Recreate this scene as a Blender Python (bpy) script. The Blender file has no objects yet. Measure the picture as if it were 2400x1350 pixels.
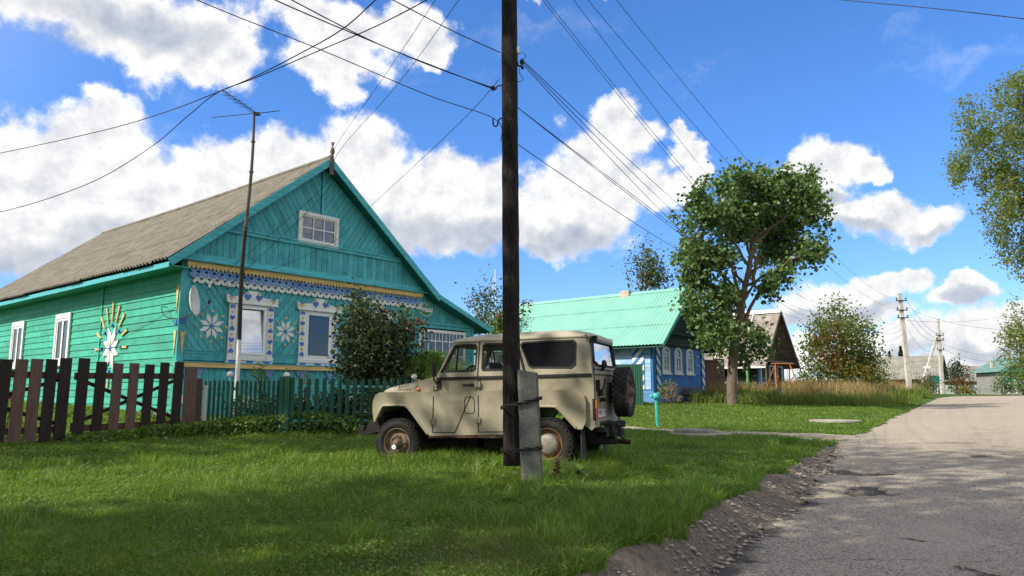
import bpy, math, random
import numpy as np
from mathutils import Vector, Matrix
from mathutils.geometry import tessellate_polygon
random.seed(7); rng = np.random.default_rng(7)
SC = bpy.context.scene
COL = SC.collection
R = math.radians
# ------------------------------------------------------------------ scene basics
PITCH = R(8.2); FPX = 1738.0; EYE = np.array([0, 0, 1.5])
def ray(px, py):
    u = (px - 1200) / FPX; v = -(py - 675) / FPX
    c, s = math.cos(PITCH), math.sin(PITCH)
    return np.array([u, c - v * s, s + v * c])
def at(px, py, D):
    d = ray(px, py); return Vector(EYE + d * (D / d[1]))
# ------------------------------------------------------------------ mesh builder
class MB:
    def __init__(s): s.v = []; s.f = []; s.m = []; s.sm = []
    def add(s, vs, fs, m=0, sm=False, M=None):
        b = len(s.v)
        for p in vs:
            p = Vector(p); s.v.append(M @ p if M is not None else p)
        for f in fs: s.f.append([b + i for i in f]); s.m.append(m); s.sm.append(sm)
        return s
    def box(s, x0, x1, y0, y1, z0, z1, m=0, M=None):
        vs = [(x0,y0,z0),(x1,y0,z0),(x1,y1,z0),(x0,y1,z0),(x0,y0,z1),(x1,y0,z1),(x1,y1,z1),(x0,y1,z1)]
        return s.add(vs, [(0,3,2,1),(4,5,6,7),(0,1,5,4),(1,2,6,5),(2,3,7,6),(3,0,4,7)], m, False, M)
    def cbox(s, c, d, m=0, rot=None, M=None):
        T = Matrix.Translation(Vector(c))
        if rot is not None: T = T @ rot.to_4x4()
        if M is not None: T = M @ T
        x, y, z = d[0]/2, d[1]/2, d[2]/2
        return s.box(-x, x, -y, y, -z, z, m, T)
    def bar(s, a, b, w, h, m=0, up=(0,0,1)):
        a, b = Vector(a), Vector(b); d = b - a; L = d.length; x = d.normalized()
        up = Vector(up); y = up.cross(x)
        if y.length < 1e-5: y = Vector((0,1,0)).cross(x)
        y.normalize(); z = x.cross(y)
        M = Matrix(((x.x,y.x,z.x,a.x),(x.y,y.y,z.y,a.y),(x.z,y.z,z.z,a.z),(0,0,0,1)))
        return s.box(0, L, -w/2, w/2, -h/2, h/2, m, M)
    def prism(s, poly, w0, w1, axis='y', m=0, M=None, holes=(), sm=False):
        # polygon (u,v) with optional holes, extruded along axis from w0 to w1
        def P(u, v, w): return {'y': (u, w, v), 'z': (u, v, w), 'x': (w, u, v)}[axis]
        loops = [list(poly)] + [list(h) for h in holes]
        pts = [p for l in loops for p in l]; n = len(pts)
        vs = [P(p[0], p[1], w0) for p in pts] + [P(p[0], p[1], w1) for p in pts]
        fs = []
        if holes:
            for t in tessellate_polygon([[Vector((p[0], p[1], 0)) for p in l] for l in loops]):
                fs.append(tuple(t)); fs.append(tuple(n + i for i in reversed(t)))
        else:
            fs.append(tuple(range(n))); fs.append(tuple(range(2*n-1, n-1, -1)))
        o = 0
        for l in loops:
            k = len(l)
            for i in range(k):
                j = (i+1) % k; fs.append((o+i, o+j, n+o+j, n+o+i))
            o += k
        return s.add(vs, fs, m, sm, M)
    def tube(s, pts, rad, n=8, m=0, sm=True, caps=True):
        pts = [Vector(p) for p in pts]
        if not hasattr(rad, '__len__'): rad = [rad] * len(pts)
        vs = []; fs = []; prev = None
        for i, p in enumerate(pts):
            d = (pts[min(i+1, len(pts)-1)] - pts[max(i-1, 0)])
            d = d.normalized() if d.length > 1e-9 else Vector((0,0,1))
            if prev is None:
                a = Vector((0,0,1)) if abs(d.z) < .9 else Vector((1,0,0)); u = d.cross(a).normalized()
            else:
                u = prev - d * prev.dot(d)
                u = u.normalized() if u.length > 1e-6 else d.orthogonal().normalized()
            prev = u; w = d.cross(u)
            for k in range(n):
                t = 2*math.pi*k/n; vs.append(p + (u*math.cos(t) + w*math.sin(t)) * rad[i])
        for i in range(len(pts)-1):
            for k in range(n):
                fs.append((i*n+k, i*n+(k+1) % n, (i+1)*n+(k+1) % n, (i+1)*n+k))
        s.add(vs, fs, m, sm)
        if caps:
            s.add(vs[:n], [tuple(range(n-1, -1, -1))], m); s.add(vs[-n:], [tuple(range(n))], m)
        return s
    def lathe(s, prof, n=24, m=0, M=None, sm=True):
        # profile of (radius, height) turned about local z
        vs = []; fs = []
        for r, h in prof:
            for k in range(n):
                t = 2*math.pi*k/n; vs.append((r*math.cos(t), r*math.sin(t), h))
        for i in range(len(prof)-1):
            for k in range(n):
                fs.append((i*n+k, i*n+(k+1) % n, (i+1)*n+(k+1) % n, (i+1)*n+k))
        return s.add(vs, fs, m, sm, M)
    def ball(s, c, r, m=0, nu=14, nv=9, sc=(1,1,1)):
        prof = [(max(1e-4, r*math.sin(math.pi*i/nv)), -r*math.cos(math.pi*i/nv)) for i in range(nv+1)]
        M = Matrix.Translation(Vector(c)) @ Matrix.Diagonal((sc[0], sc[1], sc[2], 1))
        return s.lathe(prof, nu, m, M)
    def grid(s, rows, m=0, sm=True, M=None):
        nc = len(rows[0]); vs = [p for r in rows for p in r]
        fs = [(i*nc+j, i*nc+j+1, (i+1)*nc+j+1, (i+1)*nc+j) for i in range(len(rows)-1) for j in range(nc-1)]
        return s.add(vs, fs, m, sm, M)
    def build(s, name, mats, parent=None, bevel=0, seg=2, auto=None):
        me = bpy.data.meshes.new(name)
        me.from_pydata([tuple(v) for v in s.v], [], s.f)
        if not isinstance(mats, (list, tuple)): mats = [mats]
        for m in mats: me.materials.append(m)
        me.polygons.foreach_set('material_index', s.m); me.polygons.foreach_set('use_smooth', s.sm)
        me.update()
        o = bpy.data.objects.new(name, me); COL.objects.link(o)
        if parent is not None: o.parent = parent
        if bevel:
            b = o.modifiers.new('bevel', 'BEVEL'); b.width = bevel; b.segments = seg; b.limit_method = 'ANGLE'; b.angle_limit = R(35)
        return o
def np_mesh(name, verts, faces, mat, parent=None, smooth=False):
    # verts (N,3); faces list of (M,k) arrays
    me = bpy.data.meshes.new(name)
    verts = np.ascontiguousarray(verts, dtype=np.float32)
    me.vertices.add(len(verts)); me.vertices.foreach_set('co', verts.ravel())
    idx = np.concatenate([f.ravel() for f in faces]).astype(np.int32)
    cnt = np.concatenate([np.full(len(f), f.shape[1], np.int32) for f in faces])
    st = np.concatenate([[0], np.cumsum(cnt)[:-1]]).astype(np.int32)
    me.loops.add(len(idx)); me.loops.foreach_set('vertex_index', idx)
    me.polygons.add(len(cnt)); me.polygons.foreach_set('loop_start', st)
    try: me.polygons.foreach_set('loop_total', cnt)
    except Exception: pass
    if smooth: me.polygons.foreach_set('use_smooth', np.ones(len(cnt), bool))
    me.update(calc_edges=True); me.validate()
    for m in (mat if isinstance(mat, (list, tuple)) else [mat]): me.materials.append(m)
    o = bpy.data.objects.new(name, me); COL.objects.link(o)
    if parent is not None: o.parent = parent
    return o
def tag(o, label=None, cat=None, group=None, kind=None):
    if label: o['label'] = label
    if cat: o['category'] = cat
    if group: o['group'] = group
    if kind: o['kind'] = kind
    return o
def empty(name, loc, rz=0, label=None, cat=None, group=None):
    o = bpy.data.objects.new(name, None); COL.objects.link(o)
    o.location = loc; o.rotation_euler = (0, 0, rz); o.empty_display_size = .3
    return tag(o, label, cat, group)
def copy_tree(o, parent=None):
    c = o.copy(); COL.objects.link(c)
    if parent is not None: c.parent = parent
    for ch in list(o.children): copy_tree(ch, c)
    return c
# ------------------------------------------------------------------ materials
class NT:
    def __init__(s, nt): s.nt = nt; s.n = nt.nodes; s.l = nt.links
    def new(s, t, **kw):
        n = s.n.new(t)
        for k, v in kw.items():
            if k == 'ins':
                for a, b in v.items(): s.set(n, a, b)
            else: setattr(n, k, v)
        return n
    def set(s, n, a, b):
        i = n.inputs[a]
        if isinstance(b, bpy.types.NodeSocket): s.l.new(b, i)
        else: i.default_value = b
    def math(s, op, a, b=None, c=None, clamp=False):
        n = s.n.new('ShaderNodeMath'); n.operation = op; n.use_clamp = clamp
        s.set(n, 0, a)
        if b is not None: s.set(n, 1, b)
        if c is not None: s.set(n, 2, c)
        return n.outputs[0]
    def vmath(s, op, a, b=None):
        n = s.n.new('ShaderNodeVectorMath'); n.operation = op; s.set(n, 0, a)
        if b is not None: s.set(n, 1, b)
        return n.outputs['Value'] if op in ('LENGTH', 'DOT_PRODUCT', 'DISTANCE') else n.outputs[0]
    def mix(s, f, a, b, blend='MIX'):
        n = s.n.new('ShaderNodeMix'); n.data_type = 'RGBA'; n.blend_type = blend
        s.set(n, 0, f); s.set(n, 6, a); s.set(n, 7, b); return n.outputs[2]
    def ramp(s, f, stops, interp='LINEAR'):
        n = s.n.new('ShaderNodeValToRGB'); n.color_ramp.interpolation = interp
        e = n.color_ramp.elements
        while len(e) < len(stops): e.new(.5)
        for el, (p, c) in zip(e, stops):
            el.position = p; el.color = (c, c, c, 1) if not hasattr(c, '__len__') else (*c[:3], 1)
        s.set(n, 0, f); return n.outputs[0]
    def noise(s, vec, scale, detail=4, rough=.55, dist=0):
        n = s.new('ShaderNodeTexNoise', ins={'Scale': scale, 'Detail': detail, 'Roughness': rough, 'Distortion': dist})
        if vec is not None: s.l.new(vec, n.inputs['Vector'])
        return n
    def sstep(s, x, a, b):
        n = s.n.new('ShaderNodeMapRange'); n.interpolation_type = 'SMOOTHSTEP'
        s.set(n, 0, x); s.set(n, 1, a); s.set(n, 2, b); return n.outputs[0]
def c4(c): return (c[0], c[1], c[2], 1)
def newmat(name):
    m = bpy.data.materials.new(name); m.use_nodes = True
    t = NT(m.node_tree); b = t.n.get('Principled BSDF'); return m, t, b
def mat(name, col, rough=.65, var=.15, scale=6, stretch=(1,1,1), col2=None, bump=.15, bscale=None, metal=0, spec=.35,
        wear=None, wthr=.62, wscale=9, island=0, coord='Object', grime=None, gthr=.55, gscale=1.6):
    m, t, b = newmat(name)
    tc = t.new('ShaderNodeTexCoord').outputs[coord]
    mp = t.new('ShaderNodeMapping', ins={'Scale': stretch}); t.l.new(tc, mp.inputs[0]); v = mp.outputs[0]
    n1 = t.noise(v, scale, 6, .6)
    lo = [x*(1-var) for x in col]; hi = col2 if col2 else [min(1, x*(1+var)) for x in col]
    c = t.mix(t.sstep(n1.outputs[0], .3, .7), c4(lo), c4(hi))
    if grime:
        n3 = t.noise(tc, gscale, 8, .65)
        c = t.mix(t.sstep(n3.outputs[0], gthr-.12, gthr+.15), c, c4(grime))
    if wear:
        n2 = t.noise(v, wscale, 8, .7)
        c = t.mix(t.sstep(n2.outputs[0], wthr-.03, wthr+.04), c, c4(wear))
    if island:
        g = t.new('ShaderNodeNewGeometry').outputs['Random Per Island']
        k = t.math('MULTIPLY_ADD', g, 2*island, 1-island)
        c = t.mix(1.0, c, t.new('ShaderNodeCombineXYZ', ins={0: k, 1: k, 2: k}).outputs[0], 'MULTIPLY')
    t.l.new(c, b.inputs['Base Color'])
    b.inputs['Roughness'].default_value = rough; b.inputs['Metallic'].default_value = metal
    b.inputs['Specular IOR Level'].default_value = spec
    if bump:
        nb = t.noise(v, bscale or scale*6, 6, .6)
        bp = t.new('ShaderNodeBump', ins={'Strength': bump, 'Distance': .02}); t.l.new(nb.outputs[0], bp.inputs['Height'])
        t.l.new(bp.outputs[0], b.inputs['Normal'])
    return m
def wood(name, col, axis='z', **kw):
    st = {'z': (9, 9, .9), 'x': (.9, 9, 9), 'y': (9, .9, 9)}[axis]
    d = dict(stretch=st, scale=3, bump=.3, bscale=10, var=.24, island=.16, rough=.7); d.update(kw)
    return mat(name, col, **d)
def leafmat(name, cols, trans=.35, rough=.5, spec=.25, patch=0):
    # leaf colours drawn per leaf from a list
    m, t, b = newmat(name)
    g = t.new('ShaderNodeNewGeometry').outputs['Random Per Island']
    st = [(i/max(1, len(cols)-1), c) for i, c in enumerate(cols)]
    c = t.ramp(g, st)
    if patch:   # broad patches of yellower and deeper growth
        tc = t.new('ShaderNodeTexCoord').outputs['Object']; pn = t.noise(tc, patch, 4, .6).outputs[0]
        c = t.mix(1.0, c, t.ramp(pn, [(.30, (.62,.72,.7)), (.48, (1,1,1)), (.60, (1.0,1.0,.95)), (.72, (1.45,1.22,1.0))]), 'MULTIPLY')
    t.l.new(c, b.inputs['Base Color']); b.inputs['Roughness'].default_value = rough
    b.inputs['Specular IOR Level'].default_value = spec
    tr = t.new('ShaderNodeBsdfTranslucent')
    c2 = t.mix(1.0, c, (1.15, 1.25, .55, 1), 'MULTIPLY')
    t.l.new(c2, tr.inputs[0])
    mx = t.new('ShaderNodeMixShader', ins={0: trans}); t.l.new(b.outputs[0], mx.inputs[1]); t.l.new(tr.outputs[0], mx.inputs[2])
    t.l.new(mx.outputs[0], t.n['Material Output'].inputs[0])
    return m
def glass(name, tint=(.9,.95,1), refl=.25, alpha=.75, base=(.02,.025,.03)):
    # window glass: mirror-like coat over a mix of clear and dark interior
    m, t, b = newmat(name)
    gl = t.new('ShaderNodeBsdfGlossy', ins={'Roughness': .02, 'Color': (*tint, 1)})
    tr = t.new('ShaderNodeBsdfTransparent'); df = t.new('ShaderNodeBsdfDiffuse', ins={'Color': (*base, 1)})
    a = t.new('ShaderNodeMixShader', ins={0: alpha}); t.l.new(df.outputs[0], a.inputs[1]); t.l.new(tr.outputs[0], a.inputs[2])
    fr = t.new('ShaderNodeFresnel', ins={'IOR': 1.5})
    f = t.math('ADD', fr.outputs[0], refl, clamp=True)
    x = t.new('ShaderNodeMixShader'); t.l.new(f, x.inputs[0]); t.l.new(a.outputs[0], x.inputs[1]); t.l.new(gl.outputs[0], x.inputs[2])
    t.l.new(x.outputs[0], t.n['Material Output'].inputs[0])
    return m
# ------------------------------------------------------------------ small geometry helpers
def clip_poly(poly, n, d):
    out = []
    for i in range(len(poly)):
        a, b = poly[i], poly[(i+1) % len(poly)]
        da = a[0]*n[0] + a[1]*n[1] - d; db = b[0]*n[0] + b[1]*n[1] - d
        if da <= 0: out.append(a)
        if (da < 0 < db) or (db < 0 < da):
            k = da/(da-db); out.append((a[0]+(b[0]-a[0])*k, a[1]+(b[1]-a[1])*k))
    return out
def boards(mb, region, ang, width, gap=.008, y0=-.02, y1=0, axis='y', m=0, jit=.004, M=None):
    # cover a convex region (u,v) with boards running along angle ang
    c, s = math.cos(ang), math.sin(ang); n = (-s, c)
    ds = [p[0]*n[0] + p[1]*n[1] for p in region]
    d = min(ds) - random.random()*width*.5
    while d < max(ds):
        w = width * random.uniform(.88, 1.12)
        p = clip_poly(clip_poly(region, n, d + w - gap), (-n[0], -n[1]), -d)
        if len(p) >= 3 and abs(sum(p[i][0]*p[(i+1)%len(p)][1]-p[(i+1)%len(p)][0]*p[i][1] for i in range(len(p)))) > 2e-4:
            j = random.uniform(-jit, jit); mb.prism(p, y0 + j, y1, axis, m, M)
        d += w
def corr_roof(mb, e0, e1, r0, r1, wave=.15, amp=.025, rows=4, lift=.012, m=0, spw=6, sag=0, ragged=0):
    # corrugated sheets from eave e0->e1 up to ridge r0->r1, in overlapping rows
    e0, e1, r0, r1 = map(Vector, (e0, e1, r0, r1))
    n = (e1-e0).cross(r0-e0).normalized()
    if n.z < 0: n = -n
    L = (e1-e0).length; k = int(L/wave*spw)
    for q in range(rows):
        a = q/rows; b = min(1, (q+1)/rows + (.02 if q < rows-1 else 0)); rr = []
        for t in (a, (a+b)/2, b):
            row = []
            for i in range(k+1):
                s_ = i/k; p = (e0.lerp(e1, s_)).lerp(r0.lerp(r1, s_), t)
                h = amp*math.sin(2*math.pi*s_*L/wave) + lift*(1 - (t-a)/(b-a)) + .004*math.sin(s_*37+q*5)
                h -= sag*math.sin(math.pi*s_)*t
                p = p + n*h
                if ragged and t == 0: p = p + (e0-r0).normalized()*ragged*(int(s_*L/.9)*7919 % 5 - 2)/2
                row.append(p)
            rr.append(row)
        mb.grid(rr, m, True)
def smooth_path(pts, k=6):
    pts = [Vector(p) for p in pts]; out = []
    for i in range(len(pts)-1):
        p0 = pts[max(i-1, 0)]; p1 = pts[i]; p2 = pts[i+1]; p3 = pts[min(i+2, len(pts)-1)]
        for j in range(k):
            t = j/k
            out.append(.5*((2*p1) + (p2-p0)*t + (2*p0-5*p1+4*p2-p3)*t*t + (3*p1-p0-3*p2+p3)*t**3))
    out.append(pts[-1]); return out
def text_obj(name, s, size, mat_, M, parent=None, ext=.001, align='CENTER', sx=1):
    cu = bpy.data.curves.new(name, 'FONT'); cu.body = s; cu.size = size; cu.align_x = align; cu.align_y = 'CENTER'; cu.extrude = ext
    tmp = bpy.data.objects.new('tmp', cu); COL.objects.link(tmp)
    bpy.context.view_layer.update()
    me = bpy.data.meshes.new_from_object(tmp.evaluated_get(bpy.context.evaluated_depsgraph_get()))
    bpy.data.objects.remove(tmp); me.name = name
    me.transform(M @ Matrix.Diagonal((sx, 1, 1, 1))); me.materials.clear(); me.materials.append(mat_)
    o = bpy.data.objects.new(name, me); COL.objects.link(o)
    if parent is not None: o.parent = parent
    return o
# leaves: kite-shaped, folded along the midrib
def leaves_np(cent, size, up=.35, out=None, aspect=.7, droop=0.0):
    N = len(cent)
    nrm = rng.normal(size=(N, 3)); nrm /= np.linalg.norm(nrm, axis=1)[:, None]
    nrm[:, 2] += up
    if out is not None: nrm += out
    nrm /= np.linalg.norm(nrm, axis=1)[:, None]
    t = rng.normal(size=(N, 3)); t[:, 2] -= droop
    t -= nrm*(t*nrm).sum(1)[:, None]; t /= np.linalg.norm(t, axis=1)[:, None] + 1e-9
    b = np.cross(nrm, t)
    s = (size*rng.uniform(.65, 1.3, N))[:, None] if np.isscalar(size) else size[:, None]
    a = cent - t*s*.5; tip = cent + t*s*.5
    l = cent + b*s*.5*aspect - nrm*s*.12 - t*s*.06; r = cent - b*s*.5*aspect - nrm*s*.12 - t*s*.06
    V = np.stack([a, l, tip, r], 1).reshape(-1, 3)
    i = np.arange(N)*4
    F = np.concatenate([np.stack([i, i+2, i+1], 1), np.stack([i, i+3, i+2], 1)])
    return V, F
def crown_points(blobs, n, clump=.22, per=14, shell=.55):
    # leaf centres in clumps through the volume of a set of balls (x,y,z,r)
    B = np.array(blobs, float); w = B[:, 3]**2.2; w /= w.sum()
    nc = max(1, n//per); k = rng.choice(len(B), nc, p=w)
    d = rng.normal(size=(nc, 3)); d /= np.linalg.norm(d, axis=1)[:, None]
    rad = B[k, 3]*(shell + (1-shell)*rng.random(nc)**.6)*rng.uniform(.82, 1.12, nc)
    cc = B[k, :3] + d*rad[:, None]
    cl = np.repeat(cc, per, 0) + rng.normal(size=(nc*per, 3))*clump*np.repeat(rng.uniform(.5, 1.3, nc), per)[:, None]
    return cl, np.repeat(d, per, 0)
def limb(mb, a, b, r0, r1, wob=.12, n=6, k=7):
    a, b = Vector(a), Vector(b); L = (b-a).length; pts = []
    for i in range(n+1):
        t = i/n; p = a.lerp(b, t); w = wob*L*math.sin(math.pi*t)
        pts.append(p + Vector((random.uniform(-1,1), random.uniform(-1,1), random.uniform(-.5,1)))*w*.5)
    mb.tube(pts, [r0+(r1-r0)*i/n for i in range(n+1)], k); return pts
# ------------------------------------------------------------------ camera, sun, sky
cam = bpy.data.cameras.new('camera'); cam.sensor_width = 36; cam.lens = 36*FPX/2400; cam.clip_end = 5000; cam.clip_start = .05
co = bpy.data.objects.new('camera', cam); COL.objects.link(co); co.location = EYE; co.rotation_euler = (R(90)+PITCH, 0, 0); SC.camera = co
SUN_EL = R(41); SUN_DIR = Vector((-.91, -.415, 0)).normalized()*math.cos(SUN_EL) + Vector((0, 0, math.sin(SUN_EL)))
sl = bpy.data.lights.new('sun', 'SUN'); sl.energy = 3.5; sl.angle = R(.6); sl.color = (1, .93, .80)
so = bpy.data.objects.new('sun', sl); COL.objects.link(so); so.rotation_euler = SUN_DIR.to_track_quat('Z', 'Y').to_euler(); so.location = (-20, -6, 30)
SC.view_settings.view_transform = 'Standard'; SC.view_settings.look = 'None'; SC.view_settings.exposure = 0.84; SC.view_settings.gamma = 1
SC.cycles.max_bounces = 8; SC.cycles.transparent_max_bounces = 16; SC.cycles.diffuse_bounces = 3; SC.cycles.use_denoising = True
W = bpy.data.worlds.new('World'); SC.world = W; W.use_nodes = True
W.cycles.sampling_method = 'MANUAL'; W.cycles.sample_map_resolution = 512
t = NT(W.node_tree); bg = t.n['Background']
SKY_K = .12
sky = t.new('ShaderNodeTexSky', sky_type='NISHITA'); sky.sun_disc = False; sky.sun_elevation = SUN_EL
sky.sun_rotation = math.atan2(SUN_DIR.x, SUN_DIR.y); sky.air_density = 1.0; sky.dust_density = .25; sky.ozone_density = 2.2; sky.altitude = 200
# clouds: heaps of soft balls laid out on the sky by azimuth and elevation, broken up by fractal noise
CL = [  # px, py, rx, ry
 (60,-10,200,75),(300,50,220,110),(430,95,170,95),(540,120,80,90),(460,175,60,30),(690,10,90,60),
 (830,60,120,60),(800,130,110,60),(790,195,48,50),(950,60,95,60),(1010,90,40,40),
 (255,275,62,62),(190,330,90,70),(90,420,180,120),(300,380,120,100),(330,440,180,120),(520,420,150,95),(680,405,130,90),(600,500,260,110),
 (850,385,115,95),(930,470,80,80),(860,530,190,70),(40,540,130,80),(250,560,200,60),
 (1060,440,75,75),(1130,430,70,70),(1080,530,160,60),(1180,470,60,60),
 (1430,270,62,55),(1490,300,50,45),(1400,350,100,70),(1350,440,130,90),(1330,520,150,70),(1460,440,90,80),(1290,575,70,28),(1610,435,55,48),(1540,460,50,50),
 (1600,355,42,40),(1585,300,30,28),(1310,-8,70,26),(1440,-12,50,20),
 (1950,385,90,52),(1890,420,70,60),(2030,395,42,30),(1920,465,70,40),(2000,520,85,40),(2090,500,80,45),(2180,515,75,32),
 (2075,670,85,38),(2130,650,46,32),(1990,695,110,38),(1900,725,90,36),(2020,730,120,28),
 (2255,672,60,28),(2220,700,50,26),
 (2330,765,90,55),(2250,800,110,50),(2140,790,90,45),(2040,810,110,45),(2390,740,60,50),(1900,820,140,40),(1750,840,160,40),(2300,855,200,28)]
def azel(px, py):
    d = ray(px, py); d = d/np.linalg.norm(d); return math.atan2(d[0], d[1]), math.asin(d[2])
blobs = []
for px, py, rx, ry in CL:
    a, e = azel(px, py); a2, _ = azel(px+rx, py); a1, _ = azel(px-rx, py); _, e2 = azel(px, py-ry); _, e1 = azel(px, py+ry)
    blobs.append((a, e, max(.008, abs(a2-a1)/2), max(.008, abs(e2-e1)/2)))
for i in range(26):   # unseen clouds beyond the view, added and enlarged to brighten the shade
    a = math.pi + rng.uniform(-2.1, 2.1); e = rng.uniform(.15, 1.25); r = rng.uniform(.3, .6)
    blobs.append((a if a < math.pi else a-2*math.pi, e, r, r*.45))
SH = [  # grey cloud bases
 (330,60,260,55),(150,110,120,40),(60,600,200,60),(330,585,260,50),(640,575,260,60),(930,555,190,55),(1130,550,130,50),(1330,560,130,35),(1270,590,60,20),
 (2030,545,110,22),(2190,535,60,16),(1950,470,60,25),(1900,745,120,26),(2060,715,80,20),(2250,700,70,26),(2330,820,110,24),(2150,830,110,24)]
def ell(L): 
    out = []
    for px, py, rx, ry in L:
        a, e = azel(px, py); a2, _ = azel(px+rx, py); a1, _ = azel(px-rx, py); _, e2 = azel(px, py-ry); _, e1 = azel(px, py+ry)
        out.append((a, e, max(.008, abs(a2-a1)/2), max(.008, abs(e2-e1)/2)))
    return out
D = t.new('ShaderNodeTexCoord').outputs['Generated']
nz = t.noise(D, 10, 5, .58)
sub = t.vmath('SUBTRACT', nz.outputs['Color'], (.5, .5, .5))
sc1 = t.new('ShaderNodeVectorMath', operation='SCALE'); t.l.new(sub, sc1.inputs[0]); sc1.inputs['Scale'].default_value = .10
dw = t.vmath('ADD', D, sc1.outputs[0])
sp = t.new('ShaderNodeSeparateXYZ'); t.l.new(dw, sp.inputs[0])
pv = t.new('ShaderNodeCombineXYZ', ins={0: t.math('ARCTAN2', sp.outputs[0], sp.outputs[1]), 1: t.math('ARCSINE', sp.outputs[2])}).outputs[0]
def field(L):
    acc = None
    for a, e, ra, re in L:
        n = t.n.new('ShaderNodeVectorMath'); n.operation = 'MULTIPLY_ADD'; t.l.new(pv, n.inputs[0])
        n.inputs[1].default_value = (1/ra, 1/re, 0); n.inputs[2].default_value = (-a/ra, -e/re, 0)
        ln = t.vmath('LENGTH', n.outputs[0])
        acc = ln if acc is None else t.math('SMOOTH_MIN', acc, ln, .35)
    return acc
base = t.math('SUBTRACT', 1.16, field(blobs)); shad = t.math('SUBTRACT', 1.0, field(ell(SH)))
f1 = t.noise(D, 21, 9, .63).outputs[0]
f2 = t.noise(t.vmath('ADD', D, (-.010, 0, .016)), 21, 9, .63).outputs[0]
d1 = t.math('MULTIPLY_ADD', t.math('SUBTRACT', f1, .5), 1.25, base)
mask = t.sstep(d1, -.14, .36)
emb = t.math('MULTIPLY', t.math('SUBTRACT', f1, f2), 1.05)
edge = t.math('MULTIPLY', t.sstep(base, .0, .9), .10)
dark = t.math('MULTIPLY', t.sstep(t.math('MULTIPLY_ADD', t.math('SUBTRACT', f1, .5), .8, shad), -.25, .75), .46)
lit = t.math('SUBTRACT', t.math('SUBTRACT', t.math('ADD', .84, emb), edge), dark, clamp=True)
k = 1/SKY_K
ccol = t.ramp(lit, [(0.0, (.28,.32,.41)), (.3, (.40,.44,.51)), (.55, (.52,.54,.58)), (.78, (.70,.70,.70)), (1.0, (.95,.94,.92))])
ccol = t.mix(1.0, ccol, (k*.78, k*.78, k*.78, 1), 'MULTIPLY')
hs = t.new('ShaderNodeHueSaturation', ins={'Saturation': 1.28, 'Value': 1.0, 'Hue': .5}); t.l.new(sky.outputs[0], hs.inputs['Color'])
spz = t.new('ShaderNodeSeparateXYZ'); t.l.new(D, spz.inputs[0])
tint = t.ramp(spz.outputs[2], [(0.0, (.50,.60,.86)), (.12, (.58,.68,.95)), (.35, (.85,.86,1.06)), (.6, (.98,.94,1.06))])
skc = t.mix(1.0, hs.outputs[0], tint, 'MULTIPLY')
sd = t.vmath('DOT_PRODUCT', D, tuple(SUN_DIR))   # warm white glow added round the unseen sun to lift the shade
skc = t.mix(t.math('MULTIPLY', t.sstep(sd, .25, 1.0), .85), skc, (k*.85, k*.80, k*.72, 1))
wz = t.noise(t.vmath('MULTIPLY', t.vmath('ADD', D, t.vmath('MULTIPLY', nz.outputs['Color'], (.12, .12, .12))), (5.0, 5.0, 13.0)), 1.0, 7, .62).outputs[0]
skc = t.mix(t.math('MULTIPLY', t.sstep(wz, .56, .82), .24), skc, (k*.60, k*.62, k*.66, 1))   # thin wisps
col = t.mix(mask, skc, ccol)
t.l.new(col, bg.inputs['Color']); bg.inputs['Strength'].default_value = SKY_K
# ------------------------------------------------------------------ terrain
_zy = [-40,0,8,16,25,43,59,75,100,200,400]; _zz = [-.2,0,.2,.45,.69,1.04,1.36,1.44,1.4,1.3,1.3]
def zroad(y): return np.interp(y, _zy, _zz)
ctrl = np.array([(-2,5,.42),(.2,8.75,.55),(-1.5,12.2,.43),(1.2,11.2,.46),(-8.1,12,.70),(-6.5,15,.68),(-6.3,15.4,.72),(-4.7,15.6,.74),(-3,16.8,.77),(4.2,22,.60),(6.7,34,1.13),(9.7,33,1.06),
 (15,41,1.16),(6.5,15.6,.45),(13,25.5,.72),(24,43,1.05),(31,58,1.55),(-8.4,18.7,1.0),(-20,20,1.2),(-20,5,.7),(0,30,1.05),(-12,40,1.5),(0,60,1.7),(-40,60,2),(30,100,1.5),
 (-6,3,.5),(60,60,1.4),(60,100,1.4),(.1,4.9,.38),(2.6,9.4,.40),(4.8,13,.42),(-10,-20,.3),(10,-20,.0),(40,20,.8),(-40,-20,.6),(20,52,1.45),(18,45,1.3)])
def _tps(P, z, lam=.004):
    n = len(P); d = np.linalg.norm(P[:, None]-P[None], axis=2)
    K = np.where(d > 0, d*d*np.log(d+1e-9), 0) + lam*np.eye(n)*50
    A = np.block([[K, np.c_[np.ones(n), P]], [np.c_[np.ones(n), P].T, np.zeros((3, 3))]])
    return np.linalg.solve(A, np.r_[z, 0, 0, 0])
_tw = _tps(ctrl[:, :2]/10, ctrl[:, 2])
def zlawn(x, y):
    x = np.clip(np.asarray(x, float), -60, 80); y = np.clip(np.asarray(y, float), -30, 110)
    sh = x.shape; q = np.stack([x.ravel(), y.ravel()], 1)/10; out = np.zeros(len(q))
    for i in range(0, len(q), 20000):
        a = q[i:i+20000]; d = np.linalg.norm(a[:, None]-ctrl[None, :, :2]/10, axis=2)
        out[i:i+20000] = np.where(d > 0, d*d*np.log(d+1e-9), 0) @ _tw[:-3] + _tw[-3] + a @ _tw[-2:]
    return np.clip(out.reshape(sh), -.6, 2.6)
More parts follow.
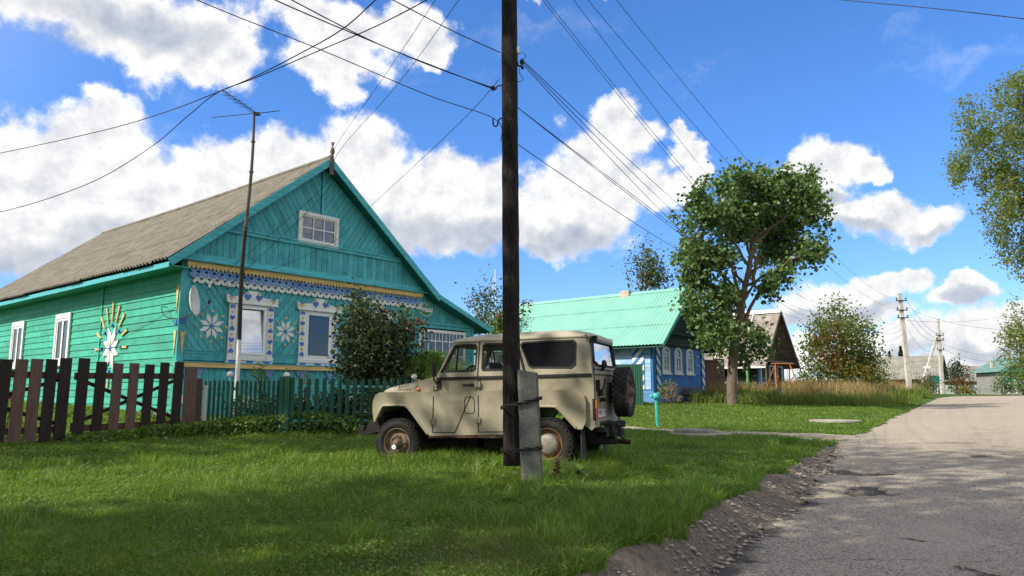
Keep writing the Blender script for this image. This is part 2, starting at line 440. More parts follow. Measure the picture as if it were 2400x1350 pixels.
# left edge of the road, from behind the camera to the crest and on
EDGE = np.array([(-6,-14),(-2.6,-3),(-.9,1.2),(.45,4.2),(1.42,5.85),(3.07,8.49),(4.49,11.13),(6.24,14.59),(7.05,16.4),(8.6,18.6),(10.5,21.6),(16.4,31.1),(26.2,46.8),(30.2,53.2),(33.5,58.5),(39,63.5),(48,67),(70,69.5),(140,71)], float)
LAWN = np.array([(-8,-14),(-4,-3),(-2.2,1.2),(.12,4.2),(.96,5.8),(1.58,6.85),(3.02,9.33),(5.05,13.0),(6.4,15.5),(7.1,16.45)], float)
def sdist(line, x, y):
    # signed distance to a polyline, positive on its left
    x = np.asarray(x, float); y = np.asarray(y, float); best = np.full(x.shape, 1e9); sg = np.ones(x.shape)
    for a, b in zip(line[:-1], line[1:]):
        d = b-a; L2 = d@d; t = np.clip(((x-a[0])*d[0] + (y-a[1])*d[1])/L2, 0, 1)
        dx = x-a[0]-t*d[0]; dy = y-a[1]-t*d[1]; q = np.hypot(dx, dy); cr = d[0]*(y-a[1]) - d[1]*(x-a[0])
        m = q < best - 1e-9; best = np.where(m, q, best); sg = np.where(m, np.sign(cr), sg)
    return best*sg
def vnoise(x, y, f, seed=0):
    # smooth value noise
    X = np.asarray(x)*f; Y = np.asarray(y)*f; xi = np.floor(X).astype(np.int64); yi = np.floor(Y).astype(np.int64)
    def h(a, b):
        n = (a*374761393 + b*668265263 + seed*982451653) & 0x7fffffff; n = ((n ^ (n >> 13))*1274126177) & 0x7fffffff
        return ((n ^ (n >> 16)) & 0xffff)/65535.
    u = X-xi; v = Y-yi; u = u*u*(3-2*u); v = v*v*(3-2*v)
    return (h(xi,yi)*(1-u)+h(xi+1,yi)*u)*(1-v) + (h(xi,yi+1)*(1-u)+h(xi+1,yi+1)*u)*v
PATH = smooth_path([(8.4,17.5,0),(6.4,19.0,0),(4.1,20.0,0),(1.5,21.2,0),(-2,22.4,0),(-5,23,0)], 8); PATHA = np.array([(p.x, p.y) for p in PATH])
def dirt_w(x, y):
    # 1 on the bare bank between lawn and road
    a = sdist(LAWN, x, y) + .28*(vnoise(x, y, 2.2, 5)-.5) + .12*(vnoise(x, y, 7, 6)-.5)
    return np.clip(.5 - a/.16, 0, 1)*(np.asarray(y) < 17.2)
def terrain(x, y, fine=True):
    x = np.asarray(x, float); y = np.asarray(y, float)
    e = sdist(EDGE, x, y); l = sdist(LAWN, x, y); zl = zlawn(x, y); zr = zroad(y) - .03
    near = np.clip((17.5-y)/2, 0, 1)
    w = np.clip(e - l, .05, 9)          # bank width here
    tb = np.clip(e/np.maximum(w, .05), 0, 1)**1.25
    tf = np.clip(e/1.5, 0, 1); tf = tf*tf*(3-2*tf)
    k = near*tb + (1-near)*tf
    right = np.clip((-e-7.0)/6, 0, 1)
    z = zr + (zl-zr)*k + right*.25
    if fine: z = z + (.05*(vnoise(x, y, .9, 1)-.5) + .03*(vnoise(x, y, 2.7, 2)-.5))*np.clip(e/1.0, 0, 1) + .014*(vnoise(x, y, 9, 3)-.5)*np.clip(e/.4, 0, 1)*near
    return z
def T(x, y): return float(terrain(np.array([x]), np.array([y]))[0])
def axis_pts(lo, a, b, hi, step, grow=1.16):
    p = list(np.arange(a, b, step)); s = step; v = p[-1]
    while v < hi: s *= grow; v += s; p.append(v)
    s = step; v = a; q = []
    while v > lo: s *= grow; v -= s; q.append(v)
    return np.array(q[::-1] + p)
xs = axis_pts(-900, -3, 10, 900, .085); ys = axis_pts(-300, 3.2, 21, 1500, .085, 1.12)
GX, GY = np.meshgrid(xs, ys); GZ = terrain(GX, GY)
nx, ny = len(xs), len(ys); ii = (np.arange(ny-1)[:, None]*nx + np.arange(nx-1)[None]).ravel()
gm, t, b = newmat('soil_and_turf')
tc = t.new('ShaderNodeTexCoord').outputs['Object']
n1 = t.noise(tc, 1.3, 6, .65).outputs[0]; n2 = t.noise(tc, 14, 6, .65).outputs[0]; n3 = t.noise(tc, 70, 6, .7).outputs[0]
gcol = t.mix(t.sstep(n1, .35, .65), (.045, .085, .014, 1), (.075, .115, .022, 1)); gcol = t.mix(t.sstep(n2, .45, .75), gcol, (.085, .095, .03, 1))
at_ = t.new('ShaderNodeAttribute', attribute_name='dirt').outputs['Fac']
dcol = t.mix(t.sstep(n2, .3, .7), (.175, .138, .105, 1), (.31, .255, .20, 1)); dcol = t.mix(t.sstep(n3, .54, .66), dcol, (.36, .30, .235, 1)); dcol = t.mix(t.sstep(n3, .44, .34), dcol, (.085, .060, .044, 1))
wn = t.math('MULTIPLY_ADD', t.math('SUBTRACT', n2, .5), .5, at_)
t.l.new(t.mix(t.sstep(wn, .3, .6), gcol, dcol), b.inputs['Base Color']); b.inputs['Roughness'].default_value = .95; b.inputs['Specular IOR Level'].default_value = .1
bp = t.new('ShaderNodeBump', ins={'Strength': 1.0, 'Distance': .05}); t.l.new(t.math('ADD', n2, t.math('MULTIPLY', n3, .7)), bp.inputs['Height']); t.l.new(bp.outputs[0], b.inputs['Normal'])
ground = np_mesh('ground', np.stack([GX.ravel(), GY.ravel(), GZ.ravel()], 1), [np.stack([ii, ii+1, ii+nx+1, ii+nx], 1)], gm, smooth=True)
dw_ = dirt_w(GX, GY)*(sdist(EDGE, GX, GY) > -1)
ground.data.attributes.new('dirt', 'FLOAT', 'POINT').data.foreach_set('value', dw_.ravel().astype(np.float32)); tag(ground, kind='structure')
# ---- road: one sheet that follows the edge line
def arc(line, step):
    P = [np.array(p[:2], float) for p in line]; out = []; 
    for a, b_ in zip(P[:-1], P[1:]):
        n = max(1, int(np.linalg.norm(b_-a)/step)); out += [a+(b_-a)*i/n for i in range(n)]
    return np.array(out+[P[-1]])
sp_ = np.array([(p.x, p.y) for p in smooth_path([(*e, 0) for e in EDGE], 5)])
mid = arc(sp_[(sp_[:, 1] < 30)], .12); far = arc(sp_[(sp_[:, 1] >= 30)], .5); cl = np.concatenate([mid, far])
tg = np.gradient(cl, axis=0); tg /= np.linalg.norm(tg, axis=1)[:, None]; rt = np.stack([tg[:, 1], -tg[:, 0]], 1)
offs = np.concatenate([np.linspace(0, 1.6, 18), np.linspace(1.75, 8.0, 36)])
edge_j = (.16*(vnoise(cl[:, 0], cl[:, 1], 1.1, 11)-.5) + .22*(vnoise(cl[:, 0], cl[:, 1], 3.1, 12)-.5))
k0 = np.clip(1-offs/1.2, 0, 1)[None]*edge_j[:, None]
RX = cl[:, 0][:, None] + rt[:, 0][:, None]*(offs[None]+k0); RY = cl[:, 1][:, None] + rt[:, 1][:, None]*(offs[None]+k0)
RZ = zroad(RY) + .012 + .035*np.sin(np.clip(offs/8, 0, 1)*math.pi)[None] + (.02*(vnoise(RX, RY, .8, 14)-.5) + .012*(vnoise(RX, RY, 2.5, 15)-.5) + .006*(vnoise(RX, RY, 11, 16)-.5))*np.clip((26-RY)/12, .05, 1)
def hole(cx, cy, rx, ry, d, an=0):   # pothole: a worn hollow in the asphalt
    c, s = math.cos(an), math.sin(an); u = ((RX-cx)*c+(RY-cy)*s)/rx; v = (-(RX-cx)*s+(RY-cy)*c)/ry
    return d*np.clip((1.0-np.hypot(u, v)+.9*(vnoise(RX, RY, 3.2, 21)-.5)+.5*(vnoise(RX, RY, 8, 22)-.5))*4, 0, 1)
HOLES = [(5.35,11.5,.75,.28,.05,.1),(4.55,9.9,.5,.3,.045,.9),(8.4,13.6,1.0,.22,.03,.1),(9.6,16.3,1.3,.3,.03,0)]
hz = sum(hole(*h) for h in HOLES); RZ = RZ - hz
n_, m_ = RX.shape; jj = (np.arange(n_-1)[:, None]*m_ + np.arange(m_-1)[None]).ravel()
rm, t, b = newmat('worn_asphalt')
tc = t.new('ShaderNodeTexCoord').outputs['Object']
big = t.noise(tc, .35, 5, .6).outputs[0]; med = t.noise(tc, 2.2, 6, .65).outputs[0]; fin = t.noise(tc, 38, 5, .7).outputs[0]
vor = t.new('ShaderNodeTexVoronoi', ins={'Scale': 34.0, 'Randomness': 1.0}); t.l.new(tc, vor.inputs['Vector'])
vor2 = t.new('ShaderNodeTexVoronoi', ins={'Scale': 78.0}); t.l.new(tc, vor2.inputs['Vector'])
stone = t.new('ShaderNodeSeparateColor'); t.l.new(vor.outputs['Color'], stone.inputs[0])
stone2 = t.new('ShaderNodeSeparateColor'); t.l.new(vor2.outputs['Color'], stone2.inputs[0])
ac = t.mix(t.sstep(med, .35, .68), (.275, .225, .172, 1), (.41, .342, .268, 1))
ac = t.mix(t.sstep(big, .42, .6), ac, (.40, .325, .25, 1))
ac = t.mix(t.math('MULTIPLY', t.sstep(stone.outputs[0], .62, .75), t.sstep(vor.outputs['Distance'], .42, .28)), ac, (.36, .33, .29, 1))
ac = t.mix(t.math('MULTIPLY', t.sstep(stone2.outputs[1], .55, .7), .8), ac, (.095, .084, .074, 1))
ac = t.mix(t.math('MULTIPLY', t.sstep(stone2.outputs[0], .75, .85), .8), ac, (.42, .39, .34, 1))
wa = t.new('ShaderNodeAttribute', attribute_name='tar').outputs['Fac']
ac = t.mix(t.sstep(t.math('MULTIPLY_ADD', t.math('SUBTRACT', med, .5), 1.6, wa), .35, .7), ac, (.075, .068, .062, 1))
du = t.new('ShaderNodeAttribute', attribute_name='dust').outputs['Fac']
ac = t.mix(t.math('MULTIPLY', t.sstep(t.math('MULTIPLY_ADD', t.math('SUBTRACT', med, .5), 1.3, du), .25, .95), .55), ac, (.40, .345, .275, 1))
ac = t.mix(t.math('MULTIPLY', t.sstep(fin, .56, .7), .35), ac, (.05, .046, .043, 1))
wv = t.vmath('ADD', tc, t.vmath('MULTIPLY', t.noise(tc, 1.5, 4, .6).outputs['Color'], (.9, .9, 0)))
ck = t.new('ShaderNodeTexVoronoi', feature='DISTANCE_TO_EDGE', ins={'Scale': .55}); t.l.new(wv, ck.inputs['Vector'])
ac = t.mix(t.math('MULTIPLY', t.sstep(ck.outputs['Distance'], .012, .002), t.sstep(med, .50, .62)), ac, (.055, .048, .042, 1))
t.l.new(ac, b.inputs['Base Color']); b.inputs['Roughness'].default_value = .9; b.inputs['Specular IOR Level'].default_value = .2
hgt = t.math('SUBTRACT', t.math('MULTIPLY', fin, .9), t.math('MULTIPLY', vor.outputs['Distance'], .8))
bp = t.new('ShaderNodeBump', ins={'Strength': .8, 'Distance': .02}); t.l.new(hgt, bp.inputs['Height']); t.l.new(bp.outputs[0], b.inputs['Normal'])
road = np_mesh('road', np.stack([RX.ravel(), RY.ravel(), RZ.ravel()], 1), [np.stack([jj, jj+m_, jj+m_+1, jj+1], 1)], rm, smooth=True)
tar = np.clip(.62-offs/.8, 0, 1)[None]*np.clip((15.5-RY)/2, 0, 1) * np.ones_like(RX) + np.clip(hz*22, 0, 1)*.95
tar = np.where(RX+RY > -50, tar, 0)
dust = np.clip((RY-10.0)/14, 0, .85) + .35*np.exp(-((offs[None]-1.6)/.5)**2) + .35*np.exp(-((offs[None]-4.0)/.6)**2) + .5*np.clip((4.2-np.hypot(RX-3.6, RY-7.2)*3.2)/3, 0, 1)
for nme, a in (('tar', tar), ('dust', dust)):
    road.data.attributes.new(nme, 'FLOAT', 'POINT').data.foreach_set('value', a.ravel().astype(np.float32))
tag(road, kind='structure')
# ---- gravel footpath from the road to the houses
pa = arc(PATHA, .2); tg = np.gradient(pa, axis=0); tg /= np.linalg.norm(tg, axis=1)[:, None]; rt = np.stack([tg[:, 1], -tg[:, 0]], 1)
wid = np.interp(np.arange(len(pa)), [0, 6, 14, len(pa)], [2.8, 1.5, 1.05, .7])[:, None]
o2 = np.linspace(-.5, .5, 9)[None]; jit = 1 + .5*(vnoise(pa[:, 0], pa[:, 1], 1.4, 31)[:, None]-.5)
PX = pa[:, 0][:, None] + rt[:, 0][:, None]*o2*wid*jit; PYY = pa[:, 1][:, None] + rt[:, 1][:, None]*o2*wid*jit
PZ = terrain(PX, PYY) + .022 - .02*(np.abs(o2)*2)**4
jp = (np.arange(len(pa)-1)[:, None]*9 + np.arange(8)[None]).ravel()
pm = mat('path_gravel', (.36, .305, .235), rough=.95, var=.3, scale=9, bump=.6, bscale=70, grime=(.16, .13, .09), gscale=2.2, gthr=.6)
foot = np_mesh('path', np.stack([PX.ravel(), PYY.ravel(), PZ.ravel()], 1), [np.stack([jp, jp+9, jp+10, jp+1], 1)], pm, smooth=True); tag(foot, kind='structure')
def on_path(x, y):
    d = np.abs(sdist(PATHA, x, y)); return d < .42 + .30*np.clip((np.asarray(x)-5.5)/2.5, 0, 1)
# ---- loose stones of the roadside
def stones(name, n, samp, smin, smax, mt):
    base = np.array([(1,0,0),(-1,0,0),(0,1,0),(0,-1,0),(0,0,.7),(0,0,-.7),(.6,.6,.4),(-.6,.6,.4),(-.6,-.6,.4),(.6,-.6,.4)], float)
    fc = np.array([(4,6,9),(4,7,6),(4,8,7),(4,9,8),(0,6,2),(6,0,9)[::1],(2,6,7),(2,7,1),(1,7,8),(1,8,3),(3,8,9),(3,9,0),(0,6,9)])
    fc = np.array([(4,9,6),(4,6,7),(4,7,8),(4,8,9),(0,6,9),(0,2,6),(2,7,6),(2,1,7),(1,8,7),(1,3,8),(3,9,8),(3,0,9)])
    x, y = samp(n); n = len(x); z = np.maximum(terrain(x, y), np.where(sdist(EDGE, x, y) < 0, zroad(y)+.012, -9))
    s = smin*(smax/smin)**(rng.random(n)**3.0)
    V = base[None]*rng.uniform(.6, 1.25, (n, 10, 1))*s[:, None, None]*rng.uniform(.6, 1.15, (n, 1, 3))
    a = rng.uniform(0, 6.28, n); c, s_ = np.cos(a)[:, None], np.sin(a)[:, None]
    X = V[..., 0]*c - V[..., 1]*s_ + x[:, None]; Y = V[..., 0]*s_ + V[..., 1]*c + y[:, None]; Z = V[..., 2]*.8 + z[:, None] + s[:, None]*.15
    F = (fc[None] + (np.arange(n)*10)[:, None, None]).reshape(-1, 3)
    o = np_mesh(name, np.stack([X, Y, Z], -1).reshape(-1, 3), [F], mt, smooth=True); return tag(o, kind='stuff')
sm_, t, b = newmat('pebble')
gI = t.new('ShaderNodeNewGeometry').outputs['Random Per Island']
cst = t.ramp(gI, [(0, (.26,.22,.18)), (.25, (.40,.35,.29)), (.45, (.17,.15,.13)), (.6, (.30,.23,.17)), (.75, (.46,.41,.34)), (.9, (.22,.18,.15)), (1, (.55,.51,.45))])
tcx = t.new('ShaderNodeTexCoord').outputs['Object']; nn = t.noise(tcx, 60, 4).outputs[0]
t.l.new(t.mix(1.0, cst, t.ramp(nn, [(.2, .6), (.8, 1.15)]), 'MULTIPLY'), b.inputs['Base Color']); b.inputs['Roughness'].default_value = .85
def samp_bank(n):
    k = rng.integers(0, len(mid), n*3); o = np.where(rng.random(n*3) < .6, rng.uniform(-.75, .1, n*3), rng.normal(-.15, .22, n*3))
    tgm = np.gradient(mid, axis=0); tgm /= np.linalg.norm(tgm, axis=1)[:, None]
    x = mid[k, 0] + tgm[k, 1]*o; y = mid[k, 1] - tgm[k, 0]*o
    m = (y > 3.5) & (y < 17) & (vnoise(x, y, 1.8, 41) > .22) & (sdist(LAWN, x, y) < -.02) & (rng.random(n*3) < np.clip((18-y)/8, .25, 1)); return x[m][:n], y[m][:n]
def samp_road(n):
    k = rng.integers(0, len(mid), n*3); o = np.abs(rng.normal(0, 2.2, n*3)); tgm = np.gradient(mid, axis=0); tgm /= np.linalg.norm(tgm, axis=1)[:, None]
    x = mid[k, 0] + tgm[k, 1]*o; y = mid[k, 1] - tgm[k, 0]*o; m = (y > 3.5) & (y < 26) & (o < 7.5); return x[m][:n], y[m][:n]
stones('roadside_gravel', 13000, samp_bank, .004, .048, sm_)
stones('loose_gravel', 5200, samp_road, .005, .017, sm_)
# ------------------------------------------------------------------ materials shared by the buildings
ROT = R(50)
TEAL = (.078,.39,.43)
m_teal = wood('teal_paint', TEAL, 'z', wear=(.012,.10,.13), wthr=.66, wscale=5, grime=(.05,.30,.36), gscale=3)
m_tealx = wood('teal_paint_rail', (.075,.40,.46), 'x', wear=(.10,.16,.17), wthr=.69, wscale=4)
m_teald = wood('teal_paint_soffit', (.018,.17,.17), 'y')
m_green = wood('green_paint', (.042,.36,.26), 'y', wear=(.11,.40,.33), wthr=.66, wscale=4, var=.16, grime=(.04,.28,.20), gscale=1.5)
m_gap = mat('dark_gap', (.008,.03,.03), rough=.9, bump=0)
m_white = mat('white_paint', (.72,.72,.70), rough=.5, var=.06, grime=(.55,.55,.53), gscale=5, gthr=.62)
m_pvc = mat('white_plastic', (.80,.80,.79), rough=.3, var=.02, bump=0)
m_blue = mat('blue_paint', (.055,.16,.52), rough=.55, var=.18)
m_lblue = mat('light_blue_paint', (.13,.26,.60), rough=.55, var=.2, col2=(.22,.36,.66))
m_yellow = wood('ochre_paint', (.66,.46,.19), 'x', wear=(.48,.34,.17), wthr=.68, wscale=5)
m_slate = mat('grey_asbestos_sheet', (.168,.152,.128), rough=.95, var=.15, scale=2.2, grime=(.10,.09,.07), gscale=5, gthr=.60, bump=.3, bscale=60, col2=(.225,.205,.172))
m_glass = glass('window_glass', refl=.03, alpha=.45)
m_glassb = glass('window_glass_bright', refl=.5, alpha=.1, base=(.02,.03,.06))
m_curtain = mat('lace_curtain', (.55,.55,.52), rough=.9, var=.2, scale=14)
m_dark = mat('dark_interior', (.012,.013,.015), rough=.9, bump=0)
m_grey = mat('weathered_grey_wood', (.15,.13,.11), rough=.9, var=.3, stretch=(6,6,.8), scale=4, bump=.4)
m_brick = mat('foundation_stone', (.30,.25,.20), rough=.95, var=.3, scale=5, bump=.5)
m_metal = mat('galvanised_metal', (.32,.33,.34), rough=.5, var=.2, metal=.6)
m_iron = mat('dark_iron', (.03,.03,.032), rough=.6, var=.3)
# ------------------------------------------------------------------ the teal house
HX, HY, HZ = -8.44, 18.72, 2.32      # left front corner at the level of the lower trim
HW, HL = 8.27, 15.6; ZB = -1.55; ZE = 2.55
house = empty('wooden_house', (HX, HY, HZ), ROT, 'teal plank house with star carvings, sunlit green side wall and grey corrugated roof', 'house')
# main walls: backing, then boards
w = MB(); w.box(.03, HW-.03, .03, HL, ZB, 2.6); w.build('inner_wall', m_gap, house)
def rect(x0, x1, z0, z1): return [(x0,z0),(x1,z0),(x1,z1),(x0,z1)]
WIN = [(1.31, 2.65), (3.50, 4.84), (5.69, 7.03)]; WZ0, WZ1 = .14, 1.66
f = MB()
cuts = [.16, 1.31, 2.65, 3.50, 4.84, 5.69, 7.03, HW-.16]; A = R(52)
for i, sgn in ((0, -1), (2, 1), (4, -1), (6, 1)):
    boards(f, rect(cuts[i], cuts[i+1], .30, 2.05), sgn*A, .155, .010)
    boards(f, rect(cuts[i], cuts[i+1], .06, .29), 0, .23, .006)
for a, b_ in WIN: boards(f, rect(a, b_, WZ1, 2.05), R(52), .155, .01)
boards(f, rect(.16, HW-.16, 2.055, 2.56), 0, .16, .01)
boards(f, rect(.0, HW, ZB, -.12), R(90), .17, .012)
f.build('front_cladding', m_teal, house)
s = MB()   # side wall clapboards, each lapped over the one below
z = ZB + .28
while z < 2.5:
    y = .14
    while y < HL:
        L = min(HL - y, random.choice([3.6, 4.4, 5.2])); a = z; b_ = z+.205
        s.add([(-.012,y,a),(-.012,y+L-.004,a),(.012,y+L-.004,b_),(.012,y,b_),(.03,y,a),(.03,y+L-.004,a),(.03,y+L-.004,b_),(.03,y,b_)],
              [(0,3,2,1),(0,1,5,4),(3,7,6,2),(0,4,7,3),(1,2,6,5)]); y += L
    z += .20
s.build('side_cladding', m_green, house)
for bx, mt_ in (((-.03,.15,-.035,-.0,ZB,2.6), m_teal), ((-.03,-.005,.002,.14,ZB,2.6), m_green), ((HW-.15,HW+.02,-.035,0,ZB,2.6), m_teal), ((-.032,-.008,4.75,4.83,ZB,2.5), m_green)):
    c = MB(); c.box(*bx); c.build('corner_board', mt_, house)
b_ = MB(); b_.box(-.06, 0, -.02, HL, ZB-.6, ZB+.27); b_.box(-.02, 11, -.03, .02, ZB-.6, ZB); b_.build('foundation', m_brick, house)
# lower and upper ochre trims
tr = MB(); tr.box(-.06, HW+.02, -.13, -.035, -.12, .0, 0); tr.box(-.06, HW+.02, -.15, -.036, .004, .03, 1); tr.build('lower_trim', [m_yellow, m_tealx], house)
zz = MB(); zz.box(.05, HW-.02, -.17, -.13, 2.47, 2.585)
x = .05
while x < HW-.10:
    zz.prism([(x,2.4695),(x+.11,2.4695),(x+.055,2.395)], -.168, -.132); x += .113
zz.build('zigzag_trim', m_yellow, house)
# two rows of fretwork crosses under the eave
def cross(mb, cx, cz, r, y0, y1, m):
    for k in range(4):
        a = R(45+90*k); d = Vector((math.cos(a), math.sin(a))); p = Vector((-d.y, d.x))
        pts = [p*.018, d*r*.5+p*.044, d*r*.9+p*.036, d*r*1.05, d*r*.9-p*.036, d*r*.5-p*.044, -p*.018]
        mb.prism([(cx+q.x, cz+q.y) for q in pts], y0, y1, 'y', m)
fz = MB(); n = 37; st = (HW-.25)/n
for i in range(n):
    x = .16 + st*(i+.5)
    cross(fz, x, 2.335, .15, -.110, -.090, 1)
    cross(fz, x+st*.5, 2.165, .15, -.085, -.065, 0)
    for q in range(6):   # scalloped band joining the crosses
        t0 = q/6; t1 = (q+1)/6
        g0 = .055*math.sin(math.pi*t0); g1 = .055*math.sin(math.pi*t1); xx = x - st*.5
        fz.add([(xx+st*t0,-.088,2.255-g0*.8),(xx+st*t1,-.088,2.255-g1*.8),(xx+st*t1,-.088,2.232-g1),(xx+st*t0,-.088,2.232-g0)], [(0,1,2,3)], 1)
fz.build('carved_frieze', [m_white, m_lblue], house)
# gable: vertical band, then two diagonal fields round the attic window
RZ_, RX_ = 6.20, 4.10; SL = (RZ_-2.52)/(RX_+.6); zt = lambda x: RZ_ - .16 - SL*abs(x-RX_)
gb = MB(); YG = -.10
gb.prism([(-.35, 2.62), (HW+.35, 2.62), (RX_, zt(RX_))], YG+.02, YG+.06, 'y', 1)
tri = [(-.30, 2.62), (HW+.30, 2.62), (RX_, zt(RX_)-.03)]
band = clip_poly(clip_poly(tri, (0, 1), 3.50), (0, -1), -2.80); boards(gb, band, R(90), .19, .011, YG-.01, YG+.018)
up = clip_poly(tri, (0, -1), -3.62)
boards(gb, clip_poly(up, (1, 0), RX_-.06), R(-56), .165, .011, YG-.01, YG+.018); boards(gb, clip_poly(up, (-1, 0), -RX_-.06), R(56), .165, .011, YG-.01, YG+.018)
gb.build('gable', [m_teal, m_gap], house)
gt = MB(); gt.bar((RX_, YG-.03, 4.55), (RX_, YG-.03, 5.95), .04, .09, 0, up=(1,0,0))
gt.box(.75, HW-.75, YG-.07, YG-.012, 3.50, 3.60); gt.box(.68, HW-.68, YG-.10, YG-.013, 3.602, 3.63)
gt.box(-.22, HW+.22, YG-.035, YG-.012, 2.62, 2.80); gt.box(-.45, HW+.40, -.26, -.0, 2.59, 2.618)
gt.build('gable_trim', m_tealx, house)
# attic window, with nothing but dusk behind it
def frame_rect(mb, x0, x1, z0, z1, w, y0, y1, m=0):
    mb.box(x0, x1, y0, y1, z0, z0+w, m); mb.box(x0, x1, y0, y1, z1-w, z1, m); mb.box(x0, x0+w, y0, y1, z0+w, z1-w, m); mb.box(x1-w, x1, y0, y1, z0+w, z1-w, m)
aw = MB(); frame_rect(aw, 3.26, 4.68, 3.575, 4.525, .10, YG-.09, YG+.01); frame_rect(aw, 3.362, 4.578, 3.677, 4.423, .045, YG-.065, YG+.01)
for q in (1, 2): aw.box(3.40+q*.38-.016, 3.40+q*.38+.016, YG-.06, YG, 3.72, 4.378)
aw.box(3.405, 4.535, YG-.062, YG, 4.03, 4.07); awo = aw.build('attic_window', m_white, house)
pn = MB(); pn.box(3.40, 4.54, YG-.035, YG-.03, 3.70, 4.40); pn.build('pane', glass('attic_glass', refl=.10, alpha=.0, base=(.012,.018,.05)), awo)
# three street windows in carved white surrounds
def heart(mb, x, z, r, y0, y1, m, up=1):
    P = [(0,-1),(.95,-.1),(.95,.35),(.5,.75),(0,.35),(-.5,.75),(-.95,.35),(-.95,-.1)]
    mb.prism([(x+p[0]*r, z+up*p[1]*r) for p in P], y0, y1, 'y', m)
def diamond(mb, x, z, r, y0, y1, m): mb.prism([(x-r,z-r),(x+r,z-r),(x+r,z+r),(x-r,z+r)], y0, y1, 'y', m)
for wi, (a, b_) in enumerate(WIN):
    mb = MB(); c = (a+b_)/2
    mb.box(a, a+.19, -.075, -.03, .03, 1.66); mb.box(b_-.19, b_, -.075, -.03, .03, 1.66)
    mb.box(a-.02, b_+.02, -.10, -.03, .10, .19); mb.box(a-.03, b_+.03, -.065, -.03, .03, .099)
    cor = [(a-.09,1.66),(b_+.09,1.66),(b_+.11,1.86),(b_-.02,1.80),(c+.30,1.84),(c+.16,1.99),(c-.16,1.99),(c-.30,1.84),(a+.02,1.80),(a-.11,1.86)]
    mb.prism(cor, -.105, -.03); mb.box(a-.10, b_+.10, -.135, -.106, 1.62, 1.66)
    wo = mb.build('window', m_white, house)
    def orn(name, mt_, fn):
        q_ = MB(); fn(q_); q_.build(name, mt_, wo)
    for sx in (a+.095, b_-.095):
        for q in range(5):
            orn('heart', m_blue, lambda k_: heart(k_, sx, .34+q*.30, .075, -.095, -.0755, 0, 1 if q % 2 else -1))
            orn('square_stud', m_yellow, lambda k_: diamond(k_, sx, .49+q*.30 if q < 4 else 1.60, .027, -.10, -.0755, 0))
    for sx in (c-.17, c+.17):
        orn('heart', m_blue, lambda k_: heart(k_, sx, 1.83, .10, -.125, -.1055, 0)); orn('square_stud', m_yellow, lambda k_: diamond(k_, sx, 1.945, .03, -.13, -.1055, 0))
    for sx in (a+.04, b_-.04):
        orn('chevron', m_yellow, lambda k_: k_.prism([(sx-.10,1.80),(sx-.07,1.80),(sx,1.735),(sx+.07,1.80),(sx+.10,1.80),(sx,1.69)], -.125, -.1055)); orn('heart', m_blue, lambda k_: heart(k_, sx, 1.805, .035, -.125, -.1055, 0))
    for x in (c-.52, c, c+.52):
        def tongue(k_):
            z_ = .098
            for hw, h in ((.11, .035), (.07, .03), (.035, .03)): k_.box(x-hw, x+hw, -.09, -.066, z_-h, z_); z_ -= h
        orn('stepped_tongue', m_blue, tongue)
    mb = MB(); frame_rect(mb, a+.192, b_-.192, .192, 1.618, .055, -.055, -.015)
    frame_rect(mb, a+.25, b_-.25, .25, 1.56, .06, -.065 if wi else -.09, -.02); mb.build('sash', m_pvc, wo)
    mb = MB(); y_b, y_t = (-.085, .020) if wi == 0 else (-.045, -.045); mb.add([(a+.29,y_b,.29),(b_-.29,y_b,.29),(b_-.29,y_t,1.53),(a+.29,y_t,1.53)], [(0,1,2,3)]); mb.build('pane', m_glassb if wi == 0 else glass('street_window_glass', refl=.03, alpha=.3, base=(.01,.012,.018)), wo)
    if wi == 2:
        mb = MB(); mb.grid([[(a+.29+(b_-a-.58)*i/40, .0+.008*math.sin(i*1.7), zz_) for i in range(41)] for zz_ in (.29, 1.53)]); mb.build('curtain', m_curtain, wo)
# star rosettes
def star(mb, x, z, r, y, sq=1):
    for k in range(8):
        a = R(22.5+45*k); d = Vector((math.cos(a), math.sin(a))); p = Vector((-d.y, d.x))
        mb.prism([(x+q.x*r, z+q.y*r) for q in (d*.12, d*.62+p*.20, d*1.0-p*.0, d*.55-p*.17)], y-.022, y, 'y', 0)
        if sq:
            e = Vector((math.cos(R(45*k)), math.sin(R(45*k))))*r*1.12; diamond(mb, x+e.x, z+e.y, r*.085, y-.03, y, 1)
    diamond(mb, x, z, r*.12, y-.03, y, 2)
for x, r in ((.86, .36), (3.07, .34), (5.26, .34), (7.50, .34)):
    mb = MB(); star(mb, x, .96, r, -.012); mb.build('star_ornament', [m_white, m_yellow, m_blue], house)
# wedge ornaments at the corner, stepped tongues below the trim
mb = MB(); mb.prism([(.09,.17),(.15,.78),(.09,.74),(.03,.78)], -.06, -.036, 'y', 0); mb.box(.03,.16,-.06,-.036,.98,1.12,1); mb.build('wedge_ornament', [m_yellow, m_blue], house)
MS = Matrix(((0,-1,0,0),(1,0,0,0),(0,0,1,0),(0,0,0,1)))  # turns front-wall shapes onto the side wall: (x,y,z)->( -y.., x)
def side_prism(mb, poly, d0, d1, m): mb.prism(poly, -d1, -d0, 'x', m)
mb = MB(); side_prism(mb, [(.07,.17),(.0+.13,.80),(.07,.76),(.01,.80)], .032, .055, 0); side_prism(mb, [(.07,1.15+.1),(.13,1.95),(.07,1.88),(.01,1.95)], .032, .055, 0); side_prism(mb, rect(.02,.13,.93,1.07), .032, .055, 1)
mb.build('wedge_ornament', [m_yellow, m_blue], house)
for i in range(8):
    mb = MB(); x = .55 + i*1.02
    for k_, hw in enumerate((.17, .13, .085, .045)): mb.box(x-hw, x+hw, -.06, -.036, -.125-.06*(k_+1), -.125-.06*k_)
    mb.build('stepped_ornament', m_lblue, house)
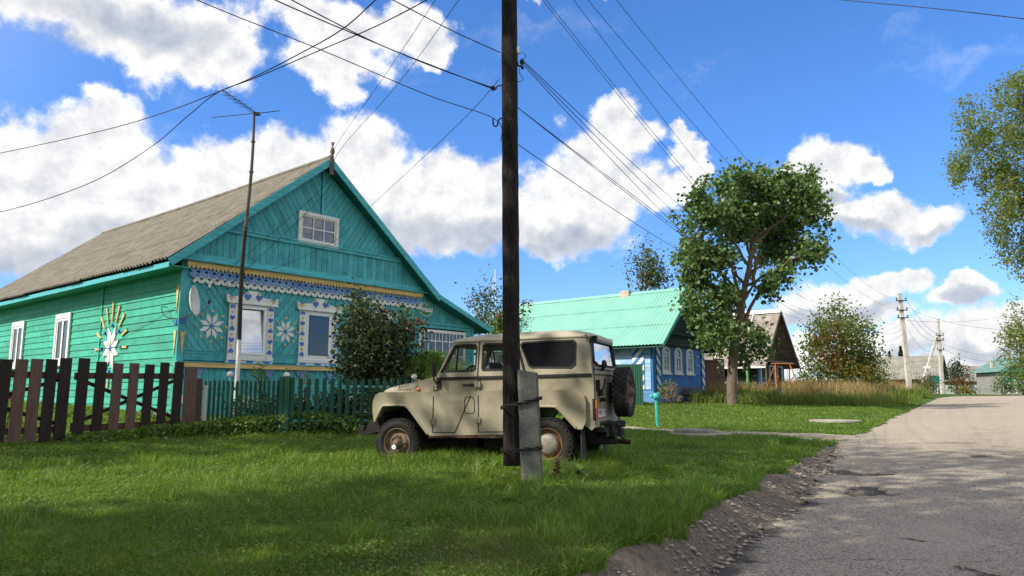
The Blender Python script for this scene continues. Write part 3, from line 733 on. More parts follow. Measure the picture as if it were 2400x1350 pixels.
for i in range(5):
    mb = MB(); x = .35 + i*1.7
    for k_ in range(3): heart(mb, x+(k_-1)*.16, -.93, .10, -.05, -.03, 0, -1)
    mb.prism([(x-.2,-.98),(x+.2,-.98),(x,-1.25)], -.05, -.03, 'y', 0); mb.build('heart_ornament', m_white, house)
# sunburst on the side wall (in y,z)
mb = MB(); cy, cz = 3.95, .50
def sidequad(pts, d, m): side_prism(mb, [(cy+p[0], cz+p[1]) for p in pts], .012, .012+d, m)
for k in range(8):
    a = R(22.5+45*k); d = Vector((math.cos(a), math.sin(a))); p = Vector((-d.y, d.x)); r = .62 if 1 <= k <= 2 or 5 <= k <= 6 else .52
    sidequad([(q.x*r, q.y*r) for q in (d*.10, d*.6+p*.20, d*1.08, d*.5-p*.2)], .025, 0)
for k, L in ((0,.0),(25,.26),(50,.42),(70,.5),(90,.56),(110,.5),(130,.42),(155,.26),(180,.0),(270,.4),(235,.3),(305,.3)):
    a = R(k); d = Vector((math.cos(a), math.sin(a))); p = Vector((-d.y, d.x)); r0 = .76; r1 = .98+.62*L if L else 1.08
    sidequad([(q.x, q.y) for q in (d*r0+p*.02, d*r0-p*.02, d*r1-p*.036, d*(r1-.04), d*r1+p*.036)], .035, 1)
for k in range(8):
    a = R(45*k); e = Vector((math.cos(a), math.sin(a)))*.66; sidequad([(e.x-.04,e.y-.04),(e.x+.04,e.y-.04),(e.x+.04,e.y+.04),(e.x-.04,e.y+.04)], .04, 2)
sidequad([(-.06,-.06),(.06,-.06),(.06,.06),(-.06,.06)], .04, 2)
mb.build('sunburst_ornament', [m_white, m_yellow, m_blue], house)
# side windows
for y0 in (7.05, 11.25):
    y1 = y0 + 1.25; mb = MB(); X0, X1 = -.07, -.012
    for (ya, yb, za, zb) in ((y0,y1,.12,.25),(y0,y1,1.60,1.76),(y0,y0+.13,.25,1.6),(y1-.13,y1,.25,1.6)): mb.box(X0, X1, ya, yb, za, zb)
    mb.box(-.11, -.012, y0-.04, y1+.04, .08, .118); wo = mb.build('window', m_white, house)
    mb = MB(); ya, yb = y0+.135, y1-.135
    for (p, q, za, zb) in ((ya,yb,.255,.33),(ya,yb,1.52,1.595),(ya,ya+.07,.33,1.52),(yb-.07,yb,.33,1.52),((ya+yb)/2-.05,(ya+yb)/2+.05,.33,1.52)): mb.box(-.05, -.0, p, q, za, zb)
    mb.build('sash', m_pvc, wo); mb = MB(); mb.box(-.030, -.026, ya+.05, yb-.05, .31, 1.54); mb.build('pane', m_glass, wo)
    mb = MB(); mb.grid([[(-.004+.008*math.sin(i*1.9), ya+(yb-ya)*i/40, z_) for i in range(41)] for z_ in (.3, 1.55)]); mb.build('curtain', m_curtain, wo)
# main roof
OV = .55; Y0, Y1 = -.47, HL+.5; zr_ = RZ_ + .04
rf = MB()
corr_roof(rf, (-OV-.08, Y0, 2.50), (-OV-.08, Y1, 2.50), (RX_, Y0, zr_), (RX_, Y1, zr_), .19, .036, 4, .010, 0, 8, .05, .03)
corr_roof(rf, (HW+OV, Y0, 2.50), (HW+OV, Y1, 2.50), (RX_, Y0, zr_), (RX_, Y1, zr_), .19, .036, 4, .010, 0, 8, .05)
rf.tube([(RX_, Y0+(Y1-Y0)*i/20, zr_+.03-.05*math.sin(math.pi*i/20)) for i in range(21)], .075, 8); roof = rf.build('roof', m_slate, house)
dk = MB(); dx = RX_+OV; ang = math.atan2(zr_-2.5, dx)
for sgn in (-1, 1):
    x0 = RX_ + sgn*(dx-.06); dk.add([(x0,Y0+.03,2.42),(RX_,Y0+.03,zr_-.10),(RX_,Y1-.1,zr_-.15),(x0,Y1-.1,2.42),(x0,Y0+.03,2.38),(RX_,Y0+.03,zr_-.14),(RX_,Y1-.1,zr_-.19),(x0,Y1-.1,2.38)],
           [(0,1,2,3),(4,7,6,5),(0,4,5,1),(1,5,6,2),(2,6,7,3),(3,7,4,0)])
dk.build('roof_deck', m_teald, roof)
ev = MB(); ev.box(-OV+.02, -.0, -.42, HL, 2.34, 2.37); ev.box(-OV-.005, -OV+.02, -.44, HL+.3, 2.31, 2.44, 1); ev.build('eave_board', [m_green, m_tealx], house)
bg_ = MB()
for sgn in (-1, 1):
    e = Vector((RX_+sgn*(dx-.01), Y0-.01, 2.42)); p = Vector((RX_, Y0-.01, zr_-.11)); bg_.bar(e, p, .035, .19, 0, up=(0,0,1))
bg_.build('bargeboard', m_tealx, house)
fn = MB(); fn.box(RX_-.07, RX_+.07, Y0-.06, Y0-.03, 5.72, 6.22); fn.lathe([(.02,0),(.06,.05),(.035,.12),(.075,.22),(.05,.33),(.02,.38),(.03,.42),(.055,.52),(.01,.53)], 10, 0, Matrix.Translation((RX_, Y0-.045, 6.2)))
fn.build('roof_finial', m_grey, house)
# lean-to veranda on the right with a long small-paned window
VX0, VX1 = HW+.02, 10.9; v = MB(); v.box(VX0, VX1, .03, 6.5, ZB, 1.60)
v.build('veranda_core', m_gap, house); v = MB()
top = [(VX0,1.62),(VX1,1.62),(VX1,1.80),(VX0,2.75)]; boards(v, top, R(90), .13, .012)
boards(v, rect(VX0, VX1, 1.46, 1.60), 0, .15, .01); boards(v, rect(VX0, 8.17-.0, ZB, 1.46), R(90), .14, .01); boards(v, rect(10.45, VX1, .1, 1.46), 0, .19, .01); boards(v, rect(VX0, VX1, ZB, .08), R(90), .15, .012)
v.build('veranda_cladding', m_teal, house)
v = MB(); v.box(VX0, VX1+.02, -.045, -.022, 1.585, 1.64); v.box(VX1-.10, VX1+.03, -.04, -.022, ZB, 1.583); v.box(VX1, VX1+.03, -.02, 6.5, ZB, 1.7); v.build('veranda_trim', m_tealx, house)
vw = MB(); x0, x1, z0, z1 = 8.19, 10.44, .12, 1.40
frame_rect(vw, x0, x1, z0, z1, .10, -.07, -.01); vw.box(x0+.1, x1-.1, -.05, -.02, 1.0, 1.035); vw.box(x0+.1, x1-.1, -.05, -.02, .50, .53)
for i in range(1, 12): vw.box(x0+.1+(x1-x0-.2)*i/12-.014, x0+.1+(x1-x0-.2)*i/12+.014, -.048, -.02, 1.036, 1.30)
for i in range(1, 6): vw.box(x0+.1+(x1-x0-.2)*i/6-.018, x0+.1+(x1-x0-.2)*i/6+.018, -.049, -.02, .531, .999); vw.box(x0+.1+(x1-x0-.2)*i/6-.018, x0+.1+(x1-x0-.2)*i/6+.018, -.049, -.02, .22, .499)
vwo = vw.build('veranda_window', m_white, house)
p = MB(); p.box(x0+.1, x1-.1, -.032, -.028, z0+.1, z1-.1); p.build('pane', m_glass, vwo)
p = MB(); p.grid([[(x0+.1+(x1-x0-.2)*i/80, .0+.012*math.sin(i*1.1), z_) for i in range(81)] for z_ in (1.03, 1.30)]); p.build('curtain', m_curtain, vwo)
vr = MB(); corr_roof(vr, (11.42, -.47, 1.56), (11.42, 7.0, 1.56), (8.55, -.47, 2.62), (8.55, 7.0, 2.62), .15, .02, 2); vro = vr.build('veranda_roof', mat('dark_roofing', (.06,.05,.05), rough=.9, var=.3), house)
vb = MB(); vb.bar((11.40, -.48, 1.49), (8.70, -.48, 2.50), .03, .15, 0); vb.build('bargeboard', m_tealx, vro)
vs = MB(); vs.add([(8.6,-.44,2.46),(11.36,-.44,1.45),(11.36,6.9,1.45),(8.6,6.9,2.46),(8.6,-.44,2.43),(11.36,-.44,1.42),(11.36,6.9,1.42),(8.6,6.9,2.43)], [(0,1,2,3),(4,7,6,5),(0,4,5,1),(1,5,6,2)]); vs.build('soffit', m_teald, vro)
# porcelain insulators under the frieze
for x, z in ((.66, 1.93), (1.20, 2.02)):
    mb = MB(); mb.lathe([(.01,0),(.035,.01),(.042,.05),(.03,.06),(.036,.09),(.025,.12),(.004,.125)], 10, 0, Matrix.Translation((x, -.17, z))); mb.tube([(x,-.17,z+.01),(x,-.17,z-.04),(x,-.03,z-.04)], .008, 5, 1)
    mb.build('insulator', [m_white, m_iron], house)
# ------------------------------------------------------------------ number plate on the house
def wall_M(x, z, off=-.04):   # frame on the front wall: text x -> wall x, text y -> up
    base = Matrix.Translation((HX, HY, HZ)) @ Matrix.Rotation(ROT, 4, 'Z')
    return base @ Matrix.Translation((x, off, z))
sign = empty('house_sign', wall_M(8.49, 2.08, -.05).translation, ROT, 'green arched house number plate with white lettering at the veranda corner', 'sign')
def arch_shape(s_):
    P = [(-.31*s_,.08),( -.31*s_,-.03)]
    P += [(.31*s_*math.cos(R(180+180*i/12)), -.03 - .20*s_*math.sin(R(180*i/12))) for i in range(1, 12)]
    P += [(.31*s_,-.03),(.31*s_,.08),(.16*s_,.08)] + [(.16*s_*math.cos(R(180*i/8)), .08+.16*s_*math.sin(R(180*i/8))) for i in range(1, 8)] + [(-.16*s_,.08)]
    return P
m_sg = mat('sign_green', (.02,.17,.06), rough=.35, var=.05, bump=0); m_sw = mat('sign_white', (.75,.8,.75), rough=.35, var=.02, bump=0); m_st = mat('sign_dark_text', (.02,.06,.03), rough=.5, var=0, bump=0)
mb = MB(); mb.prism(arch_shape(1.0), -.012, 0, 'y'); mb.build('rim', m_sw, sign)
mb = MB(); mb.prism([(x*.93, z*.93) for x, z in arch_shape(1.0)], -.016, -.0125, 'y'); mb.build('plate', m_sg, sign)
mb = MB(); mb.box(-.295, .295, -.0185, -.0165, -.09, .035); mb.build('name_band', m_sw, sign)
XZ = Matrix.Rotation(R(90), 4, 'X')
text_obj('house_number', '29', .15, m_sw, Matrix.Translation((0, -.019, .125)) @ XZ, sign)
text_obj('street_name', 'УЛ. ЛЕСОЦКОГО', .085, m_st, Matrix.Translation((0, -.021, -.028)) @ XZ, sign, sx=.82)
# ------------------------------------------------------------------ satellite dish on the side wall
dish = empty('satellite_dish', wall_M(0, 1.4, 0) @ Vector((-.05, .12, 0)), ROT, 'white satellite dish on a bent arm at the corner of the teal house', 'satellite dish')
m_dish = mat('dish_white', (.66,.66,.64), rough=.4, var=.06, grime=(.45,.45,.44), gscale=4, gthr=.62, bump=0)
mb = MB(); mb.tube(smooth_path([(-.0,.45,.02),(-.16,.43,.0),(-.20,.1,-.25),(-.05,-.35,-.33),(.18,-.55,-.20)], 5), .012, 8); mb.build('bracket', m_iron, dish)
nz_ = Vector((.70, -.71, .12)).normalized(); ux_ = Vector((0,0,1)).cross(nz_).normalized(); uy_ = nz_.cross(ux_)
Md = Matrix(((ux_.x,uy_.x,nz_.x,.20),(ux_.y,uy_.y,nz_.y,-.58),(ux_.z,uy_.z,nz_.z,.12),(0,0,0,1))) @ Matrix.Diagonal((.82, .93, 1, 1))
mb = MB(); mb.lathe([(.42,.0),(.425,.012),(.41,.012),(.30,-.045),(.15,-.075),(.001,-.088),(.001,-.10),(.15,-.088),(.30,-.057),(.42,0)], 32, 0, Md); mb.build('reflector', m_dish, dish)
mb = MB(); mb.tube([Md @ Vector((0,-.40,0)), Md @ Vector((0,-.36,.16)), Md @ Vector((0,-.10,.36))], .013, 6); mb.tube([Md @ Vector((0,-.12,.34)), Md @ Vector((0,-.02,.36))], .035, 8, 1)
mb.build('receiver_arm', [m_metal, m_iron], dish)
# ------------------------------------------------------------------ off-road car
JX, JY = -1.48, 12.246; JZ = .406
jeep = empty('off_road_car', (JX, JY, JZ), 0, 'dusty beige boxy off-road car with rust spots parked on the lawn behind the wooden pole', 'car')
# own frame: x from front axle towards the rear, y towards the left flank (the one in view), z up
a_ = R(-20.5); jeep.rotation_euler = (R(.4), R(-.9), a_)
# the left flank must face the viewer (-y of this rotated frame); build with y negative = left
m_jp = mat('beige_car_paint', (.295,.262,.185), rough=.48, var=.06, scale=2, bump=0, spec=.5, grime=(.20,.165,.11), gscale=3.2, gthr=.56, wear=(.075,.032,.016), wthr=.70, wscale=12)
m_jr = mat('dusty_roof_paint', (.42,.375,.28), rough=.5, var=.08, scale=2, bump=0, grime=(.30,.265,.19), gscale=2, gthr=.55)
m_rust = mat('rusty_sill', (.085,.042,.025), rough=.9, var=.5, scale=8, grime=(.30,.26,.18), gscale=4, gthr=.60)
m_rub = mat('black_rubber', (.016,.016,.017), rough=.75, var=.2, bump=.1)
m_tyre = mat('worn_tyre', (.020,.019,.018), rough=.88, var=.25, scale=5, grime=(.075,.066,.055), gscale=3.5, gthr=.60, bump=.3, bscale=50)
m_rim = mat('muddy_rim', (.16,.115,.08), rough=.75, var=.35, scale=9, grime=(.07,.045,.03), gscale=7, gthr=.55)
m_rimr = mat('rusty_rim', (.17,.085,.045), rough=.8, var=.35, scale=9)
m_hub = mat('dusty_hubcap', (.32,.29,.25), rough=.5, var=.2, metal=.3, grime=(.14,.09,.06), gscale=9, gthr=.56)
m_under = mat('grimy_chassis', (.018,.016,.014), rough=.9, var=.4)
m_tint = mat('tinted_glass', (.004,.0045,.006), rough=.08, var=0, bump=0, spec=.22)
m_clear = glass('car_glass', refl=.05, alpha=.93)
m_mirrorglass = glass('rear_glass', refl=.40, alpha=.3)
m_amber = mat('amber_lens', (.55,.13,.02), rough=.2, var=.05, bump=0, spec=.6); m_red = mat('red_lens', (.30,.035,.02), rough=.25, var=.1, bump=0, spec=.6)
m_seat = mat('seat_cloth', (.03,.03,.033), rough=.9)
m_seam = mat('door_seam', (.02,.015,.011), rough=.9, bump=0)
LY = -1   # left flank lies at negative y
# lower body with bulged wings and wheel openings
low = [(-.335,.72),(-.31,.74),(-.20,.93),(-.13,.945),(.16,.945),(.25,.90),(.57,.52),(.62,.505),(1.86,.53),(1.90,.56),(2.13,.87),(2.20,.90),(2.54,.90),(2.62,.86),(2.84,.62),(2.88,.60),(2.94,.60),(2.99,.70),(2.99,.98),(2.95,1.07),(2.86,1.115),(-.24,1.125),(-.315,1.09),(-.355,1.0),(-.36,.86)]
jb = MB(); 
jb.prism(low, -.865, .865, 'y', 0)
body = jb.build('body', [m_jp, m_under], jeep, bevel=.045, seg=4)
for p in body.data.polygons: p.use_smooth = True
# wing lips
for sy in (-1, 1):
    for arch in ([(-.315,.73),(-.205,.925),(-.13,.94),(.16,.94),(.25,.895),(.57,.515)], [(1.90,.55),(2.13,.865),(2.20,.895),(2.54,.895),(2.62,.855),(2.86,.60)]):
        mb = MB(); mb.tube(smooth_path([(x, sy*.862, z) for x, z in arch], 4), .020, 8); mb.build('wing_lip', m_jp, body)
mid_ = MB(); mid_.prism([(.40,1.0),(.40,1.28),(.66,1.34),(3.06,1.36),(3.10,1.30),(3.10,.62),(3.07,.59),(2.60,.92),(2.2,.93),(1.9,.62),(.62,.60)], -.815, .815, 'y', 0)
tub = mid_.build('body_tub', m_jp, jeep, bevel=.02, seg=3)
sl_ = MB(); sl_.box(.58, 1.9, -.855, .855, .455, .512); sl_.build('sill', m_rust, jeep, bevel=.01)
for bx in ((.30,.62,-.60,.60,.55,1.10), (-.31,-.25,-.74,.74,.62,1.08), (1.90,2.0,-.6,.6,.5,1.0)):
    ar = MB(); ar.box(*bx); ar.build('wheel_well', m_under, jeep)
# bonnet
def hood_row(x, zc, hw, ze):
    return [(x, -hw, 1.10), (x, -hw, ze-.05), (x, -hw+.02, ze), (x, -hw+.09, zc-.03), (x, -hw*.5, zc-.004), (x, 0, zc+.006), (x, hw*.5, zc-.004), (x, hw-.09, zc-.03), (x, hw-.02, ze), (x, hw, ze-.05), (x, hw, 1.10)]
HR = [(-.35,1.115,.60,1.105),(-.345,1.165,.62,1.14),(-.315,1.20,.635,1.165),(-.24,1.238,.66,1.195),(-.10,1.272,.685,1.225),(.12,1.305,.71,1.25),(.33,1.333,.73,1.275),(.335,1.332,.73,1.275)]
hb = MB(); rows = [hood_row(*r) for r in HR]; hb.grid(rows); hb.add(rows[0], [tuple(range(11))]); hb.build('bonnet', m_jp, jeep)
cb = MB(); rows = [hood_row(.345,1.336,.735,1.28), hood_row(.50,1.352,.765,1.295), hood_row(.68,1.372,.80,1.33), hood_row(.74,1.372,.812,1.34)]; cb.grid(rows); cb.add(rows[0], [tuple(range(11))]); cb.build('cowl', m_jp, jeep)
mb = MB(); mb.tube([(.338, p[1]*1.003, p[2]+.002) for p in hood_row(.338,1.336,.735,1.28)], .007, 5); mb.build('bonnet_seam', m_rub, jeep)
for i in range(6):   # louvres
    for sy in (-1, 1):
        mb = MB(); x = -.02+.042*i; hw_ = .698+.113*x; mb.bar((x, sy*(hw_+.001), 1.165), (x+.022, sy*(hw_-.012), 1.232), .007, .012, 0, up=(1,0,0)); mb.build('louvre', m_seam, jeep)
for sy in (-1, 1):
    mb = MB(); mb.lathe([(.001,0),(.035,0),(.038,.02),(.036,.045)], 14, 1, Matrix.Translation((.395, sy*.755, 1.175)) @ Matrix.Rotation(sy*R(-90), 4, 'X')); mb.lathe([(.034,.03),(.033,.065),(.02,.08),(.001,.083)], 14, 0, Matrix.Translation((.395, sy*.755, 1.175)) @ Matrix.Rotation(sy*R(-90), 4, 'X')); mb.build('turn_signal', [m_amber, m_rub], jeep)
mb = MB(); mb.tube([(.02,-.2,1.29),(.02,-.2,1.325),(.10,-.2,1.335),(.10,-.2,1.30)], .007, 5); mb.build('bonnet_handle', m_jp, jeep)
# grille side and headlamps
mb = MB()
for i in range(9): mb.box(-.368,-.36,-.30+i*.07,-.275+i*.07,.86,1.06)
mb.build('grille', m_seam, jeep)
for sy in (-1, 1):
    mb = MB(); mb.lathe([(.001,.03),(.07,.022),(.09,.0),(.095,-.02)], 18, 0, Matrix.Translation((-.362, sy*.52, .97)) @ Matrix.Rotation(R(-90), 4, 'Y')); mb.build('headlamp', m_hub, jeep)
mb = MB(); mb.box(-.66,-.56,-.80,.80,.50,.63); mb.box(-.57,-.25,-.45,-.35,.48,.60); mb.box(-.57,-.25,.35,.45,.48,.60); mb.prism([(-.56,.50),(-.28,.56),(-.30,.76),(-.42,.72)], -.82, -.76, 'y'); mb.prism([(-.56,.50),(-.28,.56),(-.30,.76),(-.42,.72)], .76, .82, 'y'); mb.build('front_bumper', m_under, jeep, bevel=.01)
# cabin sides: tilted panels with window openings
ZS = 1.345; ZG = 1.875; HS = ZG - ZS; TI = math.atan2(.10, HS)
def side_frame(sy):   # maps (x, v up the panel, w outwards)
    return Matrix.Translation((0, sy*.812, ZS)) @ Matrix.Rotation(sy*TI, 4, 'X')
P_side = [(.70,0),(3.10,0),(3.10,.03),(3.045,HS),(.955,HS),(.93,.50)]
w1 = [(.775,.085),(1.30,.085),(1.335,.12),(1.335,.45),(1.30,.485),(.985,.485),(.955,.46)]
w2 = [(1.46,.085),(1.94,.085),(1.985,.11),(1.865,.455),(1.83,.485),(1.47,.485),(1.435,.45),(1.435,.12)]
w3 = [(2.225,.105),(2.80,.085),(2.86,.13),(2.86,.44),(2.82,.485),(2.075,.485),(2.035,.45),(2.045,.41),(2.17,.135)]
def inset(P, k):
    cx = sum(p[0] for p in P)/len(P); cy = sum(p[1] for p in P)/len(P)
    w_ = max(p[0] for p in P)-min(p[0] for p in P); h_ = max(p[1] for p in P)-min(p[1] for p in P)
    return [(cx+(p[0]-cx)*(1-2*k/w_), cy+(p[1]-cy)*(1-2*k/h_)) for p in P]
for sy in (-1, 1):
    F = side_frame(sy); mb = MB(); mb.prism(P_side, -.02, .02, 'y', 0, F, [w1, w2, w3]); mb.build('cab_side', m_jp, jeep)
    for wp, gmat in ((w1, m_clear), (w2, m_clear), (w3, m_tint)):
        mb = MB(); mb.prism(inset(wp, -.012), -.012*1, .012, 'y', 0, F @ Matrix.Translation((0, sy*.014, 0)), [inset(wp, .016)]); wo = mb.build('window', m_rub, jeep)
        mb = MB(); mb.prism(inset(wp, .01), -.002, .002, 'y', 0, F @ Matrix.Translation((0, sy*.008, 0))); mb.build('pane', gmat, wo)
        if wp is w1: mb = MB(); mb.box(1.000,1.016,-.006,.026,.09,.48,0,F); mb.build('window_bar', m_rub, wo)
# roof
def roof_row(x, hw, zg, zt):
    pr = [(0,zg-.015),(.012,zg),(.0,zg+.012),(-.035,zg+.05),(-.12,zg+(zt-zg)*.80),(-.3,zg+(zt-zg)*.95)]
    L = [(x, -(hw+p[0]), p[1]) for p in pr] + [(x, 0, zt)]; Rr = [(x, hw+p[0], p[1]) for p in reversed(pr)]
    return L + Rr
rr = [roof_row(.915,.60,1.845,1.865), roof_row(.93,.70,1.86,1.905), roof_row(1.02,.725,1.872,1.95), roof_row(1.25,.732,1.88,1.985), roof_row(1.7,.735,1.884,2.005), roof_row(2.3,.735,1.884,2.012), roof_row(2.75,.732,1.88,2.0), roof_row(2.95,.725,1.874,1.965), roof_row(3.045,.715,1.870,1.915), roof_row(3.068,.705,1.866,1.875)]
mb = MB(); mb.grid(rr); mb.add(rr[0], [tuple(range(13))]); mb.add(rr[-1], [tuple(range(12,-1,-1))]); mb.build('roof', m_jr, jeep)
mb = MB()
for sy in (-1, 1): mb.bar((.95, sy*.738, 1.872), (3.05, sy*.738, 1.872), .022, .012, 0)
mb.build('drip_rail', m_jp, jeep)
# windscreen
mb = MB()
P = [(-.79,1.35),(.79,1.35),(.70,1.865),(-.70,1.865)]; Q = [(-.70,1.42),(.70,1.42),(.63,1.80),(-.63,1.80)]
Mw = Matrix(((0,.47,0,0),(1,0,0,0),(0,1,0,0),(0,0,0,1)))
def ws(p, d): return (.70 + (p[1]-1.35)*.47 + d, p[0], p[1])
vs = [ws(p, 0) for p in P+Q] + [ws(p, .045) for p in P+Q]; fs = []
for i in range(4):
    j = (i+1) % 4; fs += [(i,j,4+j,4+i),(8+i,12+i,12+j,8+j),(4+i,4+j,12+j,12+i),(i,8+i,8+j,j)]
mb.add(vs, fs); wf = mb.build('windscreen_frame', m_jp, jeep)
mb = MB(); mb.add([ws((p[0]*1.03, p[1]+.01*(1 if p[1] > 1.6 else -1)), .02) for p in Q], [(0,1,2,3)]); mb.build('windscreen', m_clear, wf)
# rear face with window
mb = MB(); Pr = [(-.79,.60),(.79,.60),(.80,1.36),(.71,1.87),(-.71,1.87),(-.80,1.36)]
hole_ = [(-.60,1.47),(.60,1.47),(.65,1.51),(.60,1.77),(.55,1.81),(-.55,1.81),(-.60,1.77),(-.65,1.51)]
low_ = [p for p in Pr[:3]] + [Pr[5]]
def rx(z): return 3.105 - max(0, z-1.345)*.10
vs = [(rx(p[1]), p[0], p[1]) for p in Pr+hole_] ; n_ = len(vs); vs += [(v[0]-.04, v[1], v[2]) for v in vs]
fs = []
for tr_ in tessellate_polygon([[Vector((p[0], p[1], 0)) for p in Pr], [Vector((p[0], p[1], 0)) for p in hole_]]): fs += [tuple(tr_), tuple(n_+i for i in reversed(tr_))]
for i in range(8): fs.append((6+i, 6+(i+1) % 8, n_+6+(i+1) % 8, n_+6+i))
mb.add(vs, fs); rear = mb.build('tailgate', m_jp, jeep)
mb = MB(); mb.tube([(rx(p[1])+.004, p[0], p[1]) for p in hole_+hole_[:1]], .017, 6); mb.build('rear_window_seal', m_rub, rear)
mb = MB(); mb.add([(rx(p[1])-.006, p[0], p[1]) for p in hole_], [tuple(range(8))]); mb.build('rear_window', m_mirrorglass, rear)
mb = MB()
for s_ in (-.745, .745): mb.bar((3.112, s_, .64), (3.112, s_, 1.34), .008, .008); mb.bar((3.112, s_, 1.35), (rx(1.86)+.004, s_*.90, 1.86), .01, .010)
mb.box(3.107, 3.114, -.75, .75, 1.405, 1.417); mb.box(3.107,3.114,-.75,.75,1.33,1.342); mb.build('tailgate_seam', m_seam, rear)
mb = MB(); mb.cbox((3.14,-.50,1.08),(.06,.10,.10)); mb.tube([(3.16,-.50,1.10),(3.18,-.45,1.18),(3.19,-.42,1.28)], .014, 6); mb.cbox((3.135,-.62,1.18),(.05,.05,.16)); mb.cbox((3.16,-.42,.98),(.08,.10,.06)); mb.build('tailgate_latch', m_under, rear, bevel=.006)
mb = MB(); mb.tube([(3.12,-.30,1.40),(3.17,-.36,1.48),(3.15,-.28,1.52),(3.13,-.1,1.47)], [.02,.045,.035,.012], 7); mb.build('rear_wiper', m_rub, rear)
# belt moulding, seams, hinges, handles on both flanks
for sy in (-1, 1):
    mb = MB(); mb.box(.70, 3.09, min(sy*.816, sy*.835), max(sy*.816, sy*.835), 1.305, 1.345); mb.build('belt_moulding', m_rub, jeep, bevel=.006)
    def seam(pts, w_=.010):
        mb = MB()
        for a, b_ in zip(pts[:-1], pts[1:]): mb.bar((a[0], sy*a[2], a[1]), (b_[0], sy*b_[2], b_[1]), .006, w_, 0, up=(0,0,1) if abs(a[0]-b_[0]) > abs(a[1]-b_[1]) else (1,0,0))
        mb.build('door_seam', m_seam, jeep)
    lo, hi = .868, .818
    seam([(.655,.54,lo),(.668,1.06,lo),(.69,1.13,hi),(.70,1.31,hi)]); seam([(.655,.54,lo),(1.02,.54,lo),(1.27,1.06,lo),(1.34,1.13,hi),(1.385,1.31,hi)])
    seam([(1.395,.54,lo),(1.395,1.06,lo),(1.41,1.13,hi),(1.41,1.31,hi)]); seam([(1.40,.545,lo),(1.88,.55,lo)]); seam([(1.905,.60,lo),(2.08,.86,lo),(2.08,1.06,lo),(2.09,1.3,hi)])
    F = side_frame(sy); mb = MB(); mb.box(1.365,1.385,-.0,.0235,.0,.515,0,F) if sy > 0 else mb.box(1.365,1.385,-.0235,.0,.0,.515,0,F); mb.build('pillar_seam', m_rub, jeep)
    mb = MB(); d0 = [(2.10,.0),(2.145,.0),(1.985,.50),(1.945,.50)]; mb.prism(d0, .0, .0235*sy, 'y', 0, F); mb.build('pillar_seam', m_rub, jeep)
    seam([(1.175,.84,lo),(1.175,1.0,lo),(1.21,1.05,lo),(1.30,1.05,lo),(1.335,1.0,lo),(1.335,.84,lo),(1.31,.815,lo),(1.2,.815,lo),(1.175,.84,lo)], .007)
    for hx, hz_, yy in ((.655,.69,lo),(.675,1.195,hi+.01),(1.39,.71,lo),(1.38,1.225,hi+.01)):
        mb = MB(); mb.cbox((hx, sy*(yy+.008), hz_), (.085,.028,.075)); mb.tube([(hx-.015, sy*(yy+.022), hz_-.04),(hx-.015, sy*(yy+.022), hz_+.04)], .012, 7); mb.build('hinge', m_jp, jeep, bevel=.004)
    for hx in (1.21, 2.0):
        mb = MB(); mb.cbox((hx, sy*.838, 1.225), (.15,.022,.026)); mb.cbox((hx+.065, sy*.83, 1.225), (.05,.035,.045)); mb.build('door_handle', m_rub, jeep, bevel=.006)
    # tail lamp
    mb = MB(); y0, y1 = sorted((sy*.70, sy*.82)); mb.box(3.09, 3.125, y0, y1, .70, 1.0); tl = mb.build('tail_lamp', m_rub, jeep, bevel=.008)
    mb = MB(); mb.box(3.126, 3.150, y0+.012, y1-.012, .86, .985, 0); mb.box(3.126, 3.148, y0+.012, y1-.012, .715, .857, 1); mb.build('lamp_lens', [m_amber, m_red], tl, bevel=.006)
    # mud flap
    mb = MB(); yy = sorted((sy*.56, sy*.80)); mb.prism([(yy[0]+.03,.58),(yy[1]-.03,.58),(yy[1],.22),(yy[1]-.03,.14),(yy[0]+.03,.14),(yy[0],.22)], 2.90, 2.915, 'x'); mb.build('mud_flap', mat('mud_flap_rubber', (.05,.05,.05), rough=.9, var=.3) if sy < 0 else bpy.data.materials['mud_flap_rubber'], jeep)
    # mirror
    mb = MB(); mb.tube([(.72, sy*.83, 1.25),(.69, sy*.88, 1.30),(.70, sy*.93, 1.40)], .014, 6); mb.cbox((.74, sy*.83, 1.245), (.07,.03,.12)); mb.cbox((.715, sy*.94, 1.46), (.035,.10,.20)); mb.build('wing_mirror', m_rub, jeep, bevel=.012)
# work lamp on the rear corner
mb = MB(); mb.cbox((3.12,-.70,1.835),(.07,.085,.085)); mb.tube([(3.05,-.73,1.80),(3.12,-.74,1.79),(3.12,-.70,1.80)], .015, 6); mb.tube([(3.0,-.72,1.90),(3.03,-.74,1.82),(3.03,-.74,1.72)], .01, 5); mb.build('work_lamp', m_under, jeep, bevel=.015)
# number plate
pl = MB(); pl.box(3.112, 3.118, -.68, -.16, .735, .85); plate = pl.build('number_plate', m_pvc, jeep, bevel=.003)
YZ = Matrix(((0,0,1,0),(1,0,0,0),(0,1,0,0),(0,0,0,1)))
m_txt = mat('plate_black', (.01,.01,.012), rough=.5, bump=0, var=0)
text_obj('plate_number', 'У090РС', .105, m_txt, Matrix.Translation((3.119, -.475, .792)) @ YZ, plate, ext=.0006, sx=.86)
text_obj('plate_region', '69', .075, m_txt, Matrix.Translation((3.119, -.215, .80)) @ YZ, plate, ext=.0006)
fr_ = MB(); frame = [(-.678,.737),(-.162,.737),(-.162,.848),(-.678,.848)]
for i in range(4): a, b_ = frame[i], frame[(i+1) % 4]; fr_.bar((3.119, a[0], a[1]), (3.119, b_[0], b_[1]), .006, .002)
fr_.bar((3.119,-.27,.737),(3.119,-.27,.848),.005,.002); fr_.build('plate_border', m_txt, plate)
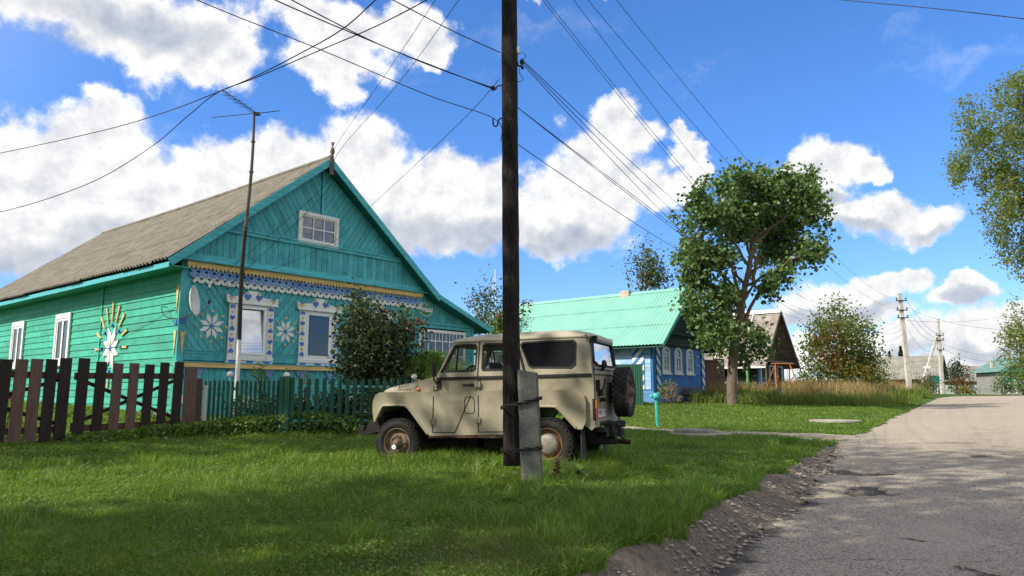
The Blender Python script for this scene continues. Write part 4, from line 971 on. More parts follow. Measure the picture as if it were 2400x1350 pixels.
# chassis, axles, rear hitch, exhaust
mb = MB()
for sy in (-.38, .38): mb.box(-.5, 3.0, sy-.05, sy+.05, .42, .56)
mb.box(.45,1.15,-.32,.25,.24,.52); mb.box(1.3,1.75,-.45,.45,.30,.5); mb.box(-.2,.4,-.3,.3,.4,.9)
for x in (0, 2.38): mb.tube([(x,-.66,.375),(x,.66,.375)], .055, 8); mb.ball((x,.15 if x else -.2,.36), .17)
for x in (0, 2.38):
    for sy in (-.45, .45): mb.bar((x-.45,sy,.50),(x,sy,.32),.06,.05); mb.bar((x,sy,.32),(x+.45,sy,.50),.06,.05)
mb.tube([(1.1,.30,.36),(1.9,.40,.36),(2.3,.5,.5)], .035, 7); mb.build('chassis', m_under, jeep)
mb = MB(); mb.cbox((3.14,-.42,.56),(.14,.40,.06)); mb.cbox((3.25,-.32,.50),(.09,.18,.09)); mb.cbox((3.26,.05,.50),(.11,.2,.11)); mb.tube([(3.05,-.5,.62),(3.2,-.3,.66),(3.3,-.1,.60)], .035, 7); mb.cbox((3.2,.1,.60),(.12,.9,.10)); mb.bar((3.25,-.2,.56),(3.38,-.15,.40),.05,.03); mb.build('rear_bumper', m_under, jeep, bevel=.012)
mb = MB(); mb.tube([(2.7,-.30,.40),(3.05,-.34,.40),(3.30,-.30,.40)], [.06,.06,.055], 10); mb.tube([(3.2,-.10,.38),(3.44,-.02,.36)], .035, 9); mb.build('exhaust', m_under, jeep)
# seats and steering wheel seen through the glass
for sy in (-.38, .38):
    mb = MB(); mb.cbox((1.28,sy,.98),(.5,.5,.16)); mb.cbox((1.50,sy,1.28),(.14,.48,.56),0,Matrix.Rotation(R(-10),3,'Y')); mb.build('seat', m_seat, jeep, bevel=.05)
mb = MB(); mb.cbox((2.1,0,1.0),(.5,1.2,.16)); mb.cbox((2.35,0,1.25),(.12,1.2,.5)); mb.build('rear_bench', m_seat, jeep, bevel=.05)
mb = MB(); Ms = Matrix.Translation((1.0,-.38,1.36)) @ Matrix.Rotation(R(-55), 4, 'Y'); mb.tube([Ms @ Vector((.20*math.cos(R(20*k)), .20*math.sin(R(20*k)), 0)) for k in range(19)], .014, 6, caps=False); mb.tube([Ms @ Vector((0,0,0)), (.80,-.38,1.15)], .02, 6)
for k in (0, 120, 240): mb.tube([Ms @ Vector((0,0,0)), Ms @ Vector((.2*math.cos(R(k)), .2*math.sin(R(k)), 0))], .01, 5)
mb.build('steering_wheel', m_rub, jeep)
mb = MB(); mb.cbox((.80,0,1.28),(.20,1.3,.14)); mb.build('dashboard', m_seat, jeep, bevel=.03)
# wheels
def wheel(name, M, rimmat, cap, parent, wmain=True):
    # axle along local z of M, outward = +z
    h = .105; prof = [(.225,-h+.02),(.24,-h),(.29,-h-.012),(.33,-h),(.352,-h+.025),(.358,-h+.05),(.36,0),(.358,h-.05),(.352,h-.025),(.33,h),(.29,h+.012),(.24,h),(.225,h-.02),(.21,h-.04),(.21,-h+.04),(.225,-h+.02)]
    t_ = MB(); t_.lathe(prof, 40, 0, M)
    for k in range(30):    # tread blocks
        for q, zz_ in ((0,-.078),(1,-.026),(0,.026),(1,.078)):
            a = 2*math.pi*(k+.5*q)/30; B = M @ Matrix.Rotation(a, 4, 'Z'); t_.cbox((.362,0,zz_),(.022,.048,.042),0,Matrix.Rotation(.25*(1 if q else -1),3,'X'),B)
        for sg in (-1, 1):
            a = 2*math.pi*k/30; B = M @ Matrix.Rotation(a, 4, 'Z'); t_.cbox((.346,0,sg*(h-.012)),(.03,.034,.03),0,None,B)
    w_ = t_.build(name, m_tyre, parent)
    r_ = MB(); r_.lathe([(.212,h-.035),(.222,h-.02),(.228,h-.004),(.214,h-.002),(.205,h-.03),(.198,h-.06),(.165,h-.068),(.150,h-.05),(.135,h-.035),(.10,h-.035),(.085,h-.05),(.001,h-.05)], 36, 0, M)
    r_.lathe([(.21,-h+.035),(.228,-h+.004),(.2,-h+.04),(.001,-h+.05)], 24, 0, M)
    r_.build('rim', rimmat, w_)
    c_ = MB()
    if cap == 'dome': c_.lathe([(.150,h-.045),(.148,h-.02),(.12,h+.004),(.06,h+.018),(.001,h+.022)], 30, 0, M)
    else:
        c_.lathe([(.075,h-.05),(.073,h-.01),(.05,h+.03),(.045,h+.05),(.001,h+.055)], 20, 0, M)
        for k in range(5): a = 2*math.pi*k/5; c_.lathe([(.013,h-.04),(.013,h-.015),(.001,h-.012)], 7, 0, M @ Matrix.Translation((.105*math.cos(a), .105*math.sin(a), 0)))
    c_.build('hub', m_hub if cap == 'dome' else m_rim, w_)
    if cap == 'lock':
        c_ = MB(); L_ = M @ Matrix.Translation((-.02,-.055,0)); c_.lathe([(.034,h+.030),(.036,h+.058),(.022,h+.060),(.020,h+.054),(.001,h+.054)], 16, 0, L_); c_.box(-.02,.02,-.005,.005,h+.05,h+.062,0,L_); c_.build('hub_lock', m_pvc, w_)
    return w_
for x, rm_, cap in ((.04, m_rim, 'lock'), (2.43, m_rimr, 'dome')):
    for sy in (-1, 1):
        steer = R(0)
        M = Matrix.Translation((x, sy*.735, .375)) @ Matrix.Rotation(-sy*R(90), 4, 'X')
        wheel('wheel', M, rm_, cap, jeep)
Msp = Matrix.Translation((3.31, .26, 1.085)) @ Matrix.Rotation(R(90), 4, 'Y'); wheel('spare_wheel', Msp, m_rim, 'plain', jeep)
mb = MB(); mb.cbox((3.16,.30,1.08),(.14,.3,.3)); mb.build('spare_bracket', m_under, jeep)
# ------------------------------------------------------------------ wooden utility pole on its concrete stub
PX_, PY_ = .0, 9.0; gz = T(PX_, PY_)
pole = empty('utility_pole', (PX_, PY_, gz), 0, 'dark cracked wooden utility pole lashed to a concrete stub before the car', 'utility pole')
m_pole, t, b = newmat('creosoted_wood')
tc = t.new('ShaderNodeTexCoord').outputs['Object']; mp = t.new('ShaderNodeMapping', ins={'Scale': (16,16,2.4)}); t.l.new(tc, mp.inputs[0])
n1 = t.noise(mp.outputs[0], 1.4, 8, .68, 1.2).outputs[0]; n2 = t.noise(mp.outputs[0], 3.5, 8, .7, 2.0).outputs[0]
cc = t.mix(t.sstep(n1, .38, .62), (.008,.0065,.0065,1), (.032,.025,.023,1)); cc = t.mix(t.sstep(n2, .56, .66), cc, (.085,.070,.062,1))
mpz = t.new('ShaderNodeSeparateXYZ'); t.l.new(tc, mpz.inputs[0])
cc = t.mix(t.math('MULTIPLY', t.sstep(n1, .42, .55), t.sstep(mpz.outputs[2], 1.2, 0.3)), cc, (.036,.023,.019,1))
t.l.new(cc, b.inputs['Base Color']); b.inputs['Roughness'].default_value = .85; b.inputs['Specular IOR Level'].default_value = .25
bp = t.new('ShaderNodeBump', ins={'Strength': 1.0, 'Distance': .03}); t.l.new(t.math('ADD', n2, n1), bp.inputs['Height']); t.l.new(bp.outputs[0], b.inputs['Normal'])
mb = MB(); rows = []
for i in range(160):
    z = .20 + i*.0535; r = .106 - .0009*z*1.0 + .0; rows.append([])
    for k in range(29):
        a = 2*math.pi*k/28; kk = k % 28
        rr_ = r*(1 + .05*(vnoise(kk*.5, z*1.5, 1, 61)-.5) + .07*(vnoise(kk*.9, z*6, 1, 62)-.5)); rows[-1].append((-.0145*(z-.2)*.42 + rr_*math.cos(a), rr_*math.sin(a), z))
mb.grid(rows, 0, True); mb.add([p for p in rows[0][:28]], [tuple(range(27,-1,-1))]); mb.add([p for p in rows[-1][:28]], [tuple(range(28))]); mb.build('shaft', m_pole, pole)
m_conc, t, b = newmat('pitted_concrete')
tc = t.new('ShaderNodeTexCoord').outputs['Object']; n1 = t.noise(tc, 4, 8, .65).outputs[0]; n2 = t.noise(tc, 60, 3, .6).outputs[0]
vo = t.new('ShaderNodeTexVoronoi', ins={'Scale': 55.0}); t.l.new(tc, vo.inputs['Vector']); n4 = t.noise(tc, 5, 3).outputs[0]
pit = t.math('MULTIPLY', t.sstep(vo.outputs['Distance'], .34, .20), t.sstep(n4, .40, .58))
cc = t.mix(t.sstep(n1, .3, .7), (.07,.074,.068,1), (.145,.148,.138,1)); cc = t.mix(t.sstep(n2, .55, .72), cc, (.10,.10,.095,1)); cc = t.mix(pit, cc, (.035,.035,.033,1))
t.l.new(cc, b.inputs['Base Color']); b.inputs['Roughness'].default_value = .95
bp = t.new('ShaderNodeBump', ins={'Strength': .8, 'Distance': .012}); t.l.new(t.math('SUBTRACT', n2, pit), bp.inputs['Height']); t.l.new(bp.outputs[0], b.inputs['Normal'])
SX, SY = .215, -.19; mb = MB(); rows = []
for i in range(26):
    z = -.3 + 1.60*i/25 if i < 25 else 1.30; q = i/25; hw = .128 - .014*q; hd = .10
    sx = SX + .035*(1-q) - .03*q; ring = []
    for (cx, cy) in ((-1,-1),(-.8,-1.12),(.8,-1.12),(1,-1),(1.05,.8),(.9,1),(-.9,1),(-1.05,.8)):
        j = .006*(vnoise(cx*3+9, z*9, 1, 71)-.5); ring.append((sx + cx*(hw+j), SY + cy*(hd+j), z + (.02*cx if i == 25 else 0)*-1))
    rows.append(ring + ring[:1])
mb.grid(rows, 0, False); mb.add(rows[-1][:8], [tuple(range(8))]); mb.build('concrete_stub', m_conc, pole, bevel=.012)
m_wire = mat('rusted_binding_wire', (.022,.017,.014), rough=.8, var=.4)
for zc, tw in ((.92, .07), (.40, .03)):
    mb = MB()
    for q in range(4):
        pts = []
        for k in range(33):
            a = 2*math.pi*k/32; cx = .5*(0+SX) ; hx = .5*SX + .128; x = cx + hx*math.cos(a)*(.98 + .03*abs(math.cos(2*a))); y = SY*.5 + (.205+.012)*math.sin(a)*(1.0 if math.sin(a) > 0 else 1.05)
            if math.sin(a) < 0: y = min(y, SY-.118 if x > SX-.15 else -.10-.0*x) ; y = max(y, -.325)
            wv = .012*math.sin(k*2.1+q*1.57); pts.append((x, y+.010*math.cos(k*2.1+q*1.57), zc + tw*(x-.05)/.3 + wv + .006*(q-1.5)))
        mb.tube(pts, .0085, 6, caps=False)
    mb.build('wire_lashing', m_wire, pole)
# hooks and insulators: s-shaped hooks out of the shaft
def hookp(px, py): 
    P = at(px, py, 9.0); return P - Vector((PX_, PY_, gz))
hk = MB(); h1 = hookp(1172, 200); hk.tube(smooth_path([h1+Vector((.03,0,.0)), h1+Vector((-.035,0,-.012)), h1+Vector((-.055,0,-.05)), h1+Vector((-.09,0,-.055)), h1+Vector((-.105,0,-.02))], 5), .009, 7); hk.build('hook', m_iron, pole)
cl_ = MB(); cl_.ball(h1+Vector((-.095,0,-.03)), .03, sc=(1.2,.8,.8)); cl_.tube(smooth_path([h1+Vector((-.12,0,-.03)), h1+Vector((-.10,0,-.075)), h1+Vector((-.06,0,-.06))], 4), .005, 5); cl_.build('wire_clamp', m_iron, pole)
hk = MB(); h2 = hookp(1176, 278); hk.tube(smooth_path([h2+Vector((.03,0,.0)), h2+Vector((-.02,0,-.0)), h2+Vector((-.045,0,-.04)), h2+Vector((-.06,0,-.095)), h2+Vector((-.09,0,-.10)), h2+Vector((-.108,0,-.07)), h2+Vector((-.11,0,-.0))], 5), .010, 7); hk.build('hook', m_iron, pole)
hk = MB(); h3 = hookp(1208, 143); hk.tube(smooth_path([h3+Vector((-.02,0,0)), h3+Vector((.02,0,-.01)), h3+Vector((.035,0,-.06)), h3+Vector((.07,0,-.07)), h3+Vector((.085,0,-.03)), h3+Vector((.085,0,.03))], 5), .012, 7); hk.build('hook', m_iron, pole)
cl_ = MB(); cl_.ball(h3+Vector((.085,0,-.01)), .032, sc=(1,1,1.1)); cl_.ball(h3+Vector((.09,0,-.09)), .022); cl_.tube(smooth_path([h3+Vector((.05,0,-.1)), h3+Vector((.06,0,-.18)), h3+Vector((.10,0,-.25)), h3+Vector((.05,0,-.28)), h3+Vector((.0,0,-.26))], 5), .0045, 5); cl_.tube(smooth_path([h3+Vector((.05,0,.1)), h3+Vector((.10,0,.11)), h3+Vector((.13,0,.06)), h3+Vector((.09,0,.02))], 5), .004, 5); cl_.build('wire_clamp', m_iron, pole)
ins = MB(); ins.lathe([(.012,-.03),(.03,-.025),(.034,.01),(.028,.02),(.034,.04),(.028,.065),(.005,.07)], 12, 0, Matrix.Translation(hookp(1212, 122))); ins.build('insulator', m_white, pole)
# ------------------------------------------------------------------ brown picket gate, two leaves and a post
m_pd = wood('dark_brown_paint', (.026,.016,.0125), 'z', var=.25, spec=.3); m_pl = wood('faded_brown_paint', (.135,.080,.059), 'z', var=.22, wear=(.21,.15,.125), wthr=.66); m_rail = wood('red_brown_rail', (.075,.030,.018), 'x', var=.2)
GA = Vector((-8.95, 10.68, 0)); GB = Vector((-6.52, 14.98, 0)); gd = (GB-GA).normalized(); GL = (GB-GA).length; GANG = math.atan2(gd.y, gd.x)
def gate_leaf(s0, s1, tones, label, brace):
    p0 = GA + gd*s0; L = s1-s0; z0 = T(p0.x, p0.y); z1 = T((GA+gd*s1).x, (GA+gd*s1).y); sl = (z1-z0)/L
    g_ = empty('picket_gate', (p0.x, p0.y, z0), GANG, label, 'gate', 'brown gate leaves')
    n = len(tones); st = L/n
    for i, tn in enumerate(tones):
        x = st*(i+.5); zb = .04+sl*x; h = 1.40 + random.uniform(-.02, .02) - .06*math.sin(math.pi*i/max(1, n-1))*(1 if brace else 0); ln = .022+random.uniform(-.01,.01)
        if i in (0, n-1) and L > 1.5: w = .20
        else: w = .19
        mb = MB(); mb.add([(x-w/2-ln,-.05,zb),(x+w/2-ln,-.05,zb),(x+w/2,-.05,zb+h),(x-w/2,-.05,zb+h),(x-w/2-ln,-.025,zb),(x+w/2-ln,-.025,zb),(x+w/2,-.025,zb+h),(x-w/2,-.025,zb+h)], [(0,1,2,3),(7,6,5,4),(0,4,5,1),(1,5,6,2),(2,6,7,3),(3,7,4,0)])
        pk = mb.build('picket', m_pl if tn else m_pd, g_, bevel=.004)
        if tn: tag(pk, 'lighter faded brown picket')
    for zr__ in (.24, 1.15):
        mb = MB(); mb.bar((.03,-.0,zr__+sl*.03), (L-.03,0,zr__+sl*L), .045, .11, 0); mb.build('rail', m_rail, g_)
    for (a, c) in (((.05,.30),(L-.05,1.12)), ((.05,1.12),(L-.05,.30))):
        mb = MB(); mb.bar((a[0],.035,a[1]+sl*a[0]), (c[0],.035,c[1]+sl*c[0]), .03, .06, 0, up=(0,0,1)); mb.build('brace', m_pd, g_)
    return g_
gate_leaf(.0, 2.62, [0,1,1,0,0,0,0,1,1,0,0], 'left brown picket gate leaf running out of the picture, its pickets mostly dark', 1)
gate_leaf(2.66, GL-.06, [0,0,1,1,0,0,0], 'right brown picket gate leaf ending at the wide faded board by the rough post', 1)
pe = GA + gd*(GL+.10); pz = T(pe.x, pe.y); gp = empty('gate_post', (pe.x, pe.y, pz), GANG, 'rough brown gate post with a wide faded board, beside the green fence', 'post')
mb = MB(); mb.box(-.20,.08,-.075,-.05,.03,1.33); mb.build('facing_board', m_pl, gp, bevel=.004)
mb = MB(); mb.box(.09,.24,-.06,.08,-.3,1.12); mb.build('post', wood('rotting_post', (.085,.045,.03), 'z', var=.4), gp, bevel=.015)
# ------------------------------------------------------------------ green picket fence
m_fg = mat('dark_green_paint', (.018,.095,.060), rough=.55, var=.12, scale=3, bump=.05); m_fr = mat('turquoise_rail_paint', (.12,.50,.50), rough=.55, var=.1)
fence = empty('picket_fence', (-6.25, 15.3, T(-6.25, 15.3)), 0, 'dark green picket fence with turquoise rails and white ball caps in front of the house', 'fence')
F0 = Vector(fence.location)
def seg(pa, pb, sp, w, ht):
    pa, pb = Vector((*pa, 0)), Vector((*pb, 0)); d = (pb-pa); L = d.length; d.normalize(); n = int(L/sp); nrm = Vector((d.y, -d.x, 0)); rzm = Matrix.Rotation(math.atan2(d.y, d.x), 3, 'Z')
    za, zb = T(pa.x, pa.y), T(pb.x, pb.y)
    for i in range(n+1):
        p = pa + d*(sp*i); z = za + (zb-za)*sp*i/L; q = p - F0; q.z = z - F0.z; h = ht + random.uniform(-.015, .015); hw = w/2
        # pressed-metal picket: folded section with a rounded top
        prof = [(-hw,0),(-hw*.55,.018),(-hw*.25,.018),(-hw*.12,.006),(hw*.12,.006),(hw*.25,.018),(hw*.55,.018),(hw,0)]
        mb = MB(); M = Matrix.Translation(q + nrm*.035) @ rzm.to_4x4(); rr_ = [[(u, -v, .06) for u, v in prof], [(u, -v, h-hw*.6) for u, v in prof], [(u*.8, -v, h-hw*.22) for u, v in prof], [(u*.35, -v*.8, h) for u, v in prof]]
        mb.grid(rr_, 0, False, M); mb.grid([[ (u, -v+.004, zz_) for u, v in reversed(prof)] for zz_ in (.06, h-hw*.6)], 0, False, M); mb.build('picket', m_fg, fence)
    for zr__ in (.24, ht-.16):
        mb = MB(); A_ = pa-F0; B_ = pb-F0; A_.z = za-F0.z+zr__; B_.z = zb-F0.z+zr__; mb.bar(A_, B_, .035, .045, 0); mb.build('rail', m_fr, fence)
def fpost(x, y, ht, ball, wd=.10):
    q = Vector((x, y, T(x, y))) - F0; mb = MB(); mb.box(q.x-wd/2, q.x+wd/2, q.y-wd/2, q.y+wd/2, q.z-.2, q.z+ht); po = mb.build('post', m_fg if wd > .07 else m_fr, fence, bevel=.006)
    if ball: mb = MB(); mb.lathe([(.02,ht-.01),(.03,ht+.02)], 10, 0, Matrix.Translation(q)); mb.ball(q+Vector((0,0,ht+.075)), .066, 0, 18, 12); mb.build('ball_cap', m_white, po)
FP = at(664, 1005, 15.45); FP = (FP.x, FP.y); FA = (-6.40, 15.42); FE = (-1.2, 17.35)
seg(FA, (FP[0]-.10, FP[1]), .093, .055, 1.07); seg((FP[0]+.14, FP[1]+.02), FE, .166, .088, 1.12)
fpost(FP[0]-.05, FP[1]-.05, 1.16, False, .09); fpost(FP[0]+.06, FP[1]-.05, 1.16, False, .10); fpost(FP[0]+.01, FP[1]+.04, 1.10, True, .06)
p = at(538, 900, 15.62); fpost(p.x, p.y, 1.10, True, .05); p = at(970, 900, 17.0); fpost(p.x, p.y, 1.12, True, .05)
mb = MB(); q = Vector((-6.28, 15.36, T(-6.28, 15.36)))-F0; mb.box(q.x-.03,q.x+.03,q.y-.03,q.y+.03,-.2,.98); mb.build('post', m_white, fence)
# ------------------------------------------------------------------ tv aerial on a tall pole behind the fence
ap = at(552, 905, 16.6); ax, ay = ap.x, ap.y; az_ = T(ax, ay); aer = empty('tv_aerial', (ax, ay, az_), 0, 'tall thin pole with a branching television aerial, white at the foot, before the teal house', 'aerial')
top = at(599, 262, 16.6) - Vector((ax, ay, az_)); topv = Vector((.10, 0, top.z)); m_gpole = mat('grey_pole_wood', (.10,.085,.07), rough=.85, var=.4, stretch=(8,8,1), scale=4); m_gpd = mat('dark_stained_pole', (.045,.036,.035), rough=.85, var=.3, stretch=(8,8,1), scale=4)
L = top.z; k1 = 1.92; pt = lambda z: Vector((-.02+.12*z/L+.03*math.sin(z*1.3), 0, z))
mb = MB(); mb.tube([pt(z) for z in np.linspace(-.1, k1, 6)], .050, 10); mb.build('white_foot', m_white, aer)
mb = MB(); mb.tube([pt(z) for z in np.linspace(k1-.1, L*.62, 14)], .046, 10); mb.tube([pt(z)+Vector((.0,-.05,0)) for z in np.linspace(k1, L*.60, 14)], .010, 6); mb.build('lower_pole', m_gpd, aer)
mb = MB(); mb.tube([pt(z) for z in np.linspace(L*.60, L, 12)], [.042-.014*i/11 for i in range(12)], 9)
for z in (L*.61, L*.66, L*.80, L*.90): mb.lathe([(.050,-.02),(.050,.02)], 9, 0, Matrix.Translation(pt(z)))
mb.build('upper_pole', m_gpole, aer)
tp = pt(L) ; mb = MB(); J = lambda px, py: at(px, py, 16.6) - Vector((ax, ay, az_))
s0 = J(598, 262); off = tp - s0
def AJ(px, py, dy=0): return J(px, py) + off + Vector((0, dy, 0))
mb.tube([AJ(603,265), AJ(478,257,.5)], .010, 6); mb.build('aerial_rod', m_iron, aer)
mb = MB(); mb.tube([AJ(603,265), AJ(559,248,-.9)], .011, 6); mb.tube([AJ(603,270), AJ(559,253,-.9)], .007, 6)
for q in range(5): c_ = AJ(603,267).lerp(AJ(559,250,-.9), .3+.17*q); mb.tube([c_-Vector((.16,.05,0)), c_+Vector((.16,.05,0))], .005, 5)
mb.build('director_boom', m_iron, aer)
mb = MB(); mb.tube([AJ(605,266), AJ(648,248,.3)], .010, 6); mb.cbox(AJ(606,267), (.10,.08,.07)); mb.build('junction_rod', m_iron, aer)
# ------------------------------------------------------------------ street water standpipe
sx_, sy_ = 4.15, 21.6; sp0 = empty('standpipe', (sx_, sy_, T(sx_, sy_)), 0, 'turquoise street water standpipe with a spouted cap on the lawn', 'standpipe')
m_tq = mat('turquoise_paint', (.045,.39,.35), rough=.45, var=.12, wear=(.10,.30,.28), wthr=.7)
mb = MB(); mb.tube([(.03,0,-.2),(.0,0,.80)], .047, 16); mb.build('pipe', m_tq, sp0)
mb = MB(); mb.lathe([(.07,.78),(.10,.79),(.105,.86),(.09,.92),(.06,.945),(.001,.955)], 18); mb.build('cap', m_tq, sp0)
mb = MB(); mb.tube(smooth_path([(-.03,0,.87),(-.10,0,.88),(-.14,0,.86),(-.145,0,.80)], 4), [.042]*9+[.042]*4, 10); mb.build('spout', m_tq, sp0)
mb = MB(); mb.tube([(.02,-.05,.94),(.05,-.07,.965),(.095,-.07,.94),(.105,-.06,.88)], .014, 7); mb.build('lever', mat('lever_blue', (.16,.28,.42), rough=.5), sp0)
# concrete covers lying in the grass
m_slab = mat('pale_concrete', (.36,.33,.28), rough=.95, var=.2, scale=4, bump=.4, grime=(.2,.18,.15), gscale=3)
def well(px, py, z, r, lab, sl=True):
    d = ray(px, py); P = EYE + d*((z-1.5)/d[2]); x, y = P[0], P[1]; zz_ = T(x, y); o = empty('well_cover', (x, y, zz_), .3, lab, 'well cover', 'concrete well covers')
    mb = MB(); mb.lathe([(r*1.25,.0),(r*1.25,.05),(r*1.2,.06),(.001,.06)], 22, 0, None, False); mb.build('ring', m_slab, o)
    if sl: mb = MB(); mb.lathe([(r*.8,.06),(r*.78,.13),(r*.7,.15),(.001,.155)], 22, 0, Matrix.Translation((-.15,0,0)), False); mb.build('lid', mat('mossy_concrete', (.20,.19,.17), rough=.95, var=.3, scale=5), o)
well(1640, 1012, .60, .62, 'low grey concrete well cover with a lid beside the footpath')
well(1955, 968, .93, .62, 'flat pale concrete well cover in the sunny grass near the road', False)
# ------------------------------------------------------------------ plants
lm_maple = leafmat('maple_leaf', [(.078,.138,.044),(.105,.185,.055),(.055,.105,.035),(.135,.215,.068),(.082,.15,.048),(.18,.225,.08)], .3, .45, .36)
lm_birch = leafmat('birch_leaf', [(.16,.23,.07),(.20,.26,.075),(.125,.19,.06),(.25,.25,.075),(.145,.21,.07),(.30,.27,.07)], .5)
lm_lilac = leafmat('viburnum_leaf', [(.038,.062,.026),(.055,.09,.034),(.026,.046,.02),(.09,.12,.045),(.04,.066,.028),(.066,.10,.045),(.15,.17,.07)], .25, .45, .28)
lm_autumn = leafmat('mixed_autumn_leaf', [(.11,.165,.05),(.14,.20,.06),(.19,.21,.055),(.085,.135,.04),(.16,.20,.065)], .42)
lm_rust = leafmat('russet_leaf', [(.20,.055,.022),(.14,.05,.02),(.22,.085,.025),(.10,.055,.025),(.16,.09,.03)], .35)
lm_yel = leafmat('yellow_leaf', [(.22,.16,.025),(.26,.19,.03),(.14,.14,.03),(.18,.12,.025)], .4)
lm_aspar = leafmat('feathery_leaf', [(.27,.42,.10),(.33,.47,.13),(.20,.34,.08),(.38,.50,.16)], .5)
lm_bright = leafmat('bright_leaf', [(.09,.17,.03),(.13,.21,.035),(.07,.13,.025),(.16,.22,.045)], .4)
lm_weed = leafmat('weed_leaf', [(.10,.18,.035),(.14,.23,.045),(.07,.135,.03),(.19,.27,.055),(.23,.29,.07)], .4)
lm_mead = leafmat('meadow_green', [(.13,.20,.04),(.18,.25,.05),(.10,.16,.035),(.24,.26,.08)], .45)
lm_spruce = leafmat('spruce_needles', [(.018,.04,.024),(.028,.055,.03),(.014,.03,.02)], .1)
lm_dry = leafmat('dry_stalk', [(.38,.27,.13),(.46,.34,.18),(.31,.22,.11),(.27,.21,.09),(.22,.22,.08)], .35)
lm_ash = leafmat('grey_green_leaf', [(.075,.11,.045),(.10,.135,.06),(.06,.09,.04),(.13,.15,.06)], .4)
m_bark = mat('grey_brown_bark', (.15,.115,.085), rough=.95, var=.35, stretch=(5,5,1.2), scale=5, bump=.8, bscale=14)
m_bark2 = mat('ruddy_bark', (.20,.11,.06), rough=.95, var=.35, stretch=(5,5,1.2), scale=4, bump=.6)
m_birchb = mat('birch_bark', (.55,.53,.50), rough=.8, var=.1, stretch=(2,2,9), scale=4, wear=(.04,.035,.03), wthr=.60)
m_twig = mat('dark_twig', (.05,.038,.03), rough=.9, var=.3)
def leaf_obj(name, C_, size, m, parent, **kw):
    V, F = leaves_np(np.asarray(C_), size, **kw); return np_mesh(name, V, [F], m, parent)
def rel(px, py, D, base): return at(px, py, D) - base
def tree(name, label, cat, base, blobs, n, size, lm, trunk, rad, bark, group=None, limbs=8, clump=.3, per=14, shell=.5, up=.35, aspect=.75, droop=0, twig=None, kind_extra=None):
    # base world point; blobs and trunk points relative to it
    o = empty(name, base, 0, label, cat, group)
    mb = MB(); tp_ = smooth_path(trunk, 4); mb.tube(tp_, [rad*(1-.72*i/(len(tp_)-1)) for i in range(len(tp_))], 10)
    bl = sorted(blobs, key=lambda q: -q[3])[:limbs]
    for q in bl:
        c = Vector(q[:3]); cand = min(tp_, key=lambda v: (v-c).length + (4 if v.z > c.z-.15*abs(c.z) else 0)*.3 + abs(v.z - c.z*.7)*.4)
        pts = limb(mb, cand, c, rad*.30, rad*.07)
        for _ in range(3):
            d = Vector((random.gauss(0,1), random.gauss(0,1), random.gauss(.4,.8))).normalized()*q[3]*.85; limb(mb, pts[random.randint(3, 5)], c+d, rad*.09, rad*.02, k=5)
    mb.build('trunk', bark, o)
    P, d = crown_points(blobs, n, clump, per, shell); leaf_obj('crown', P, size, lm, o, up=up, out=d*.5, aspect=aspect, droop=droop)
    return o
# ---- the maple beyond the lawn
mx, my = 9.72, 33.0; mbase = Vector((mx, my, T(mx, my)-.1)); D = 33.0
ML = [(1700,440,42),(1735,415,28),(1760,440,50),(1830,445,60),(1885,425,36),(1895,460,40),(1640,470,34),(1655,505,50),(1725,515,70),(1800,525,80),(1870,510,65),(1925,490,22),(1615,520,24),(1615,570,26),(1640,600,56),(1690,595,44),(1800,590,42),(1850,585,50),(1905,590,36),(1600,600,20),(1640,655,42),(1610,650,24),(1690,700,46),(1640,700,28),(1830,645,34),(1795,670,32),(1826,712,11),(1675,780,34),(1702,772,36),(1738,764,28),(1770,795,32),(1788,818,24),(1738,818,24),(1745,842,16),(1688,815,24),(1655,795,22),(1630,735,26),(1612,705,18),(1785,405,16),(1650,745,24),(1690,738,28),(1705,690,26),(1592,462,10),(1585,508,9),(1582,606,10),(1662,432,14),(1846,392,9),(1942,478,10),(1936,572,12),(1712,402,12),(1816,402,10),(1640,445,10),(1905,400,10),(1930,520,10),(1600,690,10)]
bl = []
for px, py, r in ML:
    p = rel(px, py, D + random.uniform(-2.0, 2.0), mbase); bl.append((p.x, p.y, p.z, r*.76/1738*33))
trk = [(0,0,-.2), (-.02,0,.9), rel(1722,800,D,mbase), rel(1735,745,D,mbase), rel(1742,690,D,mbase), rel(1760,600,D,mbase), rel(1765,480,D,mbase)]
o = tree('maple_tree', 'large dark green maple with a stout pale trunk on the lawn by the blue house', 'tree', mbase, bl, 23000, .185, lm_maple, trk, .26, m_bark, limbs=16, clump=.24, per=16, shell=.4, aspect=.95)
mb = MB()
for a, c in (((1740,745),(1668,600)),((1738,720),(1700,560)),((1745,700),(1765,670)),((1765,672),(1772,600)),((1735,770),(1690,750)),((1740,765),(1800,640)),((1728,790),(1790,770))): limb(mb, rel(*a,D,mbase), rel(*c,D,mbase), .10, .04, .06)
mb.build('bare_limb', m_bark2, o)
